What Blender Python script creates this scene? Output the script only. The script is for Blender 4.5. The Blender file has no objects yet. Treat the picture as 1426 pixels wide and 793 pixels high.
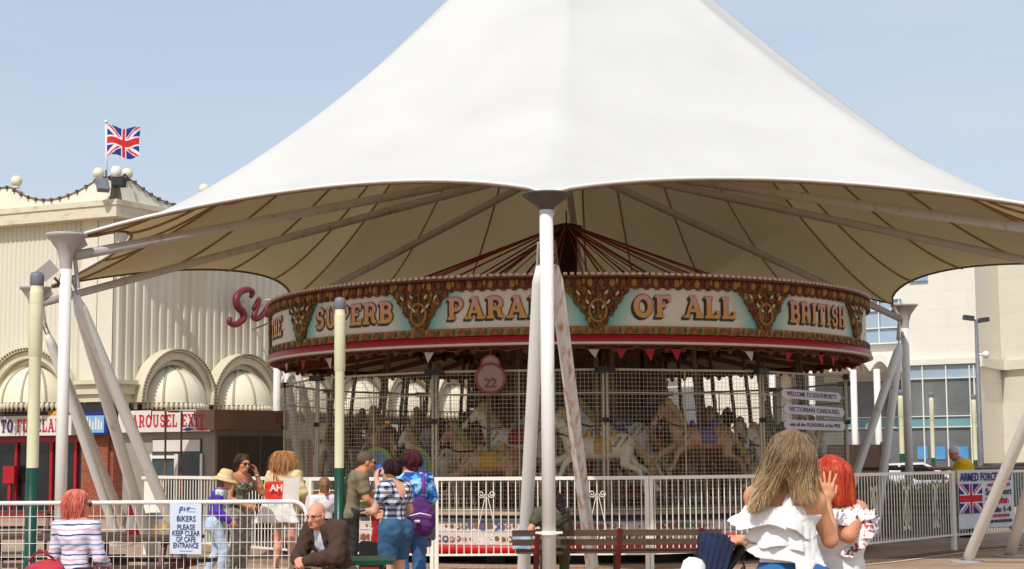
import bpy, math, random
import numpy as np
from mathutils import Vector, Matrix
PI = math.pi
R = math.radians
random.seed(7)
scn = bpy.context.scene
COL = scn.collection

# ---------------------------------------------------------------- camera, world, sun, exposure
FPX, CW, CH, HZ, CAMH = 2300.0, 1426.0, 793.0, 640.0, 1.6
TILT = math.atan((HZ - CH / 2) / FPX)
ROLL = R(0.35)
cam_d = bpy.data.cameras.new("camera")
cam = bpy.data.objects.new("camera", cam_d)
COL.objects.link(cam)
cam_d.sensor_width = 36.0
cam_d.lens = FPX / CW * 36.0
cam_d.clip_start = 0.1
cam_d.clip_end = 3000
fwd = Vector((0, math.cos(TILT), math.sin(TILT)))
rt0 = Vector((1, 0, 0))
up0 = rt0.cross(fwd)
rt = rt0 * math.cos(ROLL) - up0 * math.sin(ROLL)
up = up0 * math.cos(ROLL) + rt0 * math.sin(ROLL)
CAMP = Vector((0, 0, CAMH))
cam.matrix_world = Matrix(((rt.x, up.x, -fwd.x, 0), (rt.y, up.y, -fwd.y, 0), (rt.z, up.z, -fwd.z, CAMH), (0, 0, 0, 1)))
scn.camera = cam

SUN_EL, SUN_AZ = R(49), R(201)      # azimuth measured clockwise from +Y: behind the camera, to the left
sdir = Vector((math.sin(SUN_AZ) * math.cos(SUN_EL), math.cos(SUN_AZ) * math.cos(SUN_EL), math.sin(SUN_EL)))
w = bpy.data.worlds.new("World")
scn.world = w
w.use_nodes = True
nt = w.node_tree
bg = nt.nodes["Background"]
sky = nt.nodes.new("ShaderNodeTexSky")
sky.sky_type = 'NISHITA'
sky.sun_disc = False
sky.sun_elevation = SUN_EL
sky.sun_rotation = SUN_AZ
sky.air_density = 1.0
sky.dust_density = 2.2
sky.ozone_density = 1.2
tc = nt.nodes.new("ShaderNodeTexCoord")
mp = nt.nodes.new("ShaderNodeMapping")
mp.inputs['Scale'].default_value = (1.0, 1.0, 6.0)
nz = nt.nodes.new("ShaderNodeTexNoise")
nz.inputs['Scale'].default_value = 2.4
nz.inputs['Detail'].default_value = 5
cr = nt.nodes.new("ShaderNodeValToRGB")
cr.color_ramp.elements[0].position = 0.38
cr.color_ramp.elements[0].color = (0.55, 0.55, 0.55, 1)
cr.color_ramp.elements[1].position = 0.72
cr.color_ramp.elements[1].color = (0.88, 0.88, 0.88, 1)
mx = nt.nodes.new("ShaderNodeMixRGB")
mx.inputs[2].default_value = (4.0, 4.4, 4.95, 1)
nt.links.new(tc.outputs['Generated'], mp.inputs['Vector'])
nt.links.new(mp.outputs['Vector'], nz.inputs['Vector'])
nt.links.new(nz.outputs['Fac'], cr.inputs['Fac'])
nt.links.new(cr.outputs['Color'], mx.inputs[0])
nt.links.new(sky.outputs['Color'], mx.inputs[1])
nt.links.new(mx.outputs['Color'], bg.inputs['Color'])
bg.inputs['Strength'].default_value = 0.15
sun_d = bpy.data.lights.new("sun", 'SUN')
sun_d.energy = 3.15
sun_d.angle = R(0.5)
sun_d.color = (1.0, 0.965, 0.91)
sun = bpy.data.objects.new("sun", sun_d)
COL.objects.link(sun)
sun.rotation_euler = sdir.to_track_quat('Z', 'Y').to_euler()
sun.location = (0, 0, 40)
scn.view_settings.view_transform = 'Standard'
scn.view_settings.look = 'None'
scn.view_settings.exposure = 0.12
scn.view_settings.gamma = 1
scn.view_settings.use_curve_mapping = False

# ---------------------------------------------------------------- placement from the measured view
def ray(px, py):
    return (rt * (px - CW / 2) - up * (py - CH / 2) + fwd * FPX)
def pt(px, py, Y):
    d = ray(px, py)
    return CAMP + d * (Y / d.y)
def hit(px, py, p0, n):
    d = ray(px, py)
    return CAMP + d * ((p0 - CAMP).dot(n) / d.dot(n))
def gpt(px, Y):
    """ground point under image column px at distance Y"""
    lo = pt(px, 640, Y); hi = pt(px, 900, Y)
    t = lo.z / (lo.z - hi.z)
    p = lo.lerp(hi, t)
    return Vector((p.x, p.y, 0))

# ---------------------------------------------------------------- materials
def lin(c):
    c = c / 255.0
    return c / 12.92 if c <= 0.04045 else ((c + 0.055) / 1.055) ** 2.4
def C(r, g, b):
    return (lin(r), lin(g), lin(b), 1)
def shade(c, k):
    return tuple(min(1, x * k) for x in c[:3]) + (1,)
def M(name, col, rough=0.55, var=0.12, scale=6.0, bump=0.0, bscale=None, metal=0.0, spec=0.35, col2=None, stretch=None, thr=None):
    m = bpy.data.materials.new(name)
    m.use_nodes = True
    n = m.node_tree.nodes; l = m.node_tree.links
    p = n["Principled BSDF"]
    p.inputs['Roughness'].default_value = rough
    p.inputs['Metallic'].default_value = metal
    p.inputs['Specular IOR Level'].default_value = spec
    t = n.new("ShaderNodeTexCoord")
    mpn = n.new("ShaderNodeMapping")
    if stretch: mpn.inputs['Scale'].default_value = stretch
    l.new(t.outputs['Object'], mpn.inputs['Vector'])
    z = n.new("ShaderNodeTexNoise")
    z.inputs['Scale'].default_value = scale
    z.inputs['Detail'].default_value = 6
    z.inputs['Roughness'].default_value = 0.62
    l.new(mpn.outputs['Vector'], z.inputs['Vector'])
    ramp = n.new("ShaderNodeValToRGB")
    a, b = thr if thr else (0.3, 0.7)
    ramp.color_ramp.elements[0].position = a
    ramp.color_ramp.elements[1].position = b
    ramp.color_ramp.elements[0].color = shade(col, 1 - var) if col2 is None else col2
    ramp.color_ramp.elements[1].color = shade(col, 1 + var) if col2 is None else col
    l.new(z.outputs['Fac'], ramp.inputs['Fac'])
    l.new(ramp.outputs['Color'], p.inputs['Base Color'])
    if bump:
        z2 = n.new("ShaderNodeTexNoise")
        z2.inputs['Scale'].default_value = bscale or scale * 5
        z2.inputs['Detail'].default_value = 4
        l.new(mpn.outputs['Vector'], z2.inputs['Vector'])
        bp = n.new("ShaderNodeBump")
        bp.inputs['Strength'].default_value = bump
        bp.inputs['Distance'].default_value = 0.02
        l.new(z2.outputs['Fac'], bp.inputs['Height'])
        l.new(bp.outputs['Normal'], p.inputs['Normal'])
    m['ramp'] = ramp.name
    return m

# ---------------------------------------------------------------- mesh builder
class MB:
    def __init__(s):
        s.v = []; s.f = []; s.mi = []; s.m = 0; s.st = []
    def add(s, vs, fs, m=None):
        o = len(s.v); s.st.append((o, len(s.f)))
        s.v.extend([tuple(x) for x in vs])
        for f in fs:
            s.f.append(tuple(i + o for i in f)); s.mi.append(s.m if m is None else m)
    def box(s, c, size, rz=0, mat=None, m=None):
        sx, sy, sz = size[0] / 2, size[1] / 2, size[2] / 2
        T = mat if mat is not None else Matrix.Rotation(rz, 3, 'Z')
        c = Vector(c)
        vs = [c + T @ Vector((x * sx, y * sy, z * sz)) for x in (-1, 1) for y in (-1, 1) for z in (-1, 1)]
        s.add(vs, [(0, 1, 3, 2), (4, 6, 7, 5), (0, 4, 5, 1), (2, 3, 7, 6), (0, 2, 6, 4), (1, 5, 7, 3)], m)
    def beam(s, a, b, wx, wy, upv=(0, 0, 1), m=None):
        a = Vector(a); b = Vector(b)
        z = (b - a); L = z.length; z.normalize()
        x = z.cross(Vector(upv))
        if x.length < 1e-4: x = Vector((1, 0, 0))
        x.normalize(); y = z.cross(x)
        T = Matrix((x, y, z)).transposed()
        s.box((a + b) / 2, (wx, wy, L), mat=T, m=m)
    def tube(s, pts, r, n=8, cap=True, m=None, closed=False):
        pts = [Vector(p) for p in pts]
        N = len(pts)
        rs = r if isinstance(r, (list, tuple)) else [r] * N
        vs = []; fs = []
        prev = None
        for i, p in enumerate(pts):
            if closed: t = pts[(i + 1) % N] - pts[i - 1]
            else: t = pts[min(i + 1, N - 1)] - pts[max(i - 1, 0)]
            if t.length < 1e-9: t = Vector((0, 0, 1))
            t.normalize()
            if prev is None:
                a = t.cross(Vector((0, 0, 1)))
                if a.length < 1e-3: a = t.cross(Vector((1, 0, 0)))
            else:
                a = prev - t * prev.dot(t)
                if a.length < 1e-6: a = t.cross(Vector((0.3, 1, 0)))
            a.normalize(); prev = a
            b = t.cross(a)
            for k in range(n):
                q = 2 * PI * k / n
                vs.append(p + (a * math.cos(q) + b * math.sin(q)) * rs[i])
        rng = N if closed else N - 1
        for i in range(rng):
            j = (i + 1) % N
            for k in range(n):
                k2 = (k + 1) % n
                fs.append((i * n + k, i * n + k2, j * n + k2, j * n + k))
        if cap and not closed:
            fs.append(tuple(reversed(range(n))))
            fs.append(tuple((N - 1) * n + k for k in range(n)))
        s.add(vs, fs, m)
    def lathe(s, prof, c=(0, 0, 0), n=24, a0=0.0, a1=2 * PI, m=None, axis=None):
        """prof: list of (r,z). a=0 faces -Y; angles run towards +X"""
        full = abs(a1 - a0 - 2 * PI) < 1e-6
        cols = n if full else n + 1
        c = Vector(c); vs = []; fs = []
        K = len(prof)
        for i in range(cols):
            a = a0 + (a1 - a0) * i / n
            for r, z in prof:
                v = Vector((r * math.sin(a), -r * math.cos(a), z))
                if axis is not None: v = axis @ v
                vs.append(c + v)
        for i in range(n):
            j = (i + 1) % cols
            for k in range(K - 1):
                fs.append((i * K + k, j * K + k, j * K + k + 1, i * K + k + 1))
        s.add(vs, fs, m)
    def ell(s, c, r, n=10, k=7, rot=None, m=None):
        c = Vector(c); vs = []; fs = []
        for j in range(k + 1):
            ph = PI * j / k
            for i in range(n):
                a = 2 * PI * i / n
                v = Vector((r[0] * math.sin(ph) * math.cos(a), r[1] * math.sin(ph) * math.sin(a), r[2] * math.cos(ph)))
                if rot is not None: v = rot @ v
                vs.append(c + v)
        for j in range(k):
            for i in range(n):
                i2 = (i + 1) % n
                fs.append((j * n + i, (j + 1) * n + i, (j + 1) * n + i2, j * n + i2))
        s.add(vs, fs, m)
    def prism(s, poly, fr, d0, d1, m=None):
        """poly: 2-D outline; fr(u,v,w) -> point"""
        n = len(poly)
        vs = [fr(u, v, d0) for u, v in poly] + [fr(u, v, d1) for u, v in poly]
        fs = [tuple(reversed(range(n))), tuple(range(n, 2 * n))]
        for i in range(n):
            j = (i + 1) % n
            fs.append((i, j, n + j, n + i))
        s.add(vs, fs, m)
    def sheet(s, rows, m=None, close=False):
        K = len(rows[0]); vs = [p for r_ in rows for p in r_]; fs = []
        N = len(rows)
        for i in range(N if close else N - 1):
            j = (i + 1) % N
            for k in range(K - 1):
                fs.append((i * K + k, j * K + k, j * K + k + 1, i * K + k + 1))
        s.add(vs, fs, m)

WORG = {}
def mesh_obj(name, verts, faces, mats, mi=None, smooth=False):
    me = bpy.data.meshes.new(name)
    me.from_pydata(verts, [], faces)
    if not isinstance(mats, (list, tuple)): mats = [mats]
    for m in mats: me.materials.append(m)
    if mi is not None and len(mats) > 1:
        me.polygons.foreach_set('material_index', np.array(mi, dtype=np.int32))
    if smooth: me.polygons.foreach_set('use_smooth', np.ones(len(me.polygons), dtype=bool))
    me.update()
    o = bpy.data.objects.new(name, me)
    COL.objects.link(o)
    return o
def attach(o, parent, world=True):
    if parent is not None:
        o.parent = parent
        if world:
            o.location = -WORG.get(parent, Vector())
    WORG[o] = Vector() if world else WORG.get(parent, Vector())
def obj(name, mb, mats, parent=None, smooth=False, world=True, label=None):
    o = mesh_obj(name, mb.v, mb.f, mats, mb.mi, smooth)
    attach(o, parent, world)
    if label: o['label'] = label
    return o
def pieces(name, mb, mats, parent=None, smooth=False, world=True):
    """one object for every shape added to the builder"""
    out = []
    for i, (v0, f0) in enumerate(mb.st):
        v1, f1 = mb.st[i + 1] if i + 1 < len(mb.st) else (len(mb.v), len(mb.f))
        ml = mats if isinstance(mats, (list, tuple)) else [mats]
        o = mesh_obj(name, mb.v[v0:v1], [tuple(k - v0 for k in f) for f in mb.f[f0:f1]], ml[mb.mi[f0]] if len(ml) > 1 else ml[0], None, smooth)
        attach(o, parent, world); out.append(o)
    return out
def tag(o, label, cat, group=None):
    o['label'] = label; o['category'] = cat
    if group: o['group'] = group
    return o
def thing(name, loc, label, cat, group=None, rz=0):
    o = bpy.data.objects.new(name, None)
    COL.objects.link(o)
    o.empty_display_size = 0.2
    o.location = loc; o.rotation_euler = (0, 0, rz)
    WORG[o] = Vector(loc)
    return tag(o, label, cat, group)
def struct(o, label=None):
    o['kind'] = 'structure'
    return o

# ---------------------------------------------------------------- implicit surfaces (people, horses, cloth)
class Field:
    def __init__(s, lo, hi, res):
        s.lo = np.array(lo, float); s.res = res
        s.n = np.ceil((np.array(hi, float) - s.lo) / res).astype(int) + 1
        s.f = np.full(s.n, 0.2, dtype=np.float32)
        s.ax = [s.lo[i] + res * np.arange(s.n[i]) for i in range(3)]
    def sub(s, lo, hi):
        i0 = np.clip(((np.array(lo) - s.lo) / s.res).astype(int), 0, s.n - 1)
        i1 = np.clip(((np.array(hi) - s.lo) / s.res).astype(int) + 2, 1, s.n)
        sl = tuple(slice(a, max(a + 1, b)) for a, b in zip(i0, i1))
        g = np.stack(np.meshgrid(*[s.ax[i][sl[i]] for i in range(3)], indexing='ij'), -1)
        return sl, g
    def merge(s, sl, d, k):
        a = s.f[sl]
        if k <= 0: s.f[sl] = np.minimum(a, d); return
        h = np.clip(0.5 + 0.5 * (d - a) / k, 0, 1)
        s.f[sl] = d * (1 - h) + a * h - k * h * (1 - h)
    def cone(s, a, b, r1, r2, k=0.02, fl=None, carve=False):
        a = np.array(a, float); b = np.array(b, float)
        rm = max(r1, r2) * (1 if not fl else max(1, fl[1])) + max(k, 0.02) + 0.03
        sl, g = s.sub(np.minimum(a, b) - rm, np.maximum(a, b) + rm)
        p = g - a; ba = b - a
        sc = 1.0
        if fl:
            n = np.array(fl[0], float); n /= np.linalg.norm(n)
            q = 1.0 / fl[1] - 1.0
            p = p + (p @ n)[..., None] * n * q
            ba = ba + (ba @ n) * n * q
            sc = min(1.0, fl[1]) ** 0.5
        t = np.clip((p @ ba) / max(1e-9, ba @ ba), 0, 1)
        d = (np.linalg.norm(p - t[..., None] * ba, axis=-1) - (r1 + (r2 - r1) * t)) * sc
        if carve: s.f[sl] = np.maximum(s.f[sl], -d)
        else: s.merge(sl, d, k)
    def ell(s, c, r, rot=None, k=0.02, carve=False):
        c = np.array(c, float); r = np.array(r, float)
        rm = r.max() + max(k, 0.02) + 0.03
        sl, g = s.sub(c - rm, c + rm)
        p = g - c
        if rot is not None: p = p @ np.array(rot)      # world -> local
        k0 = np.linalg.norm(p / r, axis=-1); k1 = np.linalg.norm(p / (r * r), axis=-1)
        d = k0 * (k0 - 1) / np.maximum(k1, 1e-6)
        if carve: s.f[sl] = np.maximum(s.f[sl], -d)
        else: s.merge(sl, d, k)
    def grid(s):
        return np.meshgrid(*s.ax, indexing='ij', sparse=True)
    def plane(s, p, n):
        """keep the side the normal points away from"""
        X, Y, Z = s.grid()
        n = np.array(n, float); n /= np.linalg.norm(n)
        s.f = np.maximum(s.f, ((X - p[0]) * n[0] + (Y - p[1]) * n[1] + (Z - p[2]) * n[2]).astype(np.float32))
    def wob(s, amp, fr, seed=0):
        X, Y, Z = s.grid()
        a = np.sin(X * fr + 1.7 * np.sin(Z * fr * 0.7 + seed) + seed) * np.sin(Z * fr * 1.3 + 1.3 * np.sin(Y * fr * 0.8) + seed * 2) + 0.5 * np.sin(Y * fr * 1.9 + Z * fr * 0.9 + X * fr + seed)
        s.f = s.f + (amp * a).astype(np.float32)
    def mesh(s):
        f = s.f.copy()
        for ax in range(3):
            sl = [slice(None)] * 3
            for e in (0, -1):
                sl[ax] = e
                f[tuple(sl)] = 0.2
        ins = f < 0
        nx, ny, nz_ = f.shape
        cnt = np.zeros((nx - 1, ny - 1, nz_ - 1), np.int8)
        offs = [(i, j, k) for i in (0, 1) for j in (0, 1) for k in (0, 1)]
        for i, j, k in offs:
            cnt += ins[i:nx - 1 + i, j:ny - 1 + j, k:nz_ - 1 + k]
        act = np.argwhere((cnt > 0) & (cnt < 8))
        if len(act) == 0: return [], []
        val = np.stack([f[act[:, 0] + i, act[:, 1] + j, act[:, 2] + k] for i, j, k in offs], 1)
        O = np.array(offs, float)
        acc = np.zeros((len(act), 3)); num = np.zeros(len(act))
        for a in range(8):
            for b in range(a + 1, 8):
                if abs(O[a] - O[b]).sum() != 1: continue
                m = (val[:, a] < 0) != (val[:, b] < 0)
                t = val[m, a] / (val[m, a] - val[m, b])
                acc[m] += O[a] + t[:, None] * (O[b] - O[a]); num[m] += 1
        V = s.lo + (act + acc / num[:, None]) * s.res
        idx = np.full(cnt.shape, -1, np.int32)
        idx[act[:, 0], act[:, 1], act[:, 2]] = np.arange(len(act))
        F = []
        for ax in range(3):
            u, v = (ax + 1) % 3, (ax + 2) % 3
            s0 = [slice(None)] * 3; s1 = [slice(None)] * 3
            s0[ax] = slice(0, -1); s1[ax] = slice(1, None)
            ch = ins[tuple(s0)] != ins[tuple(s1)]
            e = np.argwhere(ch)
            du = np.zeros(3, int); du[u] = 1
            dv = np.zeros(3, int); dv[v] = 1
            ok = (e[:, u] > 0) & (e[:, v] > 0) & (e[:, u] < f.shape[u] - 1) & (e[:, v] < f.shape[v] - 1)
            e = e[ok]
            c0 = idx[tuple((e - du - dv).T)]; c1 = idx[tuple((e - dv).T)]; c2 = idx[tuple(e.T)]; c3 = idx[tuple((e - du).T)]
            q = np.stack([c0, c1, c2, c3], 1)
            flip = ~ins[tuple(e.T)]
            q[flip] = q[flip][:, ::-1]
            F.append(q)
        F = np.concatenate(F)
        return V, F
    def build(s, name, mats, parent=None, world=False, smooth=True):
        V, F = s.mesh()
        me = bpy.data.meshes.new(name)
        nV, nF = len(V), len(F)
        me.vertices.add(nV); me.vertices.foreach_set('co', np.asarray(V, np.float32).ravel())
        me.loops.add(nF * 4); me.loops.foreach_set('vertex_index', np.asarray(F, np.int32).ravel())
        me.polygons.add(nF)
        me.polygons.foreach_set('loop_start', np.arange(0, nF * 4, 4, dtype=np.int32))
        me.polygons.foreach_set('use_smooth', np.ones(nF, bool))
        for m in (mats if isinstance(mats, (list, tuple)) else [mats]): me.materials.append(m)
        me.update(calc_edges=True); me.validate()
        o = bpy.data.objects.new(name, me)
        COL.objects.link(o)
        attach(o, parent, world)
        return o
# ---------------------------------------------------------------- slab-serif display letters drawn as strokes
def arc(cx, cy, rx, ry, a0, a1, n=12):
    return [(cx + rx * math.cos(R(a0 + (a1 - a0) * i / n)), cy + ry * math.sin(R(a0 + (a1 - a0) * i / n))) for i in range(n + 1)]
TK = 0.2      # stem
TN = 0.13     # thin stroke
def glyph(ch):
    """-> (width, [(polyline, width)], [(x, y, w)] serif bars)"""
    S = []; B = []
    b, t = 0.05, 0.95
    if ch == 'A':
        S = [([(0.16, b), (0.44, t)], TN), ([(0.42, t), (0.72, b)], TK), ([(0.27, 0.34), (0.6, 0.34)], TN)]
        B = [(0.16, b, 0.32), (0.72, b, 0.36), (0.42, t, 0.3)]; w = 0.9
    elif ch == 'B':
        S = [([(0.2, b), (0.2, t)], TK), ([(0.2, t)] + arc(0.42, 0.73, 0.2, 0.2, 90, -90) + [(0.2, 0.53)], TN + .03), ([(0.2, 0.53)] + arc(0.44, 0.29, 0.22, 0.22, 90, -90) + [(0.2, b + 0.02)], TN + .04)]
        B = [(0.16, b, 0.3), (0.16, t, 0.3)]; w = 0.78
    elif ch == 'C':
        S = [(arc(0.42, 0.5, 0.3, 0.43, 45, 315, 18), TK - .02)]; B = [(0.63, 0.78, 0.16)]; w = 0.78
    elif ch == 'D':
        S = [([(0.2, b), (0.2, t)], TK), ([(0.2, t)] + arc(0.34, 0.5, 0.3, 0.44, 90, -90) + [(0.2, b + .01)], TK - .03)]; B = [(0.16, b, 0.3), (0.16, t, 0.3)]; w = 0.78
    elif ch in 'EF':
        S = [([(0.2, b), (0.2, t)], TK), ([(0.2, t - .02), (0.62, t - .02), (0.62, 0.74)], TN), ([(0.2, 0.52), (0.5, 0.52)], TN)]
        B = [(0.2, b, 0.36), (0.16, t, 0.28)]; w = 0.74
        if ch == 'E': S.append(([(0.2, b + .02), (0.64, b + .02), (0.64, 0.3)], TN))
    elif ch == 'H':
        S = [([(0.2, b), (0.2, t)], TK), ([(0.66, b), (0.66, t)], TK), ([(0.2, 0.5), (0.66, 0.5)], TN)]
        B = [(0.2, b, 0.34), (0.2, t, 0.34), (0.66, b, 0.34), (0.66, t, 0.34)]; w = 0.88
    elif ch == 'I':
        S = [([(0.22, b), (0.22, t)], TK)]; B = [(0.22, b, 0.36), (0.22, t, 0.36)]; w = 0.46
    elif ch == 'K':
        S = [([(0.2, b), (0.2, t)], TK), ([(0.62, t), (0.26, 0.45)], TN), ([(0.32, 0.55), (0.68, b)], TK - .02)]; B = [(0.2, b, 0.34), (0.2, t, 0.34), (0.68, b, 0.26), (0.62, t, .24)]; w = 0.86
    elif ch == 'L':
        S = [([(0.2, b), (0.2, t)], TK), ([(0.2, b + .02), (0.62, b + .02), (0.62, 0.34)], TN)]; B = [(0.2, b, 0.36), (0.2, t, 0.36)]; w = 0.74
    elif ch == 'M':
        S = [([(0.18, b), (0.18, t)], TN), ([(0.2, t), (0.48, 0.25), (0.76, t)], TN + .02), ([(0.78, b), (0.78, t)], TK)]
        B = [(0.18, b, 0.28), (0.78, b, 0.34), (0.16, t, 0.24), (0.8, t, 0.26)]; w = 0.98
    elif ch == 'N':
        S = [([(0.18, b), (0.18, t)], TN), ([(0.2, t), (0.66, b)], TK), ([(0.68, b), (0.68, t)], TN)]
        B = [(0.18, b, 0.28), (0.16, t, 0.26), (0.68, t, 0.28)]; w = 0.86
    elif ch == 'O':
        S = [(arc(0.42, 0.5, 0.3, 0.43, 0, 360, 26), TK)]; w = 0.86
    elif ch in 'PR':
        S = [([(0.2, b), (0.2, t)], TK), ([(0.2, t)] + arc(0.42, 0.7, 0.22, 0.24, 90, -90) + [(0.2, 0.46)], TN + .03)]
        B = [(0.2, b, 0.34), (0.16, t, 0.28)]; w = 0.76
        if ch == 'R': S.append(([(0.42, 0.46), (0.56, 0.36), (0.6, 0.12), (0.76, 0.08)], TK - .04)); w = 0.84
    elif ch == 'S':
        S = [([(0.6, 0.72)] + arc(0.38, 0.72, 0.21, 0.22, 40, 255, 12) + arc(0.38, 0.28, 0.24, 0.23, 75, -150, 12), TK - .03)]; B = [(0.6, 0.72, 0.18), (0.15, 0.26, 0.18)]; w = 0.74
    elif ch == 'T':
        S = [([(0.38, b), (0.38, t)], TK), ([(0.1, 0.72), (0.1, t - .02), (0.66, t - .02), (0.66, 0.72)], TN)]; B = [(0.38, b, 0.36)]; w = 0.78
    elif ch == 'U':
        S = [([(0.2, t), (0.2, 0.35)] + arc(0.43, 0.33, 0.23, 0.27, 180, 360, 10) + [(0.66, 0.35), (0.66, t)], TK - .02)]; B = [(0.2, t, 0.34), (0.66, t, 0.3)]; w = 0.88
    elif ch == 'W':
        S = [([(0.14, t), (0.34, b)], TK - .02), ([(0.34, b), (0.54, t - .1)], TN), ([(0.5, t - .1), (0.72, b)], TK - .02), ([(0.72, b), (0.92, t)], TN)]; B = [(0.14, t, 0.3), (0.92, t, 0.26)]; w = 1.06
    elif ch == 'X':
        S = [([(0.16, t), (0.66, b)], TK), ([(0.64, t), (0.16, b)], TN)]; B = [(0.16, t, 0.3), (0.66, b, 0.32), (0.64, t, 0.26), (0.16, b, 0.28)]; w = 0.82
    elif ch == '\u00a3':
        S = [(arc(0.44, 0.72, 0.2, 0.22, 20, 180, 9) + [(0.27, 0.4), (0.2, 0.1), (0.66, 0.1), (0.68, .22)], TK - .05), ([(0.1, 0.46), (0.52, 0.46)], TN)]; w = 0.78
    else:
        w = 0.4
    return w, S, B

def strip(poly, wd):
    L = []; Rr = []
    n = len(poly)
    for i, (x, y) in enumerate(poly):
        x0, y0 = poly[max(0, i - 1)]; x1, y1 = poly[min(n - 1, i + 1)]
        dx, dy = x1 - x0, y1 - y0
        q = math.hypot(dx, dy) or 1
        k = 1.0
        if 0 < i < n - 1:
            ax, ay = x - x0, y - y0; bx, by = x1 - x, y1 - y
            la, lb = math.hypot(ax, ay) or 1, math.hypot(bx, by) or 1
            c = max(-0.7, (ax * bx + ay * by) / la / lb)
            k = min(1.5, 1 / math.sqrt((1 + c) / 2))
        L.append((x - dy / q * wd / 2 * k, y + dx / q * wd / 2 * k)); Rr.append((x + dy / q * wd / 2 * k, y - dx / q * wd / 2 * k))
    return L, Rr

def lettering(mb, text, fr, height, width=None, depth=0.02, lift=0.0, fat=1.0, off=(0, 0), m=None, gap=0.06, alt=None):
    """fr(u,v,w) -> point; u from 0 (text centred), v up from the baseline"""
    gl = [glyph(c) for c in text]
    tot = sum(g[0] + gap for g in gl) - gap
    sx = (width / tot) if width else height
    x = -tot * sx / 2
    for gi, (c, (gw, S, B)) in enumerate(zip(text, gl)):
        e = 0.0
        mm = alt[gi] if alt else m
        for poly, wd in S:
            dn = []
            for i in range(len(poly) - 1):
                (xa, ya), (xb, yb) = poly[i], poly[i + 1]
                k = max(1, int(math.hypot(xb - xa, yb - ya) / 0.25))
                for q in range(k): dn.append((xa + (xb - xa) * q / k, ya + (yb - ya) * q / k))
            dn.append(poly[-1])
            Lr, Rr = strip(dn, wd * fat)
            for i in range(len(dn) - 1):
                quad = [Lr[i], Rr[i], Rr[i + 1], Lr[i + 1]]
                mb.prism([(x + u * sx + off[0], v * height + off[1]) for u, v in quad], fr, lift, lift + depth + e, mm)
            e += 0.0012
        for bx, by, bw in B:
            hw = bw * 0.5 * (0.85 + 0.15 * fat); hh = 0.055 * fat
            mb.prism([(x + (bx - hw) * sx + off[0], (by - hh) * height + off[1]), (x + (bx + hw) * sx + off[0], (by - hh) * height + off[1]), (x + (bx + hw) * sx + off[0], (by + hh) * height + off[1]), (x + (bx - hw) * sx + off[0], (by + hh) * height + off[1])], fr, lift, lift + depth + e, mm)
            e += 0.0012
        x += (gw + gap) * sx

def flatframe(o, xdir, updir=(0, 0, 1)):
    o = Vector(o); x = Vector(xdir).normalized(); u = Vector(updir).normalized(); n = x.cross(u)
    return lambda a, b, c: o + x * a + u * b + n * c

def plain_text(name, text, mat, o, xdir, size, parent, updir=(0, 0, 1), bold=0.0, width=None, lift=0.004, extr=0.002, shear=0.0):
    """small sans lettering from the built-in font, turned into a mesh on a real surface"""
    cu = bpy.data.curves.new(name, 'FONT')
    cu.body = text; cu.size = size; cu.align_x = 'CENTER'; cu.align_y = 'CENTER'
    cu.offset = bold; cu.extrude = extr; cu.resolution_u = 2; cu.shear = shear
    tmp = bpy.data.objects.new('tmp', cu)
    COL.objects.link(tmp)
    dg = bpy.context.evaluated_depsgraph_get()
    me = bpy.data.meshes.new_from_object(tmp.evaluated_get(dg))
    bpy.data.objects.remove(tmp)
    me.name = name
    x = Vector(xdir).normalized(); u = Vector(updir).normalized(); n = x.cross(u)
    co = np.empty(len(me.vertices) * 3, np.float32); me.vertices.foreach_get('co', co); co = co.reshape(-1, 3)
    sx = 1.0
    if width: sx = width / max(1e-6, (co[:, 0].max() - co[:, 0].min()))
    P = np.array(o) + np.outer(co[:, 0] * sx, np.array(x)) + np.outer(co[:, 1], np.array(u)) + np.outer(co[:, 2] + lift, np.array(n))
    me.vertices.foreach_set('co', P.astype(np.float32).ravel())
    me.materials.clear(); me.materials.append(mat)
    me.update()
    ob = bpy.data.objects.new(name, me)
    COL.objects.link(ob)
    attach(ob, parent, True)
    return ob

def union_jack(mb, fr, W, H, depth=0.006, nu=66, nv=36, wave=None, sides=True):
    """material slots: 0 blue, 1 white, 2 red"""
    def colr(u, v):
        x = u * 60; y = v * 30
        dx, dy = abs(x - 30), abs(y - 15)
        if dx < 3 or dy < 3: return 2
        if dx < 5 or dy < 5: return 1
        d = (y - x / 2) / math.sqrt(1.25)
        e = (y - (30 - x / 2)) / math.sqrt(1.25)
        if x < 30:
            if -2 < d < 0 and y < 15: return 2
            if 0 < e < 2 and y > 15: return 2
        else:
            if 0 < d < 2 and y > 15: return 2
            if -2 < e < 0 and y < 15: return 2
        if abs(d) < 3 or abs(e) < 3: return 1
        return 0
    def q(u, v, s):
        dz = wave(u, v) if wave else (0, 0, 0)
        return fr(u * W + dz[0], v * H + dz[1], dz[2] + s)
    for s in ((depth / 2, -depth / 2) if sides else (depth / 2,)):
        vs = [q(i / nu, j / nv, s) for i in range(nu + 1) for j in range(nv + 1)]
        o = len(mb.v); mb.v.extend([tuple(p) for p in vs])
        for i in range(nu):
            for j in range(nv):
                a = i * (nv + 1) + j
                f = (a, a + nv + 1, a + nv + 2, a + 1)
                if s < 0: f = f[::-1]
                mb.f.append(tuple(k + o for k in f)); mb.mi.append(colr((i + .5) / nu, (j + .5) / nv))
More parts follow.
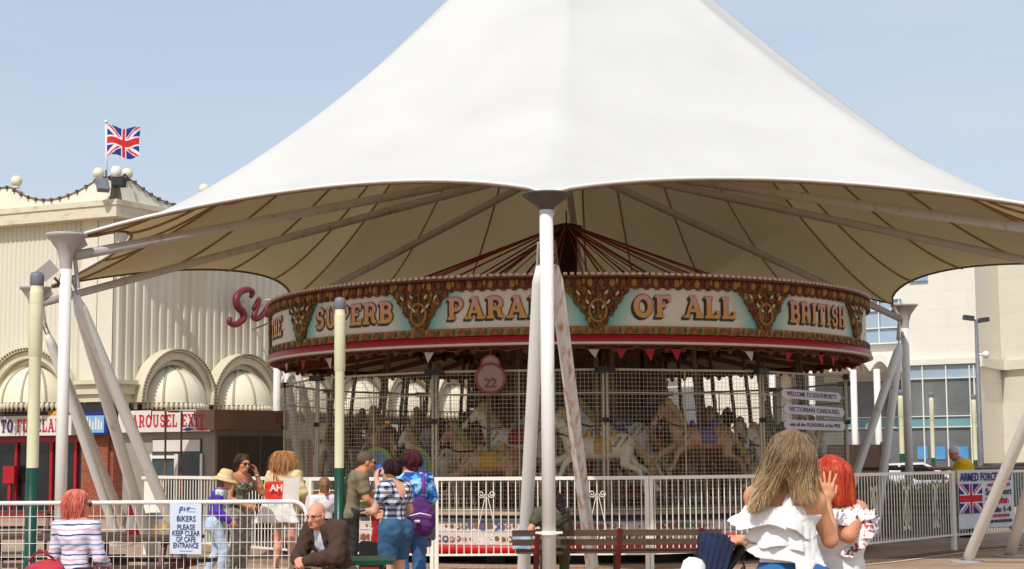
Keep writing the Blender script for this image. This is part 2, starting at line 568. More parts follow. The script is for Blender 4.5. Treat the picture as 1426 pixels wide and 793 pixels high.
# ---------------------------------------------------------------- shared materials
m_cream = M("cream_render", C(212, 206, 186), 0.75, 0.07, 1.2, bump=0.05)
m_rib = M("cream_ribbed_sheet", C(208, 202, 182), 0.55, 0.07, 0.9, stretch=(1, 1, .12), col2=C(194, 184, 158), thr=(.3, .5))
m_cream_d = M("cream_trim", C(202, 194, 168), 0.7, 0.1, 3, bump=0.08)
m_band = M("cream_cornice", C(208, 200, 174), 0.75, 0.12, 2.2, col2=C(184, 170, 138), thr=(0.3, 0.46), stretch=(1, 1, 3))
m_brown = M("brown_trim", C(110, 84, 62), 0.6, 0.2, 10)
m_dome = M("cream_shell", C(222, 214, 188), 0.5, 0.04, 2)
m_glassd = M("dark_shop_glass", C(30, 30, 34), 0.12, 0.5, 1.4, spec=0.6)
m_red = M("red_paint", C(165, 24, 30), 0.4, 0.12, 5)
m_dred = M("dark_red_paint", C(96, 28, 28), 0.5, 0.2, 9)
m_brick = M("brick", C(150, 74, 48), 0.8, 0.15, 8)
def brickify(m, c1, c2, mort, sc, bw=.5, rh=.25, vert=True):
    n = m.node_tree.nodes; l = m.node_tree.links
    b = n.new("ShaderNodeTexBrick")
    b.inputs['Color1'].default_value = c1; b.inputs['Color2'].default_value = c2; b.inputs['Mortar'].default_value = mort
    b.inputs['Scale'].default_value = sc; b.inputs['Mortar Size'].default_value = .012
    b.inputs['Brick Width'].default_value = bw; b.inputs['Row Height'].default_value = rh
    t = n.new("ShaderNodeTexCoord"); mp_ = n.new("ShaderNodeMapping")
    if vert: mp_.inputs['Rotation'].default_value = (R(90), 0, 0)
    l.new(t.outputs['Object'], mp_.inputs['Vector']); l.new(mp_.outputs['Vector'], b.inputs['Vector'])
    mix = n.new("ShaderNodeMixRGB"); mix.blend_type = 'MULTIPLY'; mix.inputs[0].default_value = 1
    rp = n[m['ramp']]
    l.new(b.outputs['Color'], mix.inputs[1]); l.new(rp.outputs['Color'], mix.inputs[2])
    l.new(mix.outputs['Color'], n["Principled BSDF"].inputs['Base Color'])
    return m
m_brick = brickify(M("brick", (.95, .95, .95, 1), 0.85, 0.15, 3), C(158, 78, 50), C(132, 62, 42), C(165, 140, 115), 4.0)
m_white = M("white_paint", C(226, 224, 216), 0.45, 0.05, 4)
m_whited = M("weathered_white_paint", C(222, 220, 214), 0.45, 0.06, 5, col2=C(192, 183, 166), thr=(0.28, 0.42), stretch=(1, 1, .35))
m_rust = M("rust_streaked_white_paint", C(214, 206, 198), 0.6, 0.1, 4.2, col2=C(182, 126, 94), thr=(0.32, 0.5), stretch=(3.2, 3.2, .16))
m_rail = M("cream_railing_paint", C(233, 229, 216), 0.45, 0.05, 9)
m_creamp = M("cream_column_paint", C(218, 214, 178), 0.42, 0.05, 5)
m_green = M("dark_green_paint", C(14, 62, 46), 0.35, 0.15, 6)
m_grey = M("grey_metal", C(112, 114, 120), 0.45, 0.15, 8)
m_galv = M("galvanised_wire", C(176, 168, 146), 0.55, 0.12, 12)
m_dgrey = M("dark_grey", C(58, 58, 62), 0.5, 0.2, 8)
m_black = M("black_plastic", C(22, 22, 24), 0.45, 0.2, 8)
m_blue = M("navy_blue", C(28, 40, 110), 0.5, 0.1, 6)
m_lblue = M("light_blue", C(120, 172, 205), 0.5, 0.1, 3)
m_orange = M("orange_yellow", C(225, 160, 30), 0.5, 0.1, 5)
m_flagb = M("flag_blue", C(32, 52, 130), 0.8, 0.1, 5)
m_flagw = M("flag_white", C(225, 225, 228), 0.8, 0.05, 5)
m_flagr = M("flag_red", C(200, 38, 44), 0.8, 0.1, 5)
m_signw = M("white_sign_board", C(214, 206, 198), 0.5, 0.06, 3)
m_signred = M("red_sign_letters", C(190, 36, 42), 0.5, 0.08, 6)
m_signblu = M("blue_sign_letters", C(60, 48, 130), 0.5, 0.08, 6)
m_maroon = M("maroon_letters", C(112, 36, 54), 0.45, 0.1, 4)
m_wood = M("weathered_brown_wood", C(80, 58, 44), 0.75, 0.3, 7, bump=0.3, stretch=(.3, 3, 3))

# ---------------------------------------------------------------- ground
m_pave = brickify(M("pink_paving", (.82, .82, .82, 1), 0.85, 0.2, .9, bump=0.1, bscale=30), C(196, 166, 140), C(178, 148, 124), C(128, 108, 90), 2.4, .5, .25, vert=False)
mb = MB()
mb.add([(-420, -60, 0), (420, -60, 0), (420, 900, 0), (-420, 900, 0)], [(0, 1, 2, 3)])
struct(obj("ground", mb, m_pave))
m_strip = brickify(M("brown_paver_strip", (.9, .9, .9, 1), 0.85, 0.2, 2), C(120, 92, 74), C(100, 76, 62), C(168, 146, 122), 5.0, .5, 1.0, vert=False)
mb = MB()
P = [gpt(1100, 23.6), gpt(1240, 25.6), gpt(1350, 28.3), gpt(1550, 31.5)]
mb.sheet([[p + Vector((0, 0, .006)), p + Vector((-.12, .55, .006))] for p in P])
struct(obj("paver_strip", mb, m_strip))
m_kerb = M("pale_kerb_line", C(206, 186, 160), 0.8, 0.1, 5)
mb = MB()
mb.sheet([[p + Vector((.05, -.16, .01)), p + Vector((.01, -.02, .01))] for p in P])
struct(obj("kerb_line", mb, m_kerb))
m_tarm = M("road_tarmac", C(112, 108, 106), 0.9, 0.15, 2, bump=0.2, bscale=60)
mb = MB()
mb.add([(6, 38, .008), (120, 30, .008), (120, 45, .008), (6, 45, .008)], [(0, 1, 2, 3)])
struct(obj("road", mb, m_tarm))

# ---------------------------------------------------------------- amusement arcade (left)
K = Vector((-11.4, 47.0, 0))
DL = Vector((-.906, .423, 0)); DR = Vector((.52, .854, 0)).normalized()
NL = Vector((-DL.y, DL.x, 0)) * -1
if NL.y > 0: NL = -NL
NR = Vector((DR.y, -DR.x, 0))
arcade = thing("amusement_arcade", K, "cream amusement arcade with wavy parapet, ribbed walls and shell arches, left of the carousel", "building")
def wallrib(o, d, n, L0, L1, z0, z1, pitch, dep):
    mb = MB(); rows = []
    k = int((L1 - L0) / pitch)
    for i in range(k):
        for q, e in ((0, 0), (.36, 0), (.5, dep), (.86, dep)):
            p = o + d * (L0 + (i + q) * pitch) + n * e
            rows.append([p + Vector((0, 0, z0)), p + Vector((0, 0, z1))])
    p = o + d * L1
    rows.append([p + Vector((0, 0, z0)), p + Vector((0, 0, z1))])
    mb.sheet(rows)
    return mb
obj("ribbed_wall", wallrib(K, DR, NR, .0, 34, 3.1, 8.7, .34, .06), m_rib, arcade, label="ribbed side wall of the arcade with deep vertical ribs")
mb = wallrib(K, DL, NL, 1.15, 24, 3.1, 8.7, .17, .025)
obj("ribbed_wall", mb, m_rib, arcade, label="finely ribbed front wall of the arcade")
mb = MB()
for a, b in ((0, .55), (.57, 1.13)):
    q0 = K + DL * a + NL * .03; q1 = K + DL * b + NL * .03
    mb.sheet([[q0 + Vector((0, 0, 3.9)), q0 + Vector((0, 0, 8.7))], [q1 + Vector((0, 0, 3.9)), q1 + Vector((0, 0, 8.7))]])
pieces("corner_panel", mb, m_cream, arcade)
# body behind the walls, roof
mb = MB()
bk = [K + DL * .1 + DR * .1, K + DL * 24, K + DL * 24 + DR * 33.8, K + DR * 33.8]
mb.prism([(p.x, p.y) for p in bk], lambda u, v, z: Vector((u, v, z)) - (NL + NR) * .12, 0, 8.6)
obj("core_wall", mb, m_cream_d, arcade)
def wave_top(L):            # height of the parapet edge above its band along a wall
    P = 4.3
    q = (L % P) / P
    s = abs(2 * q - 1)
    base = 9.2 + .52 * min(1, s / .76) ** 1.9
    return base
def parapet(d, n, Lmax):
    mb = MB(); cap = MB(); rows = []; edge = []
    N = int(Lmax / .15)
    for i in range(N + 1):
        L = Lmax * i / N
        zt = wave_top(L)
        p = K + d * L
        lean = -.25 * (zt - 9.05)
        rows.append([p + n * .28 + Vector((0, 0, 9.05)), p + n * (.28 + lean) + Vector((0, 0, zt)), p + n * (-.3) + Vector((0, 0, zt - .02)), p + n * (-.3) + Vector((0, 0, 8.6))])
        edge.append(p + n * (.30 + lean) + Vector((0, 0, zt + .02)))
    mb.sheet(rows)
    cap.tube(edge, .02, 6)
    for i in range(0, N, 2):
        p = edge[i]
        cap.box(p + n * .02 - Vector((0, 0, .015)), (.06, .1, .1), rz=math.atan2(d.y, d.x))
    band = MB()
    a = K + d * -.0; b = K + d * Lmax
    prof = [(.0, 8.55), (.38, 8.55), (.38, 8.86), (.42, 8.88), (.42, 9.03), (.28, 9.07), (-.1, 9.07)]
    off = (NL + NR).normalized() * .0
    rows = []
    for j, q in enumerate((a, b)):
        rows.append([q + n * r_ + (((NR if n is NL else NL) * r_) if j == 0 else Vector()) + Vector((0, 0, z)) for r_, z in prof])
    band.sheet(rows)
    return mb, cap, band
for d, n, Lm in ((DL, NL, 24), (DR, NR, 34)):
    p_, c_, b_ = parapet(d, n, Lm)
    obj("parapet", p_, m_cream, arcade); obj("parapet_edging", c_, m_brown, arcade); obj("cornice", b_, m_band, arcade)
mb = MB()
mb.prism([(p.x, p.y) for p in (K + DL * .4 + DR * .4, K + DL * 24 + DR * .4, K + DL * 24 + DR * 33.5, K + DR * 33.5 + DL * .4)], lambda u, v, z: Vector((u, v, z)), 8.72, 8.95)
obj("roof", mb, m_dgrey, arcade)
for L, d in ((.62, DL), (3.68, DL), (4.92, DL), (7.98, DL), (.45, DR), (3.75, DR), (4.9, DR), (8, DR), (9.2, DR)):
    mb = MB(); p = K + d * L + Vector((0, 0, 9.92))
    mb.ell(p, (.17, .17, .17), 14, 10); mb.lathe([(.12, -.2), (.05, -.12), (.05, 0)], p, 10)
    obj("ball_finial", mb, m_dome, arcade, True)
# ledge, arches, shells
def arch(o, d, n):
    fr = lambda u, v, w_: o + d * u + Vector((0, 0, v)) + n * w_
    mb = MB()
    rings = [(1.62, 1.52, .0, .46), (1.5, 1.3, .0, .34), (1.28, 1.14, .0, .16)]
    for ro, ri, w0, w1 in rings:
        poly = [(ro * math.cos(R(a)), 3.3 + ro * math.sin(R(a))) for a in range(0, 181, 6)] + [(ri * math.cos(R(a)), 3.3 + ri * math.sin(R(a))) for a in range(180, -1, -6)]
        for i in range(30):
            a0, a1 = R(i * 6), R(i * 6 + 6)
            mb.prism([(ro * math.cos(a0), 3.3 + ro * math.sin(a0)), (ro * math.cos(a1), 3.3 + ro * math.sin(a1)), (ri * math.cos(a1), 3.3 + ri * math.sin(a1)), (ri * math.cos(a0), 3.3 + ri * math.sin(a0))], fr, w0, w1)
    f = obj("arch", mb, m_cream_d, arcade, False)
    mb = MB()
    for i in range(46):
        a = PI * (i + .5) / 46
        p = fr(1.57 * math.cos(a), 3.3 + 1.57 * math.sin(a), .48)
        mb.ell(p, (.035, .035, .035), 6, 4)
    obj("beading", mb, m_brown, f)
    mb = MB(); rows = []
    for i in range(17):
        a = PI * i / 16
        rows.append([fr(-1.12 * math.cos(a) * math.sin(b), 3.3 + 1.08 * math.cos(b), .02 + 1.02 * math.sin(a) * math.sin(b)) for b in [PI / 2 * k / 10 for k in range(11)]])
    mb.sheet(rows)
    sh = obj("shell_canopy", mb, m_dome, arcade, True)
    mb = MB()
    for i in range(1, 5):
        a = PI * i / 5
        mb.tube([fr(-1.13 * math.cos(a) * math.sin(b), 3.3 + 1.09 * math.cos(b), .02 + 1.03 * math.sin(a) * math.sin(b)) for b in [PI / 2 * k / 10 for k in range(1, 11)]], .035, 5)
    obj("shell_rib", mb, M("grey_shell_rib", C(170, 160, 138), .6, .08, 5) if 'm_srib' not in globals() else m_srib, sh)
    mb = MB()
    for i in range(24):
        a = PI * (i + .5) / 24
        p = fr(-1.14 * math.cos(a), 3.2, .02 + 1.04 * math.sin(a))
        mb.ell(p, (.07, .07, .1), 6, 5); mb.ell(p - Vector((0, 0, .13)), (.05, .05, .06), 6, 5, m=1)
    obj("scalloped_trim", mb, [m_cream_d, m_brown], sh)
for L in (2.35, 5.4, 8.4, 11.4, 14.4, 17.4, 20.4, 23.4, 26.4): arch(K + DR * L, DR, NR)
for L in (2.75, 6.2, 9.6): arch(K + DL * L, DL, NL)
mb = MB()
for d, n, Ls in ((DL, NL, [(-.12, 1.1), (4.4, 4.55), (7.8, 7.95)]), (DR, NR, [(-.12, .72)])):
    for a, b in Ls:
        for z0, z1, e in ((3.8, 3.92, .34), (3.52, 3.8, .22), (3.3, 3.52, .12)):
            mb.beam(K + d * a + n * e / 2 + Vector((0, 0, (z0 + z1) / 2)), K + d * b + n * e / 2 + Vector((0, 0, (z0 + z1) / 2)), e, z1 - z0)
pieces("ledge", mb, m_cream_d, arcade)
# shopfront
def panel(o, d, n, L0, L1, z0, z1, e0, e1, m=None, mb=None):
    fr = lambda u, v, w_: o + d * u + Vector((0, 0, v)) + n * w_
    mb.prism([(L0, z0), (L1, z0), (L1, z1), (L0, z1)], fr, e0, e1, m)
mb = MB()
panel(K, DL, NL, .95, 24, 0, 2.35, .0, .03, mb=mb); panel(K, DR, NR, 2.6, 34, 0, 2.3, .0, .03, mb=mb)
panel(K, DL, NL, .0, 24, 2.95, 3.25, .02, .05, mb=mb); panel(K, DR, NR, .0, 34, 2.85, 3.25, .02, .05, mb=mb)
pieces("shop_glass", mb, m_glassd, arcade)
mb = MB()
panel(K, DL, NL, 0, .93, 0, 2.35, .0, .12, mb=mb); panel(K, DR, NR, 0, 1.4, 0, 2.35, .0, .12, mb=mb)
pieces("brick_pier", mb, m_brick, arcade)
mb = MB()
for L in (1.12, 2.0, 2.72, 3.3, 4.4, 5.2, 6.4, 7.6, 8.8): panel(K, DL, NL, L, L + .09, 0, 2.3, .03, .1, mb=mb)
panel(K, DL, NL, .95, 11, 2.18, 2.3, .03, .11, mb=mb); panel(K, DL, NL, 1.1, 11, 0, .16, .03, .11, mb=mb)
for L in (3.5, 6, 9, 12, 15): panel(K, DR, NR, L, L + .1, 0, 2.25, .03, .1, mb=mb)
pieces("door_frame", mb, m_red, arcade)
mb = MB(); fr = flatframe(K + DL * 3.38 + NL * .3 + Vector((0, 0, 1.25)), -DL)
mb.box(fr(0, 0, 0), (.42, .1, .5), rz=math.atan2(-DL.y, -DL.x)); mb.box(fr(0, -.62, -.03), (.1, .08, .75), rz=math.atan2(-DL.y, -DL.x))
obj("red_machine", mb, m_red, arcade)
# fascia signs
def sign(d, n, L0, L1, z0, z1, words, alt, side, wall=K, e=.5):
    mb = MB(); panel(wall, d, n, L0, L1, z0, z1, .05, e, mb=mb)
    s = obj("fascia_sign", mb, m_signw, arcade)
    xd = d if side > 0 else -d
    fr = flatframe(wall + d * (L0 + L1) / 2 + n * e + Vector((0, 0, z0 + .1)), xd)
    mb = MB()
    lettering(mb, words, fr, (z1 - z0) - .2, width=(L1 - L0) * .94, depth=.015, alt=alt, fat=.9)
    obj("sign_lettering", mb, [m_signred, m_signblu], s)
    mb = MB()
    for u in (-.35, .36):
        mb.box(fr(u * (L1 - L0), (z1 - z0) - .03, -.1), (1.2 if L1 - L0 > 5 else .5, .12, .1), rz=math.atan2(d.y, d.x))
    pieces("lamp_box", mb, m_orange, s)
A = [1] * 10 + [0, 0, 0] + [1] + [0] * 4
W1 = "WELCOME TO FUN\u00a3LAND"
alt = [1 if c in "WELCOMETO" and i < 10 else 0 for i, c in enumerate(W1)]; alt[14] = 1
sign(DL, NL, 1.0, 5.5, 2.36, 2.93, W1, alt, -1)
alt2 = list(alt)
sign(DR, NR, 11.2, 18.4, 2.34, 2.84, W1, alt2, 1)
mb = MB(); panel(K, DL, NL, -.2, .75, 2.36, 3.0, .13, .42, mb=mb)
panel(K, DL, NL, -.1, .7, 2.42, 2.9, .42, .43, 1, mb=mb)
for i in range(7): panel(K, DL, NL, -.05 + i * .1, .01 + i * .1, 2.5, 2.72 + .07 * (i % 3), .43, .445, 2, mb=mb)
obj("picture_sign", mb, [m_blue, m_lblue, m_signw], arcade, label="light blue picture sign with white uprights above the brick pier")
# maroon script letters standing off the ribbed wall
def onwall(px, py, e): return hit(px, py, K + NR * e, NR)
def script(pts, wid, e=.55):
    mb = MB(); P3 = [onwall(x, y, e) for x, y in pts]
    n = NR
    dn = []
    for i in range(len(P3) - 1):
        for q in range(4):
            t = q / 4
            p0 = P3[max(0, i - 1)]; p1 = P3[i]; p2 = P3[i + 1]; p3 = P3[min(len(P3) - 1, i + 2)]
            dn.append(.5 * ((2 * p1) + (p2 - p0) * t + (2 * p0 - 5 * p1 + 4 * p2 - p3) * t * t + (3 * p1 - p0 - 3 * p2 + p3) * t ** 3))
    dn.append(P3[-1])
    ws = [wid * (.55 + .45 * math.sin(PI * i / (len(dn) - 1))) for i in range(len(dn))]
    mb.tube(dn, ws, 8)
    return mb
S1 = script([(349, 414), (352, 408), (346, 403.5), (335, 407), (329, 416), (331, 427), (338, 435), (339.5, 443), (333, 450), (325, 452.5), (319, 448.5), (321, 443)], .12)
S1b = script([(352, 431), (361, 416), (358, 428), (353.5, 441), (359, 444), (369, 435), (377, 420), (371, 440), (385, 436)], .095)
o1 = obj("script_lettering", S1, m_maroon, arcade, True); obj("script_lettering", S1b, m_maroon, arcade, True)
mb = MB()
for x, y in ((340, 420), (348, 440), (365, 425)): mb.tube([onwall(x, y, 0), onwall(x, y, .52)], .02, 5)
mb.tube([onwall(352, 459, .5), onwall(385, 446, .5)], .03, 5)
pieces("letter_bracket", mb, m_grey, arcade)

# flag and floodlights on the corner
fp = pt(149, 243, 47.15); ft = pt(147.5, 170, 47.15)
pole = thing("flagpole", fp - Vector((0, 0, .3)), "thin white flagpole on the corner of the arcade parapet", "flagpole")
mb = MB(); mb.tube([fp - Vector((0, 0, .3)), ft], [.035, .025], 8); obj("pole", mb, m_white, pole, True)
mb = MB(); mb.ell(ft, (.06, .06, .06), 8, 6); obj("finial", mb, m_white, pole, True)
mb = MB()
f0 = pt(149, 217, 47.15)
wv = lambda u, v: (-.03 * u * math.sin(v * 3), .05 * math.sin(u * 7 + v) - .05 * u, .14 * u * math.sin(u * 8 + v * 2.2))
union_jack(mb, flatframe(f0, (1, .1, 0)), 46 / FPX * 47.15, 42 / FPX * 47.15, .008, wave=wv)
tag(obj("flag", mb, [m_flagb, m_flagw, m_flagr], None, True), "red, white and blue union flag flying from the roof of the arcade", "flag")
for i, (x, y, rz, tl, mt) in enumerate(((143, 258, .5, 35, m_grey), (166, 254, -.3, 15, m_black))):
    p = pt(x, y, 46.3)
    t = thing("floodlight", p, ("grey tilted floodlight" if i == 0 else "black boxy floodlight") + " on the arcade parapet below the flag", "floodlight", "floodlights on the arcade corner")
    mb = MB(); T = Matrix.Rotation(rz, 3, 'Z') @ Matrix.Rotation(R(-tl), 3, 'X')
    mb.box(p, (.34, .16, .42) if i == 0 else (.36, .2, .26), mat=T); obj("lamp_housing", mb, mt, t)
    mb = MB(); mb.tube([p + Vector((0, .1, .1)), p + Vector((.06, .4, .3)), p + Vector((.1, .8, .2))], .03, 6); obj("bracket", mb, m_dgrey, t)
p = pt(162, 241, 46.9)
t = thing("roof_camera", p, "white security camera on the arcade parapet beside the ball finial", "camera")
mb = MB(); mb.lathe([(0, .2), (.12, .18), (.16, .05), (.14, -.12), (0, -.16)], p, 12); obj("camera_housing", mb, m_white, t, True)
mb = MB(); mb.tube([p - Vector((.15, 0, .1)), p - Vector((.4, -.1, .2))], .04, 6); mb.tube([p - Vector((.3, 0, -.08)), p - Vector((.3, 0, .4))], .02, 6); obj("arm", mb, m_dred, t)

# ---------------------------------------------------------------- ticket kiosk with the CAROUSEL EXIT sign
kA = pt(172, 600, 33.9); kA.z = 0; kB = pt(300, 600, 33.0); kB.z = 0; kC = pt(397, 600, 34.2); kC.z = 0
kD = kC + (kA - kB) * .95 + Vector((0, 1.2, 0))
kiosk = thing("ticket_kiosk", (kA + kC) / 2, "low grey ticket kiosk with a white CAROUSEL EXIT sign, beside the carousel", "kiosk")
m_kgrey = M("grey_beige_panels", C(150, 142, 130), 0.6, 0.08, 3)
m_bsign = M("brown_sign_board", C(150, 116, 98), 0.6, 0.15, 2.5)  # even brown, darker than the white front sign
m_tint = M("tinted_window", C(60, 72, 76), 0.08, 0.4, 1.2, spec=0.6)
mb = MB(); mb.prism([(p.x, p.y) for p in (kA, kB, kC, kD)], lambda u, v, z: Vector((u, v, z)), 0, 2.22)
obj("wall", mb, m_kgrey, kiosk)
zt0, zt1 = pt(300, 601, 33).z, pt(300, 571, 33).z
xb = (kB - kA).normalized(); nb = Vector((xb.y, -xb.x, 0)); xc = (kC - kB).normalized(); nc = Vector((xc.y, -xc.x, 0))
mb = MB(); mb.prism([(p.x, p.y) for p in (kA + nb * .15, kB + nb * .15 + nc * .1, kC + nc * .1, kD)], lambda u, v, z: Vector((u, v, z)), 2.222, zt1)
obj("roof", mb, m_bsign, kiosk)
mb = MB(); L = (kB - kA).length
panel(kA + nb * .15, xb, nb, 0, L, zt0, zt1 + .01, .004, .03, mb=mb)
s = obj("fascia_sign", mb, m_signw, kiosk)
mb = MB()
fr = flatframe(kA + xb * (L * .51) + nb * .18 + Vector((0, 0, zt0 + .1)), xb)
lettering(mb, "CAROUSEL EXIT", fr, .25, width=L * .86, depth=.01, fat=.85)
obj("sign_lettering", mb, m_signred, s)
mb = MB()
for u, c in ((.42, 1), (.76, 0)): mb.prism([(u, -.06), (u + .14, -.085), (u + .28, -.06), (u + .3, -.05), (u + .12, -.02)], fr, .0, .012, c)
pieces("sign_arrow", mb, [m_signred, m_signblu], s)
Lc = (kC - kB).length
mb = MB(); fr = flatframe(kB + xc * (Lc * .52) + nc * .1 + Vector((0, 0, zt0 + .16)), xc)
lettering(mb, "FUN\u00a3 FUN\u00a3 FUN\u00a3", fr, .2, width=Lc * .8, depth=.008, fat=.9)
m_dullred = M("dull_red_letters", C(140, 78, 66), 0.6, 0.1, 5)  # muted red, close in tone to the brown board
obj("sign_lettering", mb, m_dullred, kiosk)
mb = MB(); panel(kA, xb, nb, L * .33, L * .86, .75, 2.05, .004, .03, mb=mb); obj("window", mb, m_tint, kiosk)
mb = MB()
for a in (.32, .585, .6, .86): panel(kA, xb, nb, L * a, L * a + .05, .7, 1.75, .03, .07, mb=mb)
panel(kA, xb, nb, L * .32, L * .6, 1.66, 1.72, .03, .06, mb=mb); panel(kA, xb, nb, L * .32, L * .88, .68, .74, .03, .07, mb=mb)
pieces("window_frame", mb, m_white, kiosk)
mb = MB(); panel(kA, xb, nb, L * .34, L * .85, 1.8, 2.03, .03, .045, mb=mb); obj("paper_banner", mb, m_signw, kiosk)
mb = MB()
for a, b in ((.03, .3), (.32, .62), (.65, .97)): panel(kB, xc, nc, Lc * a, Lc * b, .1, 2.1, .004, .02, mb=mb)
pieces("shutter", mb, M("dark_taupe_shutter", C(92, 84, 74), 0.55, 0.1, 4), kiosk)
# rusty sign frame in front of the kiosk
m_rusty = M("rusty_steel", C(128, 84, 58), 0.7, 0.3, 9)
q0 = pt(232, 600, 32.4); fb = Vector((q0.x, 32.4, 0))
frame = thing("scaffold_frame", fb, "thin rusty pole frame standing in front of the CAROUSEL EXIT sign", "frame")
mb = MB()
def fp_(x, y): return pt(x, y, 32.4)
for x0, x1, yt in ((230.5, 231, 572), (253, 252, 572)): 
    a = fp_(x0, yt); b = fp_(x1, 680); b.z = 0; mb.tube([a, b], .022, 6)
for a, b in (((211, 572), (271, 573)), ((211, 572), (211, 585)), ((271, 573), (271, 585)), ((234, 574), (250, 574)), ((231, 630), (253, 631))): mb.tube([fp_(*a), fp_(*b)], .012, 6)
obj("pole_frame", mb, m_rusty, frame, True)

# ---------------------------------------------------------------- pale office building (right)
rA = Vector((pt(880, 600, 56.5).x, 56.5, 0)); rB = Vector((pt(1365, 600, 50).x, 50, 0)); rC = Vector((pt(1398, 600, 52.6).x, 52.6, 0)); rD = Vector((pt(1520, 600, 49.2).x, 49.2, 0)); rE = rD + Vector((12, 26, 0)); rF = rA + Vector((6, 22, 0))
office = thing("office_building", (rA + rB) / 2, "pale cream office building with a glazed ground floor, right of the carousel", "building")
m_off = M("pale_stone_cladding", C(222, 214, 196), 0.7, 0.05, .8, bump=0.04)
m_off = brickify(M("pale_stone_cladding", (.97, .97, .97, 1), 0.7, 0.04, .8), C(224, 219, 205), C(222, 216, 202), C(217, 211, 196), .9, 1.0, .5)
ztop = 9.15
mb = MB(); mb.prism([(p.x, p.y) for p in (rA, rB, rC, rD, rE, rF)], lambda u, v, z: Vector((u, v, z)), 0, ztop); obj("wall", mb, m_off, office)
m_fl = M("grey_roof_edge", C(120, 120, 122), 0.6, .1, 3)
mb = MB(); cc = (rA + rB + rC + rD + rE + rF) / 6
mb.prism([(p.x, p.y) for p in [cc + (q - cc) * 1.006 for q in (rA, rB, rC, rD, rE, rF)]], lambda u, v, z: Vector((u, v, z)), ztop + .003, ztop + .22); obj("roof", mb, m_fl, office)
oN = Vector((rB.y - rA.y, -(rB.x - rA.x), 0)).normalized(); oX = (rB - rA).normalized()
m_gl = M("grey_glazing", C(104, 108, 108), 0.12, .4, .45, spec=.6)
m_glb = M("blue_grey_glass_band", C(150, 168, 182), 0.15, .1, .6, spec=.5)
m_teal = M("teal_spandrel", C(112, 150, 158), 0.25, .1, .7)
def orect(mb, x0, y0, x1, y1, e0, e1, m=None, p0=None, n=None):
    p0 = p0 or rA; n = n or oN
    a = [hit(x, y, p0, n) for x, y in ((x0, y1), (x1, y1), (x1, y0), (x0, y0))]
    zb = (a[0].z + a[1].z) / 2; zt = (a[2].z + a[3].z) / 2
    a[0].z = a[1].z = max(zb, 0); a[2].z = a[3].z = zt
    a[2].x, a[2].y = a[1].x, a[1].y; a[3].x, a[3].y = a[0].x, a[0].y
    mb.add([q + n * e0 for q in a] + [q + n * e1 for q in a], [(3, 2, 1, 0), (4, 5, 6, 7), (0, 1, 5, 4), (1, 2, 6, 5), (2, 3, 7, 6), (3, 0, 4, 7)], m)
w_ = obj("ground_floor_glazing", (lambda mb: (orect(mb, 1150, 529, 1364, 672, .005, .04, 0), orect(mb, 1262, 509, 1364, 529, .005, .05, 1), orect(mb, 1150, 581, 1364, 596, .04, .06, 2), mb)[-1])(MB()), [m_gl, m_glb, m_teal], office)
mb = MB()
for x in (1196, 1262, 1291, 1324, 1357, 1363): orect(mb, x - .7, 509 if x > 1250 else 529, x + .7, 668, .06, .14)
for y in (529, 581, 596): orect(mb, 1150, y - .6, 1364, y + .6, .06, .12)
obj("mullion", mb, m_white, w_)
mb = MB()
orect(mb, 1262, 500, 1365, 508, .0, .18)
for a, b in ((rB, rC), (rC, rD)):
    n_ = Vector((b.y - a.y, -(b.x - a.x), 0)).normalized(); z = hit(1350, 504, rA, oN).z
    mb.beam(Vector((a.x, a.y, z)) + n_ * .06, Vector((b.x, b.y, z)) + n_ * .06, .16, .3)
pieces("ledge", mb, m_off, office)
mb = MB()
for x0, x1 in ((1204, 1227), (1228, 1256)):
    for y0, y1 in ((418, 432.5), (434, 457), (458, 479)): orect(mb, x0, y0, x1, y1, .02, .12, 0)
f = obj("window", mb, [m_glb], office, label="three-row upper bay window")
mb = MB()
for y in (418, 433, 457.5, 479): orect(mb, 1203, y - .7, 1257, y + .7, .12, .2)
for x in (1204, 1227.5, 1256): orect(mb, x - .6, 418, x + .6, 480, .12, .19)
obj("frame", mb, m_white, f)
mb = MB(); orect(mb, 1268, 372, 1292, 391, .005, .04, 0)
f = obj("window", mb, [m_glb], office); mb = MB(); orect(mb, 1267, 390, 1293, 392, .04, .09); obj("frame", mb, m_lblue, f)
mb = MB()
for x0, x1, y0, y1 in ((900, 982, 540, 640), (1062, 1090, 520, 650), (1105, 1150, 525, 650), (925, 945, 528, 536)): orect(mb, x0, y0, x1, y1, .005, .04)
pieces("window", mb, m_gl, office)
# scalloped white canopy on posts
mb = MB()
zc0, zc1 = hit(1200, 512, rA, oN).z, hit(1200, 507, rA, oN).z
for i in range(7):
    a = hit(1075 + i * 27, 512, rA, oN); b = hit(1102 + i * 27, 512, rA, oN)
    N = 8
    for j in range(N):
        u0, u1 = j / N, (j + 1) / N
        h0 = .3 * math.sin(PI * u0); h1 = .3 * math.sin(PI * u1)
        q0 = a.lerp(b, u0); q1 = a.lerp(b, u1)
        for e0, e1 in ((0, 1.6),):
            mb.add([Vector((q0.x, q0.y, zc0 + h0)), Vector((q1.x, q1.y, zc0 + h1)), Vector((q1.x, q1.y, zc0 + h1)) + oN * 1.6, Vector((q0.x, q0.y, zc0 + h0)) + oN * 1.6,
                    Vector((q0.x, q0.y, zc0 - .22 + h0)), Vector((q1.x, q1.y, zc0 - .22 + h1)), Vector((q1.x, q1.y, zc0 - .22 + h1)) + oN * 1.6, Vector((q0.x, q0.y, zc0 - .22 + h0)) + oN * 1.6], [(0, 1, 2, 3), (7, 6, 5, 4), (3, 2, 6, 7), (0, 3, 7, 4), (1, 5, 6, 2)])
ca = obj("entrance_canopy", mb, m_white, office)
mb = MB()
